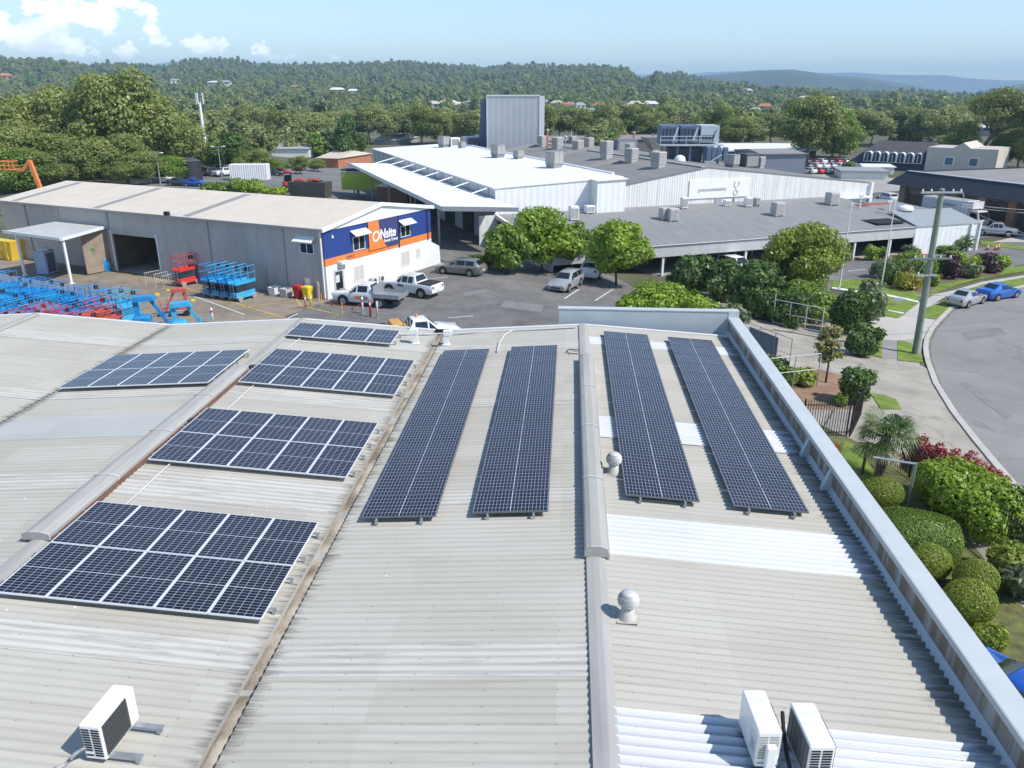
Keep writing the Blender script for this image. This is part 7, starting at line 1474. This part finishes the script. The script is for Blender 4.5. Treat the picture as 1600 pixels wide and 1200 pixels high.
# ================================================================ FAR COUNTRY: wooded hills, blue range, houses, forest
def az_el(x, y): d = ray(x, y).normalized(); return math.atan2(d.x, d.y), math.asin(d.z)
SKY1 = [(-300,104),(0,98),(60,101),(120,106),(180,104),(250,106),(300,98),(350,96),(400,103),(470,108),(530,102),(600,101),(650,98),(690,103),(740,106),(790,102),(830,102),(870,107),(920,108),(965,110),(985,120),(1000,128),(1030,120),(1060,121),(1100,130),(1150,136),(1200,144),(1260,147),(1350,150),(1450,153),(1600,156),(1900,158)]
SKY2 = [(-300,104),(0,108),(40,100),(100,99),(160,106),(230,103),(270,96),(330,96),(420,98),(480,106),(560,118),(900,125),(980,117),(1050,118),(1100,113),(1150,111),(1235,108),(1280,114),(1330,113),(1390,117),(1470,117),(1510,122),(1560,125),(1640,126),(1900,128)]
SKY3 = [(-300,120),(400,128),(900,128),(980,124),(1060,122),(1120,116),(1190,110),(1240,109),(1290,116),(1350,122),(1420,132),(1470,142),(1520,150),(1540,140),(1580,134),(1620,126),(1900,120)]
def tab(sk): 
    q = [az_el(x, y) for x, y in sk]; return [a for a, e in q], [e for a, e in q]
def hillmesh(name, sk, r0, r1, r2, zb, material, na=260, nr=44, rough=1.0, seed=1, pw=1.35):
    A, E = tab(sk); az = np.linspace(A[0], A[-1], na); el = np.interp(az, A, E); r = np.random.default_rng(seed)
    ph = r.random(24)*6.28; fr_ = r.uniform(2, 70, 24)
    crest = r1*(1+.10*np.sin(az*7+seed)+.05*np.sin(az*19+1.3*seed)); R = np.concatenate([np.linspace(0,1,int(nr*.75)), 1+np.linspace(0,1,nr-int(nr*.75)+1)[1:]])
    V = []; 
    for t in R:
        rr = np.where(t <= 1, r0+(crest-r0)*t, crest+(r2-crest)*(t-1)); zc = HC + crest*np.tan(el)
        f = t**pw if t <= 1 else np.cos((t-1)*PI/2)**2
        nz = sum(np.sin(az*fr_[k]*(1+.3*t)+ph[k]+rr*.0022*(k % 5))*(1/(1+fr_[k]*.12)) for k in range(24))*rough*6*min(1, t*1.6)*(1-min(1,max(0,1-abs(t-1)*6)))
        z = zb + (zc-zb)*f + nz*(1 if t < 1 else .3)
        if t < 1: z = np.minimum(z, HC + rr*np.tan(el) - 2*(1-t)*rr*.004)
        V.append(np.stack([np.sin(az)*rr, np.cos(az)*rr, z], 1))
    n = len(R); V = np.concatenate(V); i, j = np.meshgrid(np.arange(n-1), np.arange(na-1), indexing='ij'); a = (i*na+j).ravel(); F = np.stack([a, a+1, a+na+1, a+na], 1)
    o = npmesh(name, V, F, material); o['kind'] = 'structure'; return o, V.reshape(n, na, 3), az, R
M_hill = mat('hill_forest_floor', (.05,.07,.028), .95, 0, .35, .02, .6, .08, col2=(.085,.10,.04))
M_range = mat('range_forest', (.035,.055,.03), .95, 0, .3, .003, .8, .012)
H1, HV, HAZ, HR = hillmesh('hills', SKY1, 760, 2300, 3400, -3.5, M_hill, rough=1.0, seed=3)
hillmesh('ranges', SKY3, 3300, 4700, 5600, -5, M_range, na=220, rough=5, seed=5)
hillmesh('ranges', SKY2, 9400, 11800, 12700, -5, M_range, na=220, rough=8, seed=8)
far = MB(); n = 40; A0, A1 = HAZ[0]-.1, HAZ[-1]+.1
far.loft([[(math.sin(A0+(A1-A0)*k/n)*rr, math.cos(A0+(A1-A0)*k/n)*rr, -5.2) for k in range(n+1)] for rr in (400, 3000, 12900)], closed=False, cap=False)
o = far.build('plain', mat('plain_green', (.05,.068,.028), .95, 0, .35, .006, col2=(.10,.105,.05))); o['kind'] = 'structure'
def hz(a, rr):     # ground height on the near hills
    j = np.interp(a, HAZ, np.arange(len(HAZ))); j0 = int(min(j, len(HAZ)-2)); col = HV[:, j0]; r_ = np.hypot(col[:,0], col[:,1]); return float(np.interp(rr, r_, col[:,2], left=-3.0))
HOUSE_AT = []
# ---- houses scattered through the trees
HP = {}
def house(label, x, y, wpx, hpx, wm, rm, grp='houses on the wooded slopes', y2=None):
    a, e = az_el(x, y)
    r = None
    for rr in np.linspace(420, 2300, 400):      # where this line of sight meets the ground
        if HC + rr*math.tan(e) <= (hz(a, rr) if rr > 760 else -3) + 5: r = rr; break
    if r is None: return
    r = max(r, 420); loc = Vector((math.sin(a)*r, math.cos(a)*r, (hz(a, r) if r > 760 else -3) + 2.5)); k = r/math.cos(e)/FPX*.95
    HOUSE_AT.append((a, wpx*.75/FPX, r))
    if 'h' not in HP:
        o = thing('house', label, 'house', loc, -a+.2, grp); MB().box(-.5,.5,0,.8,-1.2,.62).build('wall', wm, o); MB().hexa([(-.56,-.06,.60),(.56,-.06,.60),(.56,.86,.60),(-.56,.86,.60),(-.30,.36,1.05),(.30,.36,1.05),(.30,.44,1.05),(-.30,.44,1.05)]).build('roof', rm, o)
        MB().box(-.34,-.14,-.012,-.002,.15,.45).build('window', M_glass, o); MB().box(.1,.36,-.012,-.002,.12,.46).build('window', M_glass, o); HP['h'] = o
    else: o = dup(HP['h'], loc, -a+random.uniform(-.5,.5), label, grp)
    o.scale = (wpx*k, wpx*k, hpx*k); recolor(o, {'wall': wm, 'roof': rm}); return o
random.seed(8)
HS = [(180,133,22,8,M_wht,M_wht),(112,152,16,6,M_wht,M_grr),(105,152,10,5,M_crm,M_wht),(11,121,14,7,M_terr,M_terr),(275,127,14,5,M_wht,M_grr),(335,130,22,5,M_wht,M_wht),(350,130,16,6,M_wht,M_grr),(552,143,16,6,M_wht,M_wht),(528,142,22,7,M_crm,M_wht),(440,134,12,4,M_wht,M_grr),(460,136,12,5,M_crm,M_terr),
 (676,164,22,9,M_wht,M_crm),(698,162,22,9,M_wht,M_wht),(722,165,20,8,M_crm,M_wht),(650,174,22,9,M_wht,M_grr),(735,160,22,6,M_grr,M_grr),
 (848,161,16,8,M_wht,M_grr),(867,163,16,9,M_wht,M_crm),(880,164,14,7,M_pink,M_terr),(891,166,14,10,M_wht,M_terr),(908,167,16,10,M_wht,M_grr),(922,171,18,6,M_grr,M_grr),(934,167,18,10,M_wht,M_terr),(950,173,24,6,M_crm,M_grr),(948,182,28,6,M_pink,M_pink),(975,166,14,8,M_terr,M_pink),(993,164,20,9,M_wht,M_crm),(1015,164,22,9,M_wht,M_wht),(1168,143,16,6,M_wht,M_crm),(1180,170,14,6,M_wht,M_grr),(1195,168,20,9,M_pink,M_terr),(1180,175,10,5,M_crm,M_wht),
 (1262,153,22,5,M_pink,M_crm),(1282,158,22,5,M_crm,M_crm),(1318,172,22,6,M_wht,M_grr),(1445,179,52,9,M_wht,M_wht),(1470,181,30,7,M_wht,M_grr),(1340,178,60,5,M_wht,M_crm),(1390,162,30,4,M_crm,M_wht),(1430,163,26,4,M_wht,M_crm),(1375,194,26,10,M_crm,M_grr),(1310,198,14,10,M_wht,M_crm),(1515,206,52,10,M_wht,M_grr),(1500,218,20,8,M_wht,M_wht),(1540,240,24,9,M_grr,M_wht),(1585,232,26,8,M_wht,M_grr)]
rn = {M_wht:'white',M_grr:'grey',M_terr:'terracotta',M_crm:'cream',M_pink:'pinkish'}; HS.sort(key=lambda h: h[0])
for i, (x, y, w_, h_, wm, rm) in enumerate(HS):
    reg = 'left hillside' if x < 470 else 'slope beyond the yard' if x < 640 else 'houses left of the tower' if x < 760 else 'row between tower and blue range' if x < 1030 else 'middle right distance' if x < 1300 else 'far right plain'
    same = [h for h in HS if (('left hillside' if h[0] < 470 else 'slope beyond the yard' if h[0] < 640 else 'houses left of the tower' if h[0] < 760 else 'row between tower and blue range' if h[0] < 1030 else 'middle right distance' if h[0] < 1300 else 'far right plain') == reg)]
    house('far %s house, %s roof, %s from left, %s' % (rn[wm], rn[rm], nth(same.index(HS[i])), reg), x, y, w_, h_, wm, rm)
# ---- the wood on plain and hills: too many to count, one object of instanced crowns
random.seed(33); nrng = np.random.default_rng(5); P = []; S = []
def clearing(a, r): return .5+.5*math.sin(a*37+r*.004)*math.sin(a*13-r*.0071+1)
x0 = az_el(-60, 150)[0]; x1 = az_el(1660, 150)[0]
cnt = 0
while cnt < 19000:
    a = random.uniform(x0, x1); r = 250 + (2420-250)*random.random()**1.12
    if r < 640 and clearing(a, r) < .30: continue
    if r < 330 and a > .06: continue
    if a > .27 and r < 1500 and random.random() < .62: continue
    if a < .02 and r < 420 and a > -.28: continue
    z = hz(a, r) if r > 760 else ter(math.sin(a)*r, math.cos(a)*r)-.5
    if any(abs(a-ha) < hw_ and hr-150 < r < hr+14 for ha, hw_, hr in HOUSE_AT): cnt += 1; continue
    P.append((math.sin(a)*r, math.cos(a)*r, z-.6)); S.append((random.uniform(.5, 1.05) + (random.random() < .12)*random.uniform(.2,.6))*(1.0 if r > 700 else .72)); cnt += 1
me = bpy.data.meshes.new('wood'); me.vertices.add(len(P)); me.vertices.foreach_set('co', np.array(P, np.float32).ravel()); at_ = me.attributes.new('s', 'FLOAT', 'POINT'); at_.data.foreach_set('value', np.array(S, np.float32))
wood = bpy.data.objects.new('wood', me); COL.objects.link(wood); tag(wood, 'distant eucalypt forest covering the plain and hills', 'forest', kind='stuff')
PR = []
for k, (lm, hh, ww) in enumerate(((L_gum, 12, 10), (L_gum2, 11, 11), (L_mid, 10, 10), (L_gum, 15, 10), (L_gum2, 9, 12), (L_grey, 13, 9), (L_dark, 11, 9))):
    B = crown_blobs(hh*random.uniform(.85,1.15), ww, hh*.2, 11, 400+k); V, F, T = leafcloud(B, 620, 1.05, 400+k, shell=.4); ob_ = npmesh('wood_crown', V, F, lm, None, T); COL.objects.unlink(ob_); PR.append(ob_)
ng = bpy.data.node_groups.new('scatter', 'GeometryNodeTree'); ng.interface.new_socket('Geometry', in_out='INPUT', socket_type='NodeSocketGeometry'); ng.interface.new_socket('Geometry', in_out='OUTPUT', socket_type='NodeSocketGeometry')
gi = ng.nodes.new('NodeGroupInput'); go = ng.nodes.new('NodeGroupOutput'); ip = ng.nodes.new('GeometryNodeInstanceOnPoints'); jn = ng.nodes.new('GeometryNodeJoinGeometry')
for ob_ in reversed(PR):
    oi = ng.nodes.new('GeometryNodeObjectInfo'); oi.inputs['Object'].default_value = ob_; oi.inputs['As Instance'].default_value = True; ng.links.new(oi.outputs['Geometry'], jn.inputs[0])
ng.links.new(gi.outputs[0], ip.inputs['Points']); ng.links.new(jn.outputs[0], ip.inputs['Instance']); ip.inputs['Pick Instance'].default_value = True
rv = ng.nodes.new('FunctionNodeRandomValue'); rv.data_type = 'FLOAT_VECTOR'; rv.inputs[0].default_value = (0,0,0); rv.inputs[1].default_value = (0,0,6.28); ng.links.new(rv.outputs[0], ip.inputs['Rotation'])
na_ = ng.nodes.new('GeometryNodeInputNamedAttribute'); na_.data_type = 'FLOAT'; na_.inputs[0].default_value = 's'; ng.links.new(na_.outputs[0], ip.inputs['Scale']); ng.links.new(ip.outputs[0], go.inputs[0])
md = wood.modifiers.new('scatter', 'NODES'); md.node_group = ng
# power pylons
for i, (x, yt, yb) in enumerate(((931,167,192),(1348,144,162),(664,192,220))):
    a, e = az_el(x, yb); r = [620, 1150, 380][i]; o = thing('pylon', ['lattice pylon behind the flue pipes','pale lattice pylon on the right-hand plain','slim pole pylon left of the tower'][i], 'pylon', Vector((math.sin(a)*r, math.cos(a)*r, -3)), -a, 'pylons in the distance'); hh = HC + r*math.tan(az_el(x, yt)[1]) + 3; w0 = hh*.09
    for sx in (-1,1):
        for sy in (-1,1): MB().path([(sx*w0,sy*w0,0),(sx*w0*.2,sy*w0*.2,hh)], .22, 4).build('leg', M_galv, o)
    for f in (.68,.82,.95): MB().box(-hh*.16,hh*.16,-.2,.2,hh*f,hh*f+.4).build('crossarm', M_galv, o)
# ---- haze
hb = MB(); hb.box(-11000, 11000, -80, 13600, -75, 392); hb = hb.build('haze', None); hb.data.materials.clear(); hm = bpy.data.materials.new('haze'); hm.use_nodes = True; hn = hm.node_tree; hn.nodes.remove(hn.nodes['Principled BSDF']); pv = hn.nodes.new('ShaderNodeVolumePrincipled'); pv.inputs['Density'].default_value = 1.6e-4; pv.inputs['Color'].default_value = (.53,.77,1,1); pv.inputs['Anisotropy'].default_value = .0
hn.links.new(pv.outputs[0], hn.nodes['Material Output'].inputs['Volume']); hb.data.materials.append(hm); hb['kind'] = 'stuff'
# ================================================================ LIGHT, SKY, CAMERA
SUN_AZ = rad(-20)       # direction towards the sun in the ground plane (from +X)
SUN_EL = rad(49)
sd = Vector((math.cos(SUN_AZ)*math.cos(SUN_EL), math.sin(SUN_AZ)*math.cos(SUN_EL), math.sin(SUN_EL)))
sl = bpy.data.lights.new('sun', 'SUN'); sl.energy = 4.1; sl.angle = rad(.5); sl.color = (1, .955, .89)
so = bpy.data.objects.new('sun', sl); COL.objects.link(so); so.rotation_euler = (-sd).to_track_quat('-Z', 'Y').to_euler()
w = bpy.data.worlds.new('World'); SC.world = w; w.use_nodes = True
N = w.node_tree.nodes; Lk = w.node_tree.links
bg = N['Background']; bg.inputs['Strength'].default_value = .146
sky = N.new('ShaderNodeTexSky'); sky.sky_type = 'NISHITA'; sky.sun_disc = False
sky.sun_elevation = SUN_EL; sky.sun_rotation = math.atan2(sd.x, sd.y); sky.altitude = 50; sky.air_density = 1.0; sky.dust_density = 0; sky.ozone_density = 2.4
# cumulus banks near the horizon: noise in direction space, strongest to the left
tc = N.new('ShaderNodeTexCoord'); sx = N.new('ShaderNodeSeparateXYZ'); Lk.new(tc.outputs['Generated'], sx.inputs[0])
def mth(op, a=None, b=None, c=None):
    n = N.new('ShaderNodeMath'); n.operation = op
    for i, q in enumerate((a, b, c)):
        if q is None: continue
        if isinstance(q, (int, float)): n.inputs[i].default_value = q
        else: Lk.new(q, n.inputs[i])
    return n.outputs[0]
az = mth('ARCTAN2', sx.outputs['X'], sx.outputs['Y']); el = mth('ARCSINE', sx.outputs['Z'])
cb = N.new('ShaderNodeCombineXYZ'); Lk.new(mth('MULTIPLY', az, 9.0), cb.inputs[0]); Lk.new(mth('MULTIPLY', el, 13.0), cb.inputs[1])
def cnoise(scale, detail, off=0):
    n = N.new('ShaderNodeTexNoise'); n.inputs['Scale'].default_value = scale; n.inputs['Detail'].default_value = detail; n.inputs['Roughness'].default_value = .58
    if off:
        ad = N.new('ShaderNodeVectorMath'); ad.inputs[1].default_value = (off*.35, off, 0); Lk.new(cb.outputs[0], ad.inputs[0]); Lk.new(ad.outputs[0], n.inputs['Vector'])
    else: Lk.new(cb.outputs[0], n.inputs['Vector'])
    return n.outputs['Fac']
def blob(a0, e0, ra, re, k):    # soft bump in (azimuth, elevation) degrees
    da = mth('DIVIDE', mth('SUBTRACT', az, rad(a0)), rad(ra)); de = mth('DIVIDE', mth('SUBTRACT', el, rad(e0)), rad(re))
    return mth('MULTIPLY', mth('EXPONENT', mth('MULTIPLY', mth('ADD', mth('MULTIPLY', da, da), mth('MULTIPLY', de, de)), -1)), k)
msk = None
def dirpx(x, y):
    d = ray(x, y).normalized(); return math.degrees(math.atan2(d.x, d.y)), math.degrees(math.asin(d.z))
for x, y, rx, ry, k in ((60,45,110,45,.62),(140,20,60,40,.62),(228,25,17,26,.60),(110,70,190,16,.42),(330,72,75,14,.46),(402,68,20,16,.56),(470,88,26,9,.46),(30,60,70,12,.4),(860,97,26,6,.40),(500,90,150,8,.2)):
    a0, e0 = dirpx(x, y); b_ = blob(a0, e0, rx/22.0, ry/21.5, k); msk = b_ if msk is None else mth('MAXIMUM', msk, b_)
den = mth('SUBTRACT', mth('ADD', msk, mth('MULTIPLY', mth('SUBTRACT', cnoise(3.3, 10), .5), 2.3)), .34)
cov = mth('MULTIPLY', mth('MINIMUM', mth('MAXIMUM', mth('MULTIPLY', den, 8), 0), .93), mth('MINIMUM', mth('MAXIMUM', mth('MULTIPLY_ADD', msk, 6, -.6), 0), 1))
shade = mth('SUBTRACT', cnoise(3.3, 5), cnoise(3.3, 5, .2))
lum = mth('MINIMUM', mth('MAXIMUM', mth('MULTIPLY_ADD', shade, 2.0, .62), .25), 1)
cr = N.new('ShaderNodeValToRGB'); cr.color_ramp.elements[0].color = (6.6, 7.2, 8.0, 1); cr.color_ramp.elements[1].color = (12.5, 12.3, 12.0, 1); Lk.new(lum, cr.inputs[0])
mx = N.new('ShaderNodeMix'); mx.data_type = 'RGBA'; Lk.new(cov, mx.inputs[0]); Lk.new(sky.outputs[0], mx.inputs[6]); Lk.new(cr.outputs[0], mx.inputs[7])
Lk.new(mx.outputs[2], bg.inputs['Color'])
cam = bpy.data.cameras.new('camera'); co = bpy.data.objects.new('camera', cam); COL.objects.link(co)
co.location = CO; co.rotation_euler = (PI/2 - PITCH, 0, YAW); cam.sensor_width = 36; cam.lens = 36*FPX/1600; cam.clip_start = .2; cam.clip_end = 30000
SC.camera = co
vs = SC.view_settings; SC.display_settings.display_device = 'sRGB'; vs.view_transform = 'Standard'; vs.look = 'None'; vs.gamma = 1; vs.exposure = .40
SC.cycles.volume_bounces = 0; SC.cycles.max_bounces = 6
